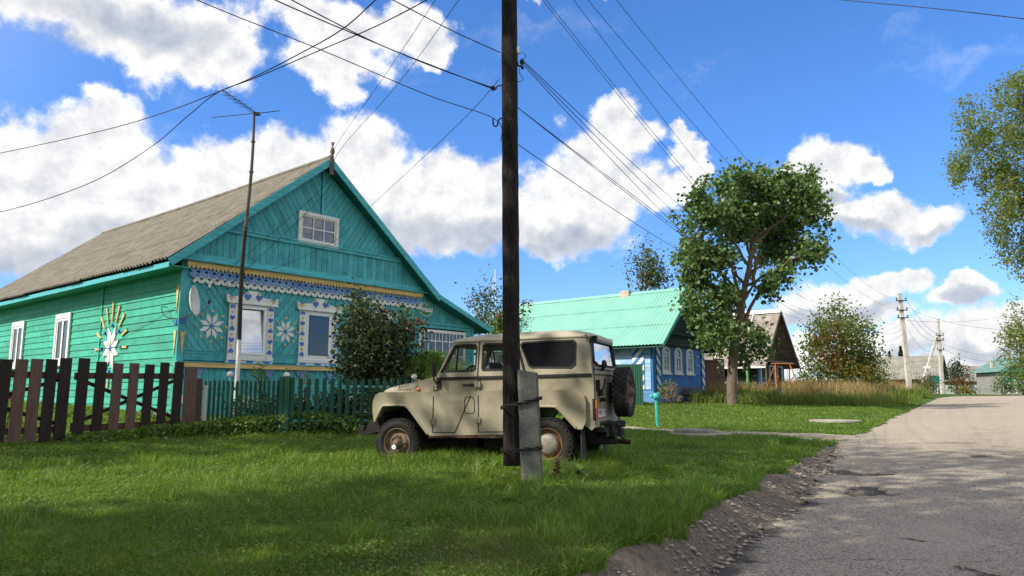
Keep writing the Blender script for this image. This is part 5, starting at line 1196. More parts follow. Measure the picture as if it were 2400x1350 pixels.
# ---- weeping birch, right edge
bx_ = at(2640, 930, 40); bbase = Vector((bx_.x, 40, T(bx_.x, 40))); D = 40
BL = [(2270,250,30),(2290,300,45),(2330,360,60),(2280,350,35),(2250,370,22),(2380,220,55),(2390,300,60),(2350,430,55),(2400,420,60),(2340,490,45),(2390,520,55),(2340,550,30),(2395,590,40),(2440,300,90),(2450,450,90),(2440,600,60),(2470,200,80),(2500,700,70),(2560,300,100),(2580,480,110),(2560,640,80),(2660,250,100),(2680,420,110),(2650,600,90),(2600,150,80),(2385,190,25),(2240,385,14)]
bl = []
for px, py, r in BL: p = rel(px, py, D + random.uniform(-2, 2), bbase); bl.append((p.x, p.y, p.z, r/1738*40))
for q in range(60):  # hanging sprays
    px, py, r = random.choice(BL); s = rel(px+random.uniform(-r, r), py+random.uniform(0, r), D+random.uniform(-2,2), bbase); L = random.uniform(.7, 1.8)
    for k in range(4): bl.append((s.x+random.uniform(-.05,.05), s.y, s.z-L*k/4, .18))
for px, y0, y1 in ((2236,380,430),(2258,360,400),(2335,560,600),(2355,560,625),(2318,500,570),(2370,590,640),(2396,600,660)):
    for y in range(y0, y1, 12): s = rel(px+random.uniform(-3,3), y, D, bbase); bl.append((s.x, s.y, s.z, .16))
trk = [(0,0,-.2),(.1,0,4),(-.2,0,9),(-.6,0,14),(-.9,.2,19)]
tree('birch_tree', 'tall weeping birch with drooping pale olive sprays at the right edge', 'tree', bbase, bl, 62000, .15, lm_birch, trk, .30, m_birchb, limbs=18, clump=.20, per=10, shell=.35, droop=.8, aspect=.7)
# lower birch and bright bush at the right edge, farther off
bb = at(2450, 935, 78); bb = Vector((bb.x, 78, T(bb.x, 78)))
BL2 = [(2375,730,20),(2385,765,30),(2360,790,24),(2395,800,40),(2380,840,34),(2400,870,30),(2430,780,60),(2440,850,50),(2345,772,8),(2385,705,10)]
bl = [(*rel(px, py, 78+random.uniform(-1.5,1.5), bb), r/1738*78) for px, py, r in BL2]; bl = [(q[0], q[1], q[2], q[3]) for q in bl]
tree('birch_tree', 'olive birch leaning in over the far houses at the lower right edge', 'tree', bb, bl, 6000, .24, lm_birch, [(0,0,-.2),(0,0,3),(-.5,0,6),(-.4,0,8)], .2, m_birchb, limbs=6, clump=.4, droop=.4)
def bush(name, label, cat, D, L, n, size, lm, group=None, base_px=None, clump=None, per=12, shell=.45, stems=7, up=.3, bark=None, aspect=.7, droop=0, zoff=0):
    px0 = sum(q[0] for q in L)/len(L); py0 = base_px or max(q[1]+q[2] for q in L); b0 = at(px0, py0, D); base = Vector((b0.x, D, T(b0.x, D)+zoff))
    bl = []
    for px, py, r in L: p = rel(px, py, D + random.uniform(-.5, .5)*r/1738*D*1.5, base); bl.append((p.x, p.y, p.z, r/1738*D))
    o = empty(name, base, 0, label, cat, group); mb = MB()
    for k in range(stems):
        q = random.choice(bl); mb_ = Vector((random.uniform(-.15,.15)*q[3]*2, random.uniform(-.1,.1), -.1)); limb(mb, mb_, Vector(q[:3]), .02+.003*D/10, .006, .10, 6, 5)
    mb.build('stems', bark or m_twig, o); P, d = crown_points(bl, n, clump or .12*D/16, per, shell)
    P = P[P[:, 2] > -.15]
    leaf_obj('foliage', P, size, lm, o, up=up, aspect=aspect, droop=droop); return o
m_berry = mat('dull_red_berry', (.13,.05,.03), rough=.5)
# viburnum in front of the house windows
VB = [(838,690,14),(838,715,24),(830,750,32),(862,745,36),(815,790,26),(845,800,44),(880,770,44),(910,790,46),(940,760,30),(955,780,24),(990,758,8),(972,765,10),(860,840,48),(830,850,36),(900,850,50),(950,830,40),(815,880,22),(930,880,36),(850,880,34),(985,785,8),(840,672,6),(880,890,30)]
vib = bush('viburnum_bush', 'big dark leafy shrub with dull berry clusters in front of the teal house windows', 'shrub', 17.3, VB, 7800, .105, lm_lilac, base_px=1000, clump=.16, per=9, stems=16, shell=.5, aspect=.62, droop=.5)
for px, py in ((985,757),(978,750),(996,755),(958,775),(835,755),(806,778),(960,760),(905,730)):
    c = rel(px, py, 17.0, vib.location); mb = MB(); mb.tube([c, c+Vector((0,0,.06))], .004, 4)
    for k in range(16): mb.ball(c+Vector((random.gauss(0,.026),random.gauss(0,.026),random.gauss(0,.02))), .017, 0, 6, 4)
    mb.build('berry_cluster', m_berry, vib)
# feathery asparagus bush
fb = empty('asparagus_bush', (*at(1006, 900, 17.7).xy, T(at(1006,900,17.7).x, 17.7)), 0, 'pale green feathery bush beside the car bonnet, in front of the veranda', 'bush')
P = []; mb = MB(); b0 = Vector(fb.location)
for k in range(260):
    a = random.uniform(0, 6.28); rr_ = abs(random.gauss(0, .5)); h = random.uniform(.95, 1.78)*(1-.28*min(1, (rr_/1.0)**2)); tip = Vector((rr_*math.cos(a)*1.15, rr_*math.sin(a)*.6, h)); roo = Vector((tip.x*.15, tip.y*.15, 0)); mid_p = roo.lerp(tip, .6) + Vector((0,0,.15)); pts = smooth_path([roo, mid_p, tip, tip+Vector((tip.x*.25, tip.y*.25, -.10))], 5)
    if k < 90: mb.tube(pts, .004, 4)
    for p_ in pts[4:]:
        for j in range(11): P.append(p_ + Vector((random.gauss(0,.06), random.gauss(0,.06), random.gauss(0,.05))))
mb.build('stems', lm_aspar, fb); leaf_obj('fronds', np.array(P), .085, lm_aspar, fb, aspect=.16, up=.3)
# garden plants between fence and house
bush('garden_plant', 'light yellow-green leafy plant poking above the green fence', 'plant', 16.2, [(610,868,10),(606,880,10),(614,890,12),(612,910,14),(610,935,14)], 420, .07, lm_bright, base_px=1000, clump=.08, aspect=.35)
bush('garden_plant', 'low dark shrub showing through the green pickets under the street windows', 'plant', 16.4, [(560,960,24),(600,965,26),(640,960,26),(690,950,28),(740,950,30),(790,945,32),(840,950,30),(880,945,28),(700,985,30),(800,985,30),(600,990,24)], 3800, .08, lm_lilac, base_px=1010, clump=.14)
bush('garden_plant', 'dry brown flower stalks standing behind the middle of the green fence', 'plant', 16.2, [(672,862,7),(670,885,9),(705,868,6),(706,890,9),(722,875,7),(720,900,10),(715,930,12)], 420, .05, lm_dry, base_px=1000, clump=.06, aspect=.3)
gl = bush('gladiolus_plant', 'green leafy plant with a magenta flower behind the left gate', 'plant', 15.2, [(22,960,9),(26,985,12),(20,1010,13),(30,1020,10)], 300, .16, lm_bright, base_px=1035, clump=.07, aspect=.18, up=0)
P = np.array([tuple(rel(25+random.gauss(0,4), 930+random.gauss(0,6), 15.2, gl.location)) for _ in range(60)]); leaf_obj('flower', P, .07, leafmat('magenta_petal', [(.42,.02,.12),(.5,.04,.2),(.35,.02,.08)], .3), gl)
bush('flowering_bush', 'bed of mixed green leaves at the foot of the sunlit side wall', 'plant', 17.2, [(60,990,22),(110,1000,24),(165,985,20),(200,1000,22),(255,990,22),(310,1000,20),(355,975,16),(350,1000,20),(400,990,16)], 1500, .09, lm_bright, base_px=1030, clump=.12)
# burdock and dead stalk beside the concrete post
def burdock(px, D, n, size, label, spread=.30):
    b0 = at(px, 1100, D); base = Vector((b0.x, D, T(b0.x, D))); o = empty('burdock_plant', base, 0, label, 'weed', 'broad-leaved weeds in the lawn'); V = []; F = []
    for k in range(n):
        a = random.uniform(0, 6.28); L = size*random.uniform(.7, 1.2); d = Vector((math.cos(a), math.sin(a), 0)); w = Vector((-d.y, d.x, 0)); s0 = d*random.uniform(.03, spread); h = random.uniform(.04,.22); i0 = len(V)
        for (u, hw, z) in ((0,.05,h*.6),(.15,.30,h*.9),(.45,.36,h),(.8,.2,h*.8),(1.0,.02,h*.55)):
            for sg in (-1, 0, 1): V.append(s0 + d*u*L + w*sg*hw*L + Vector((0,0,z + (.04*L if sg else 0))))
        for q in range(4):
            for c_ in range(2): F.append((i0+q*3+c_, i0+q*3+c_+1, i0+q*3+c_+4, i0+q*3+c_+3))
    mb = MB(); mb.add(V, F, 0, True); mb.build('leaves', lm_weed, o); return o
burdock(1345, 9.3, 26, .17, 'broad-leaved weed clump at the right of the concrete post')
burdock(1150, 9.6, 16, .13, 'small broad-leaved weed clump at the left foot of the dark pole', .2)
burdock(1250, 7.2, 14, .12, 'broad-leaved weed in the shaded grass below the concrete post', .25)
dsk = at(1306, 1130, 8.6); o = empty('dead_stalk', (dsk.x, 8.6, T(dsk.x, 8.6)), 0, 'dead brown dock stalk standing by the concrete post', 'weed'); mb = MB(); mb.tube([(0,0,0),(.01,0,.15),(-.01,0,.28)], .006, 5); mb.build('stem', m_twig, o)
leaf_obj('dry_leaves', np.array([(random.gauss(0,.02), random.gauss(0,.02), random.uniform(.06,.30)) for _ in range(70)]), .045, leafmat('dock_brown', [(.09,.045,.025),(.06,.03,.02),(.13,.08,.04)], .2), o)
# trees behind the houses
bush('birch_tree', 'thin pale-leaved birch rising behind the turquoise metal roof', 'tree', 48, [(1512,600,20),(1505,575,8),(1530,610,22),(1500,640,24),(1540,650,28),(1520,640,26),(1560,660,14),(1525,680,30),(1490,665,12)], 1700, .20, lm_ash, base_px=900, clump=.45, stems=9, bark=m_birchb, up=.1)
bush('birch_tree', 'sparse grey-green birch with bare twigs behind the veranda roof', 'tree', 40, [(1130,690,16),(1140,665,10),(1120,715,18),(1150,700,20),(1160,735,22),(1135,750,24),(1110,690,9),(1165,680,10),(1180,720,16),(1125,770,24)], 1500, .15, lm_ash, base_px=900, clump=.35, stems=14, bark=m_birchb, up=.1)
o = bush('rowan_bush', 'yellow-green bush with reddish leaves beside the dark pole, behind the car roof', 'bush', 33, [(1165,745,12),(1172,770,14),(1158,775,12),(1185,760,12),(1190,790,16),(1215,725,8),(1228,712,7),(1200,740,10),(1160,800,16)], 1100, .15, lm_bright, base_px=900, clump=.22)
P, d_ = crown_points([(*rel(1172,745,33,o.location), .14), (*rel(1180,770,33,o.location), .2), (*rel(1235,712,33,o.location), .1)], 160, .12, 8); leaf_obj('red_leaves', P, .14, lm_rust, o)
# ---- autumn tree by the meadow
ab = at(1980, 915, 50); abase = Vector((ab.x, 50, T(ab.x, 50))); D = 50
AL = [(1965,725,22),(1945,750,34),(1990,750,36),(1920,780,34),(1965,790,46),(2010,780,38),(1905,820,34),(1950,830,46),(2005,830,46),(2035,830,34),(1910,865,34),(1960,870,40),(2010,870,44),(2045,860,30),(1965,705,9),(1900,790,18),(2042,780,10),(1893,850,20),(2060,885,16)]
bl = [(*rel(px, py, D+random.uniform(-1.2,1.2), abase), r*.92/1738*D) for px, py, r in AL]
o = tree('autumn_tree', 'bushy green tree turning red and yellow in the dry meadow', 'tree', abase, bl, 8200, .19, lm_autumn, [(0,0,-.2),(.05,0,1.2),(.0,0,3),(-.2,0,5.4)], .22, m_bark2, limbs=12, clump=.38, per=10, shell=.4)
P, d_ = crown_points([(*rel(px, py, D-1.1, abase), r/1738*D) for px, py, r in ((1960,775,22),(1985,795,20),(1930,800,24),(1945,840,26),(1965,820,14))], 600, .3, 9); leaf_obj('red_leaves', P, .17, lm_rust, o)
P, d_ = crown_points([(*rel(px, py, D-1.2, abase), r/1738*D) for px, py, r in ((1970,865,22),(2030,870,20),(1990,870,16),(2000,850,14))], 700, .3, 9); leaf_obj('yellow_leaves', P, .16, lm_yel, o)
# ---- shrubs and conifers among the far houses
SH = [('shrub', 'dark rounded conifer shrub left of the far gable', 80, [(2232,862,14),(2240,850,10),(2246,870,16),(2228,880,14),(2236,888,16),(2256,872,12),(2262,885,12)], lm_spruce, 1500),
 ('shrub', 'russet and green bush before the pale far house', 78, [(2245,900,14),(2265,905,14),(2225,905,12),(2282,912,10),(2255,915,12)], lm_rust, 900),
 ('shrub', 'yellow leaved low shrub beside the road crest', 76, [(2258,914,7),(2270,916,6),(2240,916,6)], lm_yel, 300),
 ('shrub', 'brownish scrub under the grey roofed far house', 70, [(2080,905,10),(2100,903,10),(2120,900,11),(2060,905,12),(2150,905,10),(2170,900,12)], lm_rust, 900),
 ('shrub', 'green scrub at the foot of the leaning strut', 68, [(2160,905,10),(2175,898,14),(2185,910,10),(2150,912,10)], lm_ash, 600),
 ('shrub', 'dark green shrub below the transformer pole', 82, [(2345,895,14),(2360,900,14),(2350,880,10),(2370,910,10),(2335,910,9)], lm_maple, 900),
 ('shrub', 'bright yellow-green bush at the right edge of the road crest', 76, [(2395,890,14),(2400,910,16),(2388,905,9),(2410,880,18)], lm_bright, 900),
 ('shrub', 'thicket of mixed green brush behind the autumn tree', 58, [(1890,900,16),(2045,890,16),(2070,890,14),(1880,880,12),(2060,905,14)], lm_autumn, 1200)]
for nm, lab, D, L, lm, n in SH: bush(nm, lab, 'shrub', D, L, n, .17, lm, base_px=925, clump=.35, stems=5)
def spruce(px, ptop, pb, D, label):
    tp_ = at(px, ptop, D); base = Vector((tp_.x, D, T(tp_.x, D))); H = tp_.z-base.z; o = empty('spruce_tree', base, 0, label, 'tree', 'spruces behind the far roofs'); mb = MB(); mb.tube([(0,0,0),(0,0,H)], [.18,.02], 7); mb.build('trunk', m_bark, o); P = []
    for k in range(1700):
        z = random.random()**.8; a = random.uniform(0, 6.28); r = (1-z)*H*.26*random.uniform(.35, 1.1)*(1+.25*math.sin(z*38)); P.append((r*math.cos(a), r*math.sin(a), H*z - .16*r))
    leaf_obj('crown', np.array(P), .38, lm_spruce, o, aspect=.35, up=.2, droop=.6); return o
spruce(2110, 812, 840, 108, 'taller blue-green spruce above the grey roof, right of its neighbour'); spruce(2084, 824, 840, 108, 'smaller spruce behind the grey roof, left of the taller one'); spruce(2247, 848, 870, 120, 'distant spruce tip between the two far roofs')
# tall shade trees to the left, outside the picture: they throw the dappled shade on lawn and road
SHADE = []
def shade_tree(x, y, h, zb, r, n, seed):
    random.seed(seed); base = Vector((x, y, T(x, y))); bl = []
    for k in range(18):
        z = random.uniform(zb, h); q = (z-zb)/(h-zb); rr_ = r*math.sin(math.pi*(.18+.75*q))**.8; a = random.uniform(0, 6.28); u = random.random()**.5*rr_*.8; bl.append((u*math.cos(a), u*math.sin(a), z, random.uniform(.22,.40)*r))
    tree('lime_tree', 'tall roadside lime tree beyond the left edge of the picture', 'tree', base, bl, n, .30, lm_maple, [(0,0,-.2),(.1,0,h*.4),(0,.1,h*.9)], .3, m_bark, 'lime trees left of the picture', limbs=10, clump=.5, per=14, shell=.3)
# (x, y, height, crown base, radius)
for i, q in enumerate([(-13.5,7.5,19,6.0,4.4,3850),(-11.5,10.3,17,8.5,3.4,3850),(-19.5,7.2,24,7,4.0,4352),(-9.5,1.0,21,6.5,4.0,3850),(-14.5,-3.5,23,7,4.6,4185),(-6.5,-4.0,19,6.5,4.0,3850),(-22,-6,26,8,5.2,4185),(-5,-10,20,6,4.2,3348),(-6.6,4.4,19.5,8.0,3.7,4352),(-3.5,-3.0,18,7.5,3.4,3013)]): shade_tree(*q, 100+i)
random.seed(99)
# ------------------------------------------------------------------ ground cover
def blades(name, n, samp, hmin, hmax, wd, mt, lean=.5, kind='stuff', seg2=True, zfun=None):
    x, y = samp(n); n = len(x); z = (zfun or terrain)(x, y)
    a = rng.uniform(0, 6.28, n); h = rng.uniform(hmin, hmax, n)*(.7+.6*vnoise(x, y, 1.6, 51)); D_ = np.hypot(x, y); w = wd*(.7+.6*rng.random(n))*np.clip(D_/9, .8, 4)
    dx, dy = np.cos(a), np.sin(a); la = rng.uniform(0, 6.28, n); l = lean*h*rng.random(n)*1.4; lx, ly = np.cos(la)*l, np.sin(la)*l
    B = np.stack([x, y, z-.01], 1); S = np.stack([dx*w/2, dy*w/2, 0*w], 1)
    M1 = B + np.stack([lx*.35, ly*.35, h*.6], 1); Tp = B + np.stack([lx, ly, h*(1-.25*rng.random(n))], 1)
    V = np.stack([B-S, B+S, M1+S*.75, M1-S*.75, Tp], 1).reshape(-1, 3); i = np.arange(n)*5
    o = np_mesh(name, V, [np.stack([i, i+1, i+2, i+3], 1), np.stack([i+3, i+2, i+4], 1)], mt); return tag(o, kind=kind)
def in_house(x, y):
    dx, dy = x-HX, y-HY; c, s = math.cos(ROT), math.sin(ROT); u = dx*c+dy*s; v = -dx*s+dy*c
    b1 = (u > -.1) & (u < 11.1) & (v > -.1) & (v < HL)
    return b1
def lawn_ok(x, y): return (dirt_w(x, y) < .35 + .3*rng.random(len(x))) & (sdist(LAWN, x, y) > -.12) & (sdist(EDGE, x, y) > .06) & ~on_path(x, y) & ~in_house(x, y) & (rng.random(len(x)) < .25 + 1.6*vnoise(x, y, .9, 57) + .3*(y > 13))
def samp_lawn(y0, y1, x0=-14, x1=12):
    def f(n):
        out = [[], []]; tot = 0
        while tot < n:
            y = y0*(y1/y0)**rng.random(n); x = rng.uniform(-.78, .78, n)*y + 0; m = (x > x0) & (x < x1+y*.6)
            x, y = x[m], y[m]; m = lawn_ok(x, y); out[0].append(x[m]); out[1].append(y[m]); tot += m.sum()
        return np.concatenate(out[0])[:n], np.concatenate(out[1])[:n]
    return f
lm_grass = leafmat('lawn_grass', [(.088,.19,.020),(.13,.25,.030),(.058,.142,.016),(.185,.30,.038),(.105,.215,.023),(.24,.33,.055),(.32,.33,.12)], .45, .45, .35, patch=.55)
blades('lawn_grass', 450000, samp_lawn(4.3, 13.5), .03, .12, .0068, lm_grass, 1.1)
blades('lawn_grass_far', 230000, samp_lawn(13, 60, -20, 40), .03, .10, .0062, lm_grass, .9)
def flat_leaves(name, n, samp, size, mt, h):
    x, y = samp(n); z = terrain(x, y) + rng.random(len(x))*h; s = size*rng.uniform(.5, 1.4, len(x))*np.clip(np.hypot(x, y)/9, .8, 3)
    V, F = leaves_np(np.stack([x, y, z], 1), s, up=1.3, aspect=.8); return tag(np_mesh(name, V, [F], mt), kind='stuff')
flat_leaves('clover', 110000, samp_lawn(4.3, 14), .030, lm_weed, .075)
def samp_drop(n):
    x, y = samp_lawn(4.5, 14)(n*3); m = (x < -1.5) | (rng.random(len(x)) < .2); return x[m][:n], y[m][:n]
flat_leaves('fallen_leaves', 90, samp_drop, .05, leafmat('fallen_leaf', [(.45,.25,.10),(.5,.36,.2),(.30,.14,.06),(.55,.45,.3)], .2), .07)
tc_ = [(x_, y_) for x_, y_ in ((rng.uniform(-7, 3), rng.uniform(4.6, 11.5)) for _ in range(150))] + [tuple(LAWN[3+int(rng.integers(0, 6))] + rng.normal(0, .35, 2) + np.array((-.25, .15))) for _ in range(60)] + [(1.35, 5.9), (1.0, 6.2), (.3, 8.5), (.5, 8.4), (.1, 8.6)]
def samp_tuft(n):
    k = rng.integers(0, len(tc_), n); c = np.array(tc_)[k]; x, y = c[:, 0] + rng.normal(0, .09, n), c[:, 1] + rng.normal(0, .09, n); m = lawn_ok(x, y); return x[m], y[m]
blades('tall_grass_tufts', 15000, samp_tuft, .12, .27, .007, lm_grass, 1.0)
def samp_herb(n):
    x = rng.normal(-.25, .38, n); y = rng.normal(5.05, .45, n); m = lawn_ok(x, y) & (y > 4.3); return x[m], y[m]
blades('dry_herbs', 2600, samp_herb, .06, .20, .004, leafmat('herb_brown', [(.16,.13,.05),(.10,.09,.035),(.20,.15,.07),(.08,.10,.03)], .2), .8)
# weeds along the foot of the fences
def samp_foot(n):
    t_ = rng.random(n*2); k = rng.random(n*2) < .25
    x = np.where(k, GA.x + (FA[0]-GA.x)*(.5+.5*t_), FA[0] + (FE[0]-FA[0])*t_); y = np.where(k, GA.y+(FA[1]-GA.y)*(.5+.5*t_), FA[1]+(FE[1]-FA[1])*t_)
    d = np.abs(rng.normal(0, .38, n*2)); x = x + d*.45*np.where(k, 1, 1); y = y - d*.9; m = (vnoise(x, y, 1.3, 77) > .22); return x[m][:n], y[m][:n]
x, y = samp_foot(15000); hgt = .44*(1-np.clip(np.abs(x+4.2)/5, 0, .8)); z = terrain(x, y) + rng.random(len(x))**.8*hgt
V, F = leaves_np(np.stack([x, y, z], 1), .062*rng.uniform(.6, 1.5, len(x)), up=.9, aspect=.75); tag(np_mesh('weeds', V, [F], lm_weed), kind='stuff')
def samp_under(n):
    t_ = rng.uniform(-.6, 3.6, n); w_ = rng.normal(0, .9, n); return JX + math.cos(R(20.5))*t_ - math.sin(R(20.5))*w_ - .2, JY - math.sin(R(20.5))*t_ - math.cos(R(20.5))*w_
blades('long_grass', 26000, samp_under, .11, .28, .006, lm_grass, .6)
x, y = samp_under(2600); z = terrain(x, y) + rng.random(len(x))*.16; V, F = leaves_np(np.stack([x, y, z], 1), .05*rng.uniform(.6, 1.4, len(x)), up=.8); tag(np_mesh('leafy_weeds', V, [F], lm_weed), kind='stuff')
# tall dry meadow beyond the maple
def samp_meadow(n):
    out = [[], []]; tot = 0
    while tot < n:
        y = rng.uniform(34, 62, n); u = rng.uniform(.255, .572, n); x = u*y; e = sdist(EDGE, x, y)
        dens = np.clip((e-1.5)/2.5, 0, 1)*np.clip((y-(36+6*(u < .36)*(u > .29)))/3, 0, 1)*(vnoise(x, y, .35, 81) > .27)
        m = rng.random(n) < dens; out[0].append(x[m]); out[1].append(y[m]); tot += m.sum()
    return np.concatenate(out[0])[:n], np.concatenate(out[1])[:n]
blades('dry_meadow_grass', 48000, samp_meadow, .35, 1.25, .0075, lm_dry, .45)
def samp_mgreen(n):
    y = rng.uniform(34, 62, n*4); u = rng.uniform(.24, .575, n*4); x = u*y; e = sdist(EDGE, x, y); m = (e > .5) & (rng.random(n*4) < np.clip((e)/3, .1, 1)) & (vnoise(x, y, .5, 83) > .35); return x[m][:n], y[m][:n]
blades('meadow_weeds', 34000, samp_mgreen, .15, .75, .010, lm_mead, .6)
# ------------------------------------------------------------------ blue house with turquoise metal roof
m_bl = wood('cobalt_plank_paint', (.05,.175,.46), 'z', var=.14, island=.08); m_blw = wood('pale_blue_plank_paint', (.22,.42,.62), 'y', var=.2, grime=(.45,.60,.70), gscale=1.2, gthr=.5)
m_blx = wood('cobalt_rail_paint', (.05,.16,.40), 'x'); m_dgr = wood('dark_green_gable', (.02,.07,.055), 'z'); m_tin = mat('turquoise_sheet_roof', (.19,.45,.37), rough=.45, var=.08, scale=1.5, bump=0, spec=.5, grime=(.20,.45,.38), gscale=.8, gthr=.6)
BX, BY = 6.45, 34.2; BZ = T(BX, BY); BW, BLn, BE, BR = 5.2, 10.5, 2.72, 5.55
bh = empty('wooden_house', (BX, BY, BZ), R(50), 'cobalt blue wooden house with a turquoise metal roof and striped corner boards', 'house')
mb = MB(); mb.box(.03, BW-.03, .03, BLn, -.5, BE+.1); mb.build('inner_wall', m_blx, bh)
mb = MB(); boards(mb, rect(.0, BW, .55, 1.32), R(90), .09, .012); boards(mb, rect(.0, BW, 1.34, BE+.1), R(90), .8, .006); mb.build('front_cladding', m_bl, bh)
mb = MB(); z = .6
while z < BE: mb.box(-.012, .03, .1, BLn, z, z+.19); z += .2
mb.build('side_cladding', m_blw, bh)
mb = MB(); z = -.4
while z < .55: mb.box(-.10, BW+.10, -.10, .0, z, z+.155); mb.box(-.10, -.02, .002, BLn, z, z+.155); z += .16
mb.build('plinth', wood('plinth_blue', (.10,.26,.52), 'x'), bh)
mb = MB(); mb.box(-.14, BW+.14, -.16, -.005, .555, .59); mb.box(.45, BW-.5, -.05, -.02, 1.325, 1.36); mb.build('trim', m_blx, bh)
def striped(x0, x1, z0, z1, y0, ax, sg):     # diagonal white and blue corner board
    mb = MB(); reg = rect(x0, x1, z0, z1); k = 0; w = .16; c, s = math.cos(R(45*sg)), math.sin(R(45*sg)); n = (-s, c); ds = [p[0]*n[0]+p[1]*n[1] for p in reg]; d = min(ds)
    while d < max(ds):
        p = clip_poly(clip_poly(reg, n, d+w), (-n[0], -n[1]), -d)
        if len(p) > 2: mb.prism(p, *((y0-.03, y0) if ax == 'y' else (y0-.03, y0)), ax, k % 2)
        d += w; k += 1
    mb.build('striped_corner_board', [m_white, m_bl], bh)
striped(.28, .60, .6, BE+.05, -.05, 'y', -1); striped(BW-.28, BW+.02, .6, BE+.05, -.05, 'y', -1); striped(.42, 1.02, .6, BE+.05, -.03, 'x', -1)
for i in range(3):
    c = 1.22 + i*1.20; hw = .29; mb = MB(); a1, a2 = 1.36, 2.60
    arch = lambda w_, zt_, zb_: [(c-w_, zb_), (c+w_, zb_)] + [(c+w_*math.cos(R(180*k/10)), zt_ + w_*.62*math.sin(R(180*k/10))) for k in range(11)]
    mb.prism(arch(.38, 2.38, a1), -.07, -.025, 'y', 0, None, [arch(.26, 2.34, a1+.12)]); mb.box(c-.44, c+.44, -.11, -.02, a1-.06, a1+.02); wo = mb.build('window', m_white, bh)
    mb = MB(); mb.box(c-.27, c+.27, -.05, -.02, 2.12, 2.16); mb.box(c-.02, c+.02, -.05, -.02, 1.46, 2.12); mb.box(c-.27, c+.27, -.05, -.02, 1.72, 1.75); frame_rect(mb, c-.265, c+.265, 1.46, 2.35, .045, -.055, -.02); mb.build('sash', m_white, wo)
    mb = MB(); mb.prism(arch(.255, 2.34, 1.48), -.024, -.020); mb.build('pane', m_glass, wo); mb = MB(); mb.prism(arch(.255, 2.34, 1.48), -.014, -.010); mb.build('curtain', m_curtain, wo)
rfb = MB(); OVB = .55; YB0, YB1 = -.85, BLn+.4
corr_roof(rfb, (-OVB, YB0, BE-.12), (-OVB, YB1, BE-.12), (BW/2, YB0, BR), (BW/2, YB1, BR), .19, .024, 3, .022, 0, 6); corr_roof(rfb, (BW+OVB, YB0, BE-.12), (BW+OVB, YB1, BE-.12), (BW/2, YB0, BR), (BW/2, YB1, BR), .19, .024, 3, .022, 0, 6)
for sg in (-1, 1): rfb.bar((BW/2+sg*.1, YB0-.02, BR-.06), (BW/2+sg*.1, YB1, BR-.06), .22, .012, 0, up=(sg*.7,0,.7))
rob = rfb.build('roof', m_tin, bh)
mb = MB()
for sg in (-1, 1):
    e = Vector((BW/2+sg*(BW/2+OVB), YB0-.01, BE-.20)); mb.bar(e, (BW/2, YB0-.01, BR-.12), .03, .17)
mb.build('bargeboard', mat('turquoise_barge', (.12,.44,.37), rough=.5), rob)
mb = MB(); mb.prism([(-.35, BE-.12), (BW+.35, BE-.12), (BW/2, BR-.25)], -.06, -.02, 'y', 0); boards(mb, [(-.2, BE+.0), (BW+.2, BE+.0), (BW/2, BR-.35)], R(0), .17, .01, -.09, -.065); mb.box(-.2, BW+.2, -.22, -.02, BE-.02, BE+.08); mb.box(.4, BW-.4, -.40, -.02, BE+.45, BE+.50); mb.build('gable', m_dgr, bh)
mb = MB()
for sg in (-1, 1):
    x0 = BW/2+sg*(BW/2+OVB-.05); mb.add([(x0,YB0+.02,BE-.20),(BW/2,YB0+.02,BR-.10),(BW/2,YB1,BR-.10),(x0,YB1,BE-.20),(x0,YB0+.02,BE-.24),(BW/2,YB0+.02,BR-.14),(BW/2,YB1,BR-.14),(x0,YB1,BE-.24)], [(0,1,2,3),(4,7,6,5),(0,4,5,1),(1,5,6,2),(2,6,7,3),(3,7,4,0)])
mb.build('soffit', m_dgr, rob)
mb = MB(); mb.box(BW/2-.25, BW/2+.2, 2.6, 3.1, 5.0, 5.66); mb.build('chimney', mat('pale_brick', (.5,.40,.33), rough=.9, var=.2), rob)
for x in (BW-.95, BW-.75):
    for z in (2.2, 1.75): mb = MB(); mb.lathe([(.02,0),(.05,.02),(.04,.09),(.01,.1)], 8, 0, Matrix.Translation((x, -.10, z))); mb.build('insulator', m_white, bh)
# things by the blue house
def bpt(x, y): return Vector((BX, BY, 0)) + Vector((math.cos(R(50))*x - math.sin(R(50))*y, math.sin(R(50))*x + math.cos(R(50))*y, 0))
q = bpt(3.2, -.55); bn = empty('garden_bench', (q.x, q.y, T(q.x, q.y)), R(50), 'low bench of weathered grey planks on stump legs before the blue house', 'bench')
mb = MB(); mb.box(-1.0,1.0,-.25,.22,.36,.43); mb.build('seat', m_grey, bn); mb = MB(); mb.box(-.9,.9,.26,.32,.62,.72); mb.build('backrest', m_grey, bn)
for x in (-.7, .65): mb = MB(); mb.lathe([(.15,-.2),(.16,.36),(.001,.36)], 12, 0, Matrix.Translation((x,0,0))); mb.build('leg', m_grey, bn)
mb = MB(); mb.box(-.95,.5,-.20,.20,.44,.50); mb.box(-.9,.55,-.12,.20,.51,.57,0,Matrix.Rotation(R(4),4,'Z')); tag(mb.build('plank_stack', m_grey), 'short stack of grey planks lying on the bench seat', 'planks'); bpy.data.objects['plank_stack'].location = bn.location; bpy.data.objects['plank_stack'].rotation_euler = (0,0,R(50))
q = bpt(5.75, -.1); mb = MB(); mb.bar((0,0,0),(-.30,.15,1.15),.16,.04); o = mb.build('leaning_plank', m_grey); o.location = (q.x, q.y, T(q.x, q.y)); tag(o, 'grey plank leaning on the right corner of the blue house', 'plank')
m_shed = wood('brown_shed_boards', (.095,.045,.03), 'z', var=.35, island=.2)
q = bpt(6.15, .5); sh = empty('board_shed', (q.x, q.y, T(q.x, q.y)), R(30), 'small brown board shed door between the blue house and the maple trunk', 'shed')
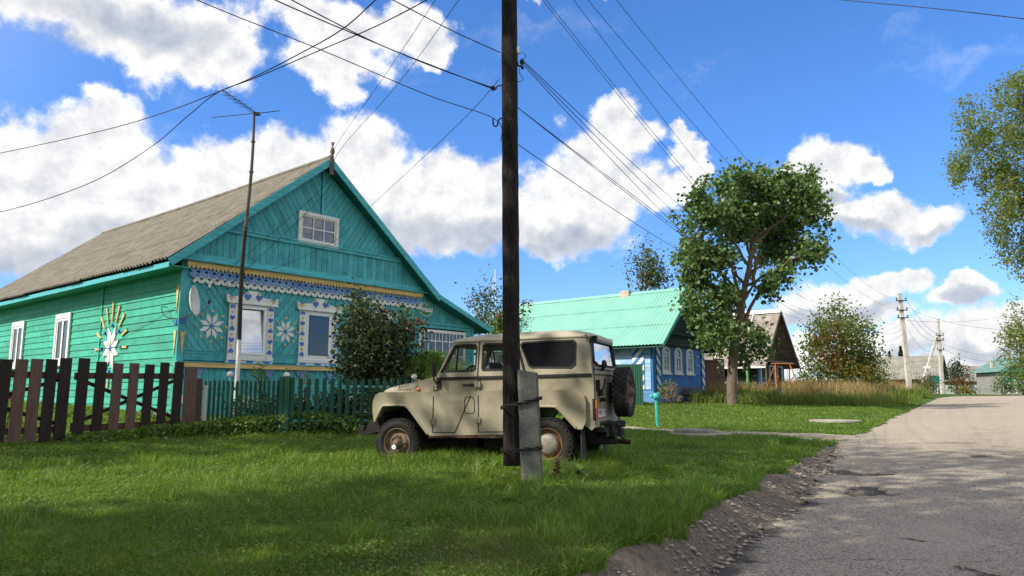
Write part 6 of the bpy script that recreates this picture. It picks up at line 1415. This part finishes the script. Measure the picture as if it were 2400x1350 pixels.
mb = MB(); mb.box(0,1.35,0,1.0,0,2.05); mb.build('shed_body', m_shed, sh); mb = MB(); boards(mb, rect(.0,1.35,.05,1.98), R(90), .30, .015); mb.build('front_boards', m_shed, sh); mb = MB(); mb.box(-.05,1.4,-.08,1.05,2.05,2.12); mb.build('shed_roof', m_shed, sh); mb = MB(); mb.box(1.05,1.2,-.03,-.021,1.4,1.75); mb.build('notice', m_grey, sh)
# ribbed green metal fence left of the blue house
m_gf = mat('dark_green_profiled_sheet', (.018,.085,.055), rough=.45, var=.1, bump=0)
A_ = at(1440, 945, 33.0); B_ = at(1514, 948, 32.2); gf = empty('metal_fence', (A_.x, A_.y, T(A_.x, A_.y)), 0, 'dark green ribbed metal fence joining the blue house, behind the spare wheel', 'fence')
d = Vector((B_.x-A_.x, B_.y-A_.y, 0)); Lf = d.length; st = A_ - d*1.6; ang = math.atan2(d.y, d.x); pr = []
for i in range(int(Lf*2.6/.11)): x = i*.11; pr += [(x,0),(x+.03,0),(x+.045,.025),(x+.085,.025),(x+.10,0)]
mb = MB(); Mf = Matrix.Translation((-d.x*1.6, -d.y*1.6, 0)) @ Matrix.Rotation(ang, 4, 'Z'); mb.grid([[(u, -v, z) for u, v in pr] for z in (-.3, 1.72)], 0, False, Mf); mb.build('sheet', m_gf, gf)
mb = MB()
for z in (.4, 1.4): mb.box(0, pr[-1][0], .03, .07, z, z+.05, 0, Mf)
mb.build('rail', m_gf, gf)
# dry weed bush by the wall, in its own pale colours
bush('dry_weed', 'tall dry straw-coloured weed in front of the blue wall', 'weed', 33.6, [(1575,905,7),(1568,915,12),(1582,920,10),(1572,935,13),(1590,935,8),(1560,925,8)], 700, .09, lm_dry, base_px=952, clump=.10, aspect=.3, up=.6)
bush('dry_weed', 'dark leafy weed left of the dry weed at the blue wall', 'weed', 33.8, [(1555,905,6),(1552,918,8),(1560,900,5)], 160, .10, lm_maple, base_px=950, clump=.10)
# ------------------------------------------------------------------ old grey house behind the maple
m_sh = mat('patched_shingle', (.20,.17,.15), rough=.95, var=.4, stretch=(2,2,7), scale=4, bump=.8, bscale=14, grime=(.34,.30,.28), gscale=2.5, gthr=.52); m_old = wood('old_dark_logs', (.045,.06,.045), 'x', var=.3); m_brn = wood('brown_gable_boards', (.10,.065,.045), 'z', var=.3)
OX, OY = 14.65, 44.6; OZ = T(OX, OY); OW, OL, OE, ORr = 4.4, 13.0, 2.15, 5.35
oh = empty('wooden_house', (OX, OY, OZ), R(50), 'old grey house with a patched shingle roof and green porch posts behind the maple', 'house')
mb = MB(); z = -.3
while z < OE: mb.box(-.0, OW, .0, OL, z, z+.20); z += .215
mb.build('log_wall', m_old, oh)
rfo = MB()
for sg in (-1, 1):
    e0 = Vector((OW/2+sg*(OW/2+.75), -.8, OE-.35)); e1 = Vector((e0.x, OL, e0.z)); r0 = Vector((OW/2, -.8, ORr)); r1 = Vector((OW/2, OL, ORr)); rows = []
    for q in range(25):
        t_ = q/24; row = []
        for i in range(70):
            s_ = i/69; p_ = e0.lerp(e1, s_).lerp(r0.lerp(r1, s_), t_); lift = .05*((1-(t_*12) % 1)) + .04*(vnoise(s_*60, t_*12, 1, 91)-.5) - .10*math.sin(math.pi*s_)*t_; row.append(p_ + Vector((sg*.5, 0, .8))*lift)
        rows.append(row)
    rfo.grid(rows, 0, False)
roo = rfo.build('roof', m_sh, oh)
mb = MB()
for s_ in (.12, .24, .50, .62, .78):
    y = -.8 + s_*(OL+.8); mb.bar((-.78, y, OE-.30), (OW/2-.05, y, ORr+.06), .05, .02, 0, up=(-.7,0,.7))
mb.build('batten', m_white, roo)
mb = MB(); mb.bar((OW/2-.10, -.85, ORr+.0), (OW/2-.10, 4.4, ORr-.02), .34, .02, 0, up=(-.7,0,.7)); mb.build('ridge_sheet', m_white, roo); mb = MB(); mb.bar((-.80, -.85, OE-.36), (-.80, OL, OE-.36), .06, .10); mb.build('eave_strip', m_white, roo)
mb = MB(); mb.prism([(-.3, OE-.1), (OW+.3, OE-.1), (OW/2, ORr-.3)], .15, .2); boards(mb, [(-.2, OE), (OW+.2, OE), (OW/2, ORr-.35)], R(60), .2, .012, .12, .145); mb.build('gable', m_brn, oh)
mb = MB(); mb.box(-.5, OW+.5, -.75, .0, OE-.02, OE+.06); mb.bar((-.75,-.82,OE-.38),(OW/2,-.82,ORr-.05),.04,.16); mb.bar((OW+.75,-.82,OE-.38),(OW/2,-.82,ORr-.05),.04,.16); mb.build('gable_trim', m_grey, oh)
for c in (.9, 2.3, 3.6):
    mb = MB(); frame_rect(mb, c-.42, c+.42, .85, 2.0, .10, -.06, -.0); wo = mb.build('window', m_white, oh); mb = MB(); mb.box(c-.32, c+.32, -.02, -.012, .95, 1.9); mb.build('pane', m_glass, wo)
for y in (1.2, 4.2):
    mb = MB(); mb.box(-.06, -.0, y, y+1.1, .85, .97); mb.box(-.06, 0, y, y+1.1, 1.8, 1.95); mb.box(-.06, 0, y, y+.14, .97, 1.8); mb.box(-.06, 0, y+.96, y+1.1, .97, 1.8); wo = mb.build('window', m_white, oh); mb = MB(); mb.box(-.02,-.012,y+.14,y+.96,.97,1.8); mb.build('pane', m_glass, wo)
m_gp = mat('green_porch_paint', (.10,.32,.09), rough=.6, var=.15)
for y in (.3, 3.0, 6.4): mb = MB(); mb.lathe([(.07,-.4),(.07,.9),(.10,1.0),(.06,1.15),(.09,1.5),(.07,1.85)], 9, 0, Matrix.Translation((-.72, y, 0))); mb.build('porch_post', m_gp, oh)
mb = MB(); mb.box(-.75,-.69,6.0,8.6,.72,.80); mb.build('porch_rail', m_white, oh)
for x0_, x1_ in ((.05,.45),(OW-.35,OW-.05)): mb = MB(); mb.box(x0_, x1_, -.04, -.012, .4, 2.0); mb.build('blue_board', m_bl, oh)
# fallen-in lean-to roof left of it
q = at(1652, 880, 42); ln_ = empty('lean_to', (q.x, 42, T(q.x, 42)), R(50), 'collapsing grey lean-to roof behind the board shed', 'shed')
mb = MB(); mb.grid([[Vector((-.9+1.1*j/6+.1*random.random(), -.5+2.6*i/6, 2.6-2.0*(1-j/6)+.10*random.random())) for j in range(7)] for i in range(7)], 0, False); mb.build('roof', m_sh, ln_); mb = MB(); mb.box(.2,2.2,-.2,2.2,-.2,2.3); mb.build('walls', m_old, ln_)
# ------------------------------------------------------------------ swing frame and stump
q = at(1838, 942, 39); sw = empty('garden_swing', (q.x, 39, T(q.x, 39)), R(12), 'rusty orange A-frame garden swing in the meadow grass', 'swing'); m_sw2 = mat('rusty_orange_tube', (.36,.13,.045), rough=.7, var=.3)
for x, sp__ in ((-.55, .55), (.55, .55)):
    for y in (-.75, .75): mb = MB(); mb.tube([(x*.75+.0, 0, 1.98), (x+(.25 if x > 0 else -.30), y, 0)], .033, 7); mb.build('leg', m_sw2, sw)
for x in (-1, 1): mb = MB(); mb.tube([(x*.45,-.3,1.3),(x*-.2,.5,.3)], .03, 7); mb.build('brace', m_sw2, sw)
mb = MB(); mb.tube([(-.62,0,1.98),(.62,0,1.98)], .04, 8); mb.build('top_bar', m_sw2, sw)
mb = MB(); mb.box(-.30,.32,-.2,.2,.42,.46); st_ = mb.build('seat', m_metal, sw); mb = MB(); mb.box(-.28,-.25,-.2,.2,.46,.75); mb.build('backrest', m_iron, sw)
for x in (-.28, .30): mb = MB(); mb.tube([(x,0,.46),(x*.9,0,1.98)], .010, 5); mb.build('chain', m_iron, sw)
q = at(1820, 942, 38); mb = MB(); mb.lathe([(.22,-.2),(.19,.30),(.17,.62),(.001,.63)], 14); o = mb.build('tree_stump', m_grey); o.location = (q.x, 38, T(q.x, 38)); tag(o, 'grey tree stump left of the rusty swing', 'stump')
# ------------------------------------------------------------------ concrete power poles
m_cp = mat('pale_pole_concrete', (.52,.49,.44), rough=.9, var=.18, scale=3, grime=(.36,.33,.28), gscale=2)
def cpole(px, py, pt, D, label, lean=0, arms=(), strut=None, w=.13):
    b0 = at(px, py, D); base = Vector((b0.x, D, min(b0.z, T(b0.x, D)))); tp_ = at(pt[0], pt[1], D) - base; o = empty('power_pole', base, 0, label, 'power pole', 'concrete power poles'); mb = MB(); rows = []
    for z, k in ((-.6, 1.0), (tp_.z*.5, .88), (tp_.z, .74)):
        x = tp_.x*max(0, z)/tp_.z; ww = w*k; rows.append([(x-ww,-ww,z),(x+ww,-ww,z),(x+ww,ww,z),(x-ww,ww,z),(x-ww,-ww,z)])
    mb.grid(rows, 0, False); mb.add(rows[-1][:4], [(0,1,2,3)]); mb.build('shaft', m_cp, o, bevel=.02)
    for zz_, hw in arms:
        x = tp_.x*zz_/tp_.z; mb = MB(); mb.box(x-hw, x+hw, -.20, -.12, zz_-.04, zz_+.04); ar_ = mb.build('crossarm', m_iron, o)
        for s in (-hw+.06, hw-.06): mb = MB(); mb.tube([(x+s,-.16,zz_),(x+s,-.16,zz_+.12)], .02, 6); mb.lathe([(.03,.10),(.06,.12),(.055,.2),(.03,.22),(.01,.24)], 9, 1, Matrix.Translation((x+s,-.16,zz_))); mb.build('insulator', [m_iron, m_iron], ar_)
    return o, base, tp_
p1, p1b, p1t = cpole(2133, 918, (2108, 688), 58, 'leaning concrete power pole with three crossarms at the meadow edge', arms=((7.3,.42),(6.55,.42),(5.95,.42)), w=.17)
p2, p2b, p2t = cpole(2209, 918, (2198, 748), 76, 'farther concrete power pole propped by a slanting strut, with a white arrow sign', arms=((6.0,.40),(5.5,.40),(4.5,.36)), w=.16)
mb = MB(); a0 = at(2157, 903, 76) - p2b; a1 = at(2197, 790, 76) - p2b; mb.bar((a0.x,.1,a0.z-.6), (a1.x,.1,a1.z), .24, .22); mb.build('strut', m_cp, p2)
sgb = at(2172, 861, 75.6); arrow = empty('arrow_sign', sgb, 0, 'blank white arrow-shaped sign on the slanting concrete strut', 'sign'); mb = MB(); mb.prism([(-.42,0),(-.30,.13),(.42,.13),(.42,-.10),(-.30,-.10)], -.02, .0); mb.build('board', m_pvc, arrow); mb = MB(); mb.box(-.05,.05,.005,.30,-.05,.05); mb.build('bracket', m_iron, arrow)
p3, p3b, p3t = cpole(2331, 926, (2323, 846), 88, 'distant concrete pole with a round transformer at the road crest', w=.15)
mb = MB(); mb.lathe([(.30,-.4),(.42,-.35),(.42,.3),(.30,.4),(.001,.42)], 14, 0, Matrix.Translation((.15, -.4, 1.95))); mb.build('transformer', m_iron, p3)
# wooden pole with a lattice top behind the veranda
q = at(1160, 800, 44); o = empty('radio_mast', (q.x, 44, T(q.x, 44)), 0, 'pale twin-pole radio mast behind the veranda, beside the dark pole', 'mast'); tz = at(1160, 632, 44).z - T(q.x, 44)
mb = MB(); mb.tube([(-.12,0,0),(-.12,0,tz-.5)], .03, 6); mb.tube([(.15,0,0),(.0,0,tz)], .035, 6); mb.build('pole', m_white, o); mb = MB()
for z in (.4, .75, 1.0): mb.tube([(-.22,0,tz-z),(.12,0,tz-z+.12)], .012, 5)
mb.tube([(0,0,tz-.25),(.5,0,tz-.3)], .01, 5); mb.build('rung', m_metal, o)
# ------------------------------------------------------------------ houses beyond the crest
m_far_slate = mat('far_grey_sheet_roof', (.22,.21,.19), rough=.95, var=.2, scale=1.2, grime=(.15,.15,.13), gscale=1.5)
def gable_house(px, py, D, rot, W_, L_, E_, Rg, wallm, roofm, label, gablem, front=None, zoff=0, ov=.45):
    p = at(px, py, D); z0 = p.z + zoff; o = empty('wooden_house', (p.x, D, z0), rot, label, 'house'); mb = MB(); z = -1.2
    while z < E_: mb.box(0, W_, 0, L_, z, min(E_, z+.20)); z += .21
    mb.build('wall', wallm, o); rf_ = MB()
    corr_roof(rf_, (-ov, -.5, E_-.2), (-ov, L_+.4, E_-.2), (W_/2, -.5, Rg), (W_/2, L_+.4, Rg), .30, .03, 4, .03, 0, 4); corr_roof(rf_, (W_+ov, -.5, E_-.2), (W_+ov, L_+.4, E_-.2), (W_/2, -.5, Rg), (W_/2, L_+.4, Rg), .30, .03, 4, .03, 0, 4); rf_.build('roof', roofm, o)
    mb = MB(); mb.prism([(-.1, E_), (W_+.1, E_), (W_/2, Rg-.2)], -.03, .02); boards(mb, [(0, E_+.03), (W_, E_+.03), (W_/2, Rg-.25)], R(90), .2, .015, -.06, -.035); mb.build('gable', gablem, o)
    mb = MB(); mb.bar((-ov,-.52,E_-.25),(W_/2,-.52,Rg-.05),.04,.16); mb.bar((W_+ov,-.52,E_-.25),(W_/2,-.52,Rg-.05),.04,.16); mb.build('bargeboard', gablem, o)
    return o
m_pg = wood('pale_green_siding', (.30,.42,.38), 'y', var=.15); m_tg = wood('teal_far_paint', (.03,.22,.20), 'z'); m_gr = wood('grey_block_wall', (.30,.30,.29), 'y', var=.1)
hA = gable_house(2200, 922, 88, R(52), 4.6, 11, 1.85, 4.55, m_old, m_far_slate, 'long low house with a worn grey sheet roof behind the far poles', m_tg)
for y in (2.5,): mb = MB(); mb.tube([(2.3,y+4,4.4),(2.3,y+4,5.2)], .12, 8); mb.build('flue', m_iron, hA)
gt_ = at(2196, 912, 86); yg = empty('yard_gate', (gt_.x, 86, gt_.z-.55), R(10), 'teal yard gate with a white starburst lattice by the far house', 'gate'); mb = MB(); mb.box(-.75,.85,0,.05,.0,2.1); mb.build('leaf', m_tg, yg); mb = MB(); frame_rect(mb,-.72,.82,.05,1.15,.10,-.04,-.005)
for k in range(4): a = R(45*k); mb.bar((.05-.62*math.cos(a),-.03,.60-.50*math.sin(a)),(.05+.62*math.cos(a),-.03,.60+.50*math.sin(a)),.02,.09,0)
mb.build('lattice', m_white, yg); mb = MB(); mb.box(-1.0,-.8,-.05,.12,-.2,2.2); mb.box(.9,1.05,-.05,.12,-.2,2.2); mb.build('gate_posts', m_grey, yg)
hB = gable_house(2302, 930, 96, R(52), 3.6, 5.6, 2.15, 4.0, m_pg, m_far_slate, 'pale green house with a brown-grey roof at the road crest', m_tg)
for c in (.9, 1.9, 2.8):
    mb = MB(); frame_rect(mb, c-.33, c+.33, .7, 1.8, .09, -.05, -.0); wo = mb.build('window', m_white, hB); mb = MB(); mb.box(c-.24, c+.24, -.02, -.01, .79, 1.71); mb.build('pane', m_glass, wo)
hC = gable_house(2362, 930, 84, R(-8), 5.0, 7, 3.0, 4.6, m_gr, mat('teal_tin_roof', (.12,.22,.20), rough=.5), 'grey block house with white quoins and a green cornice at the far right', m_tg)
for x in (.12, .9):
    mb = MB()
    for k in range(9): mb.box(x-.14, x+.14+.10*(k % 2), -.06, -.005, -.4+.36*k, -.4+.36*k+.2)
    mb.build('quoin', m_white, hC)
mb = MB(); mb.box(-.6, 3, -.55, -.01, 2.75, 3.0); mb.build('cornice', m_tg, hC)
mb = MB(); mb.box(-.2, 1.2, -.03, -.004, .9, 2.7); mb.build('teal_panel', m_tg, hC)
# ------------------------------------------------------------------ overhead wires
m_w = mat('black_cable', (.02,.02,.022), rough=.6, bump=0); m_w2 = mat('pale_wire', (.55,.55,.55), rough=.5, bump=0)
def wire(pts, label, r=.008, sag=0, n=26, m=None, grp='overhead wires', ext=0):
    P = [Vector(p) if len(p) == 3 and not isinstance(p, tuple) else at(*p) for p in pts]
    if len(P) == 2:
        a, b_ = P; 
        if ext: a = a + (a-b_)*ext
        Q = [a.lerp(b_, i/n) - Vector((0,0,sag*4*(i/n)*(1-i/n))) for i in range(n+1)]
    else: Q = smooth_path(P, 8)
    mb = MB(); mb.tube(Q, r, 6); o = mb.build('power_cable', m or m_w); return tag(o, label, 'wire', grp)
W1 = p1b + p1t
def W1p(z, s): return p1b + Vector((p1t.x*z/p1t.z + s, -.16, z+.14))
# main line: from the pole behind the viewer to the crossarms of the leaning pole
MAIN = [((1272,0),(1600,405),W1p(5.95,-.36),'lowest main-line cable above the maple, left one of the close pair'),((1280,0),(1608,402),W1p(5.95,.36),'main-line cable running close beside the lowest one'),((1345,0),(1632,378),W1p(6.55,-.36),'main-line cable in the middle of the five over the maple'),((1378,0),(1660,330),W1p(6.55,.36),'main-line cable left of the topmost one'),((1445,0),(1680,290),W1p(7.3,-.36),'topmost main-line cable, ending on the highest crossarm')]
for a, m_, e, lab in MAIN:
    A0 = at(a[0], a[1], 11.5); d_ = ray(*m_); E_ = Vector(e)
    # depth of the middle point so that plan view is straight
    u = m_[0]; ax_, ay_ = A0.x, A0.y; k = d_[0]/d_[1]; vx, vy = E_.x-ax_, E_.y-ay_; s = (k*ay_ - ax_)/(vx - k*vy); M_ = A0.lerp(E_, s); M_.z = 1.5 + d_[2]/d_[1]*M_.y
    c = (M_.z - (A0.z + (E_.z-A0.z)*s))/(s*(1-s)); Q = []
    for i in range(-6, 61): t_ = i/60; p_ = A0.lerp(E_, t_); p_.z += c*t_*(1-t_); Q.append(p_)
    mb = MB(); mb.tube(Q, .0052, 6); tag(mb.build('power_cable', m_w), lab, 'wire', 'main line cables')
# from the hook on the dark pole towards the maple and beyond
H3 = Vector(pole.location) + h3 + Vector((.085,0,0)); 
for k, (m_, e, zoff, lab) in enumerate((((1580,470),(1960,710,52),.02,'uppermost cable from the dark pole hook towards the maple'),((1568,487),(1950,722,52),0,'second cable from the dark pole hook towards the maple'),((1545,490),(1925,735,52),-.03,'third cable from the dark pole hook towards the maple'),((1590,545),(1905,745,52),-.35,'lower cable pair from the dark pole, upper strand'),((1580,530),(1900,752,52),-.36,'lower cable pair from the dark pole, lower strand'),((1585,583),(1860,672,50),-.62,'lowest thin cable from the dark pole towards the maple'))):
    A0 = (H3 if k < 3 else at(1213, 252 if k < 5 else 338, 9.0)) + Vector((0,0,zoff if k < 3 else 0)); E_ = at(*e); d_ = ray(*m_); kx = d_[0]/d_[1]; vx, vy = E_.x-A0.x, E_.y-A0.y; s = (kx*A0.y - A0.x)/(vx - kx*vy); M_ = A0.lerp(E_, s); M_.z = 1.5 + d_[2]/d_[1]*M_.y; c = (M_.z-(A0.z+(E_.z-A0.z)*s))/(s*(1-s)); Q = [A0.lerp(E_, i/50) + Vector((0,0,c*(i/50)*(1-i/50))) for i in range(51)]
    mb = MB(); mb.tube(Q, .0055, 6); tag(mb.build('service_cable', m_w), lab, 'wire', 'cables from the dark pole')
H1 = Vector(pole.location) + h1 + Vector((-.10,0,-.03)); H2 = Vector(pole.location) + h2 + Vector((-.10,0,-.06))
def svc(pts, lab, r=.0055): wire(pts, lab, r)
svc([at(400,-45,6.2), at(462,0,6.4), at(760,120,7.4), at(1000,222,8.3), H2+Vector((.02,0,.05)), at(1174,332,8.88)], 'slack cable drooping from the top left to the empty hook', .005)
svc([at(560,-50,5.9), at(645,0,6.2), at(860,92,7.3), at(1020,158,8.3), H1], 'left strand of the twin cable ending at the clamp left of the dark pole', .006)
svc([at(600,-50,6.1), at(684,0,6.4), at(880,100,7.4), at(1030,160,8.35), H1+Vector((.01,0,-.02))], 'right strand of the twin cable ending at the clamp left of the dark pole', .006)
svc([at(840,-40,6.6), at(921,0,6.9), at(1060,72,8.0), at(1172,123,8.86)], 'single cable meeting the dark pole near the picture top', .006)
svc([at(910,-30,9.5), at(880,0,9.8), at(800,70,11), at(700,127,12.2), at(600,178,13.4), at(510,216,14.4), at(390,262,16), at(240,306,18), at(0,359,21), at(-120,380,22.5)], 'upper crossing cable sweeping out past the left edge', .010)
svc([at(1040,-25,10.2), at(1000,0,10.4), at(880,62,11), at(740,122,11.8), at(600,182,12.8), at(510,217,13.6), at(440,272,14.3), at(360,340,15.2), at(240,415,16.4), at(120,463,17.6), at(0,497,18.8), at(-120,520,20)], 'lower crossing cable curving down to the left edge', .009)
HI = lambda x, z, y=-.17: Matrix.Translation((HX, HY, HZ)) @ Matrix.Rotation(ROT, 4, 'Z') @ Vector((x, y, z))
svc([at(1040,-40,11), at(1020,0,11.6), at(900,180,15), at(782,352,20.2), HI(4.0, 5.4, -.35), HI(.70, 2.02)], 'left one of two wires running down past the roof finial', .006)
svc([at(1095,-40,11), at(1075,0,11.6), at(930,200,15.5), at(790,362,20.4), HI(4.05, 5.2, -.35), HI(1.24, 2.10)], 'right one of two wires running down past the roof finial', .006)
svc([at(1170,186,8.9), at(1060,305,11.5), at(870,482,19.8), HI(4.2, 3.62, -.4), HI(1.26, 2.06)], 'thin wire slanting from the dark pole across the gable to the house wall', .005)
svc([at(1940,-4,14), at(1975,0,14), at(2200,21,12.5), at(2400,44,11), at(2500,56,10.5)], 'lone cable across the top right corner', .008)
for k, (a, b_, s, lab) in enumerate((((W1p(7.3,.36)), p2b+Vector((p2t.x,-.16,6.1)), .6, 'wire sagging from the leaning pole to the farther pole, topmost'), (W1p(6.55,.36), p2b+Vector((p2t.x+.3,-.16,5.6)), .7, 'wire sagging from the leaning pole to the farther pole, middle'), (W1p(5.95,.36), p2b+Vector((p2t.x-.3,-.16,5.6)), .8, 'wire sagging from the leaning pole to the farther pole, lowest'))): wire([a, b_], lab, .012, s, grp='wires between the far poles')
for a, b_, s, lab in ((W1p(6.55,.4), at(2400,772,50), .5, 'long wire falling from the leaning pole to the right edge'), (W1p(5.6,.2), at(2400,733,66), .4, 'nearly level wire from the leaning pole to the right edge'), (p2b+Vector((p2t.x+.35,-.1,5.1)), at(2360,830,84), .5, 'wire sloping from the farther pole to the right, upper'), (p2b+Vector((p2t.x+.35,-.1,4.5)), at(2360,845,84), .5, 'wire sloping from the farther pole to the right, lower'), (W1p(4.9,-.1), at(2020,760,52), .5, 'slack wire from the leaning pole to the autumn tree'), (W1p(4.6,-.1), at(2030,790,52), .5, 'lower slack wire from the leaning pole to the autumn tree'), (W1p(5.2,.1), at(2190,818,75), .9, 'deep slack loop between the leaning pole and the strut')): wire([a, b_], lab, .010, s, grp='wires at the far poles')
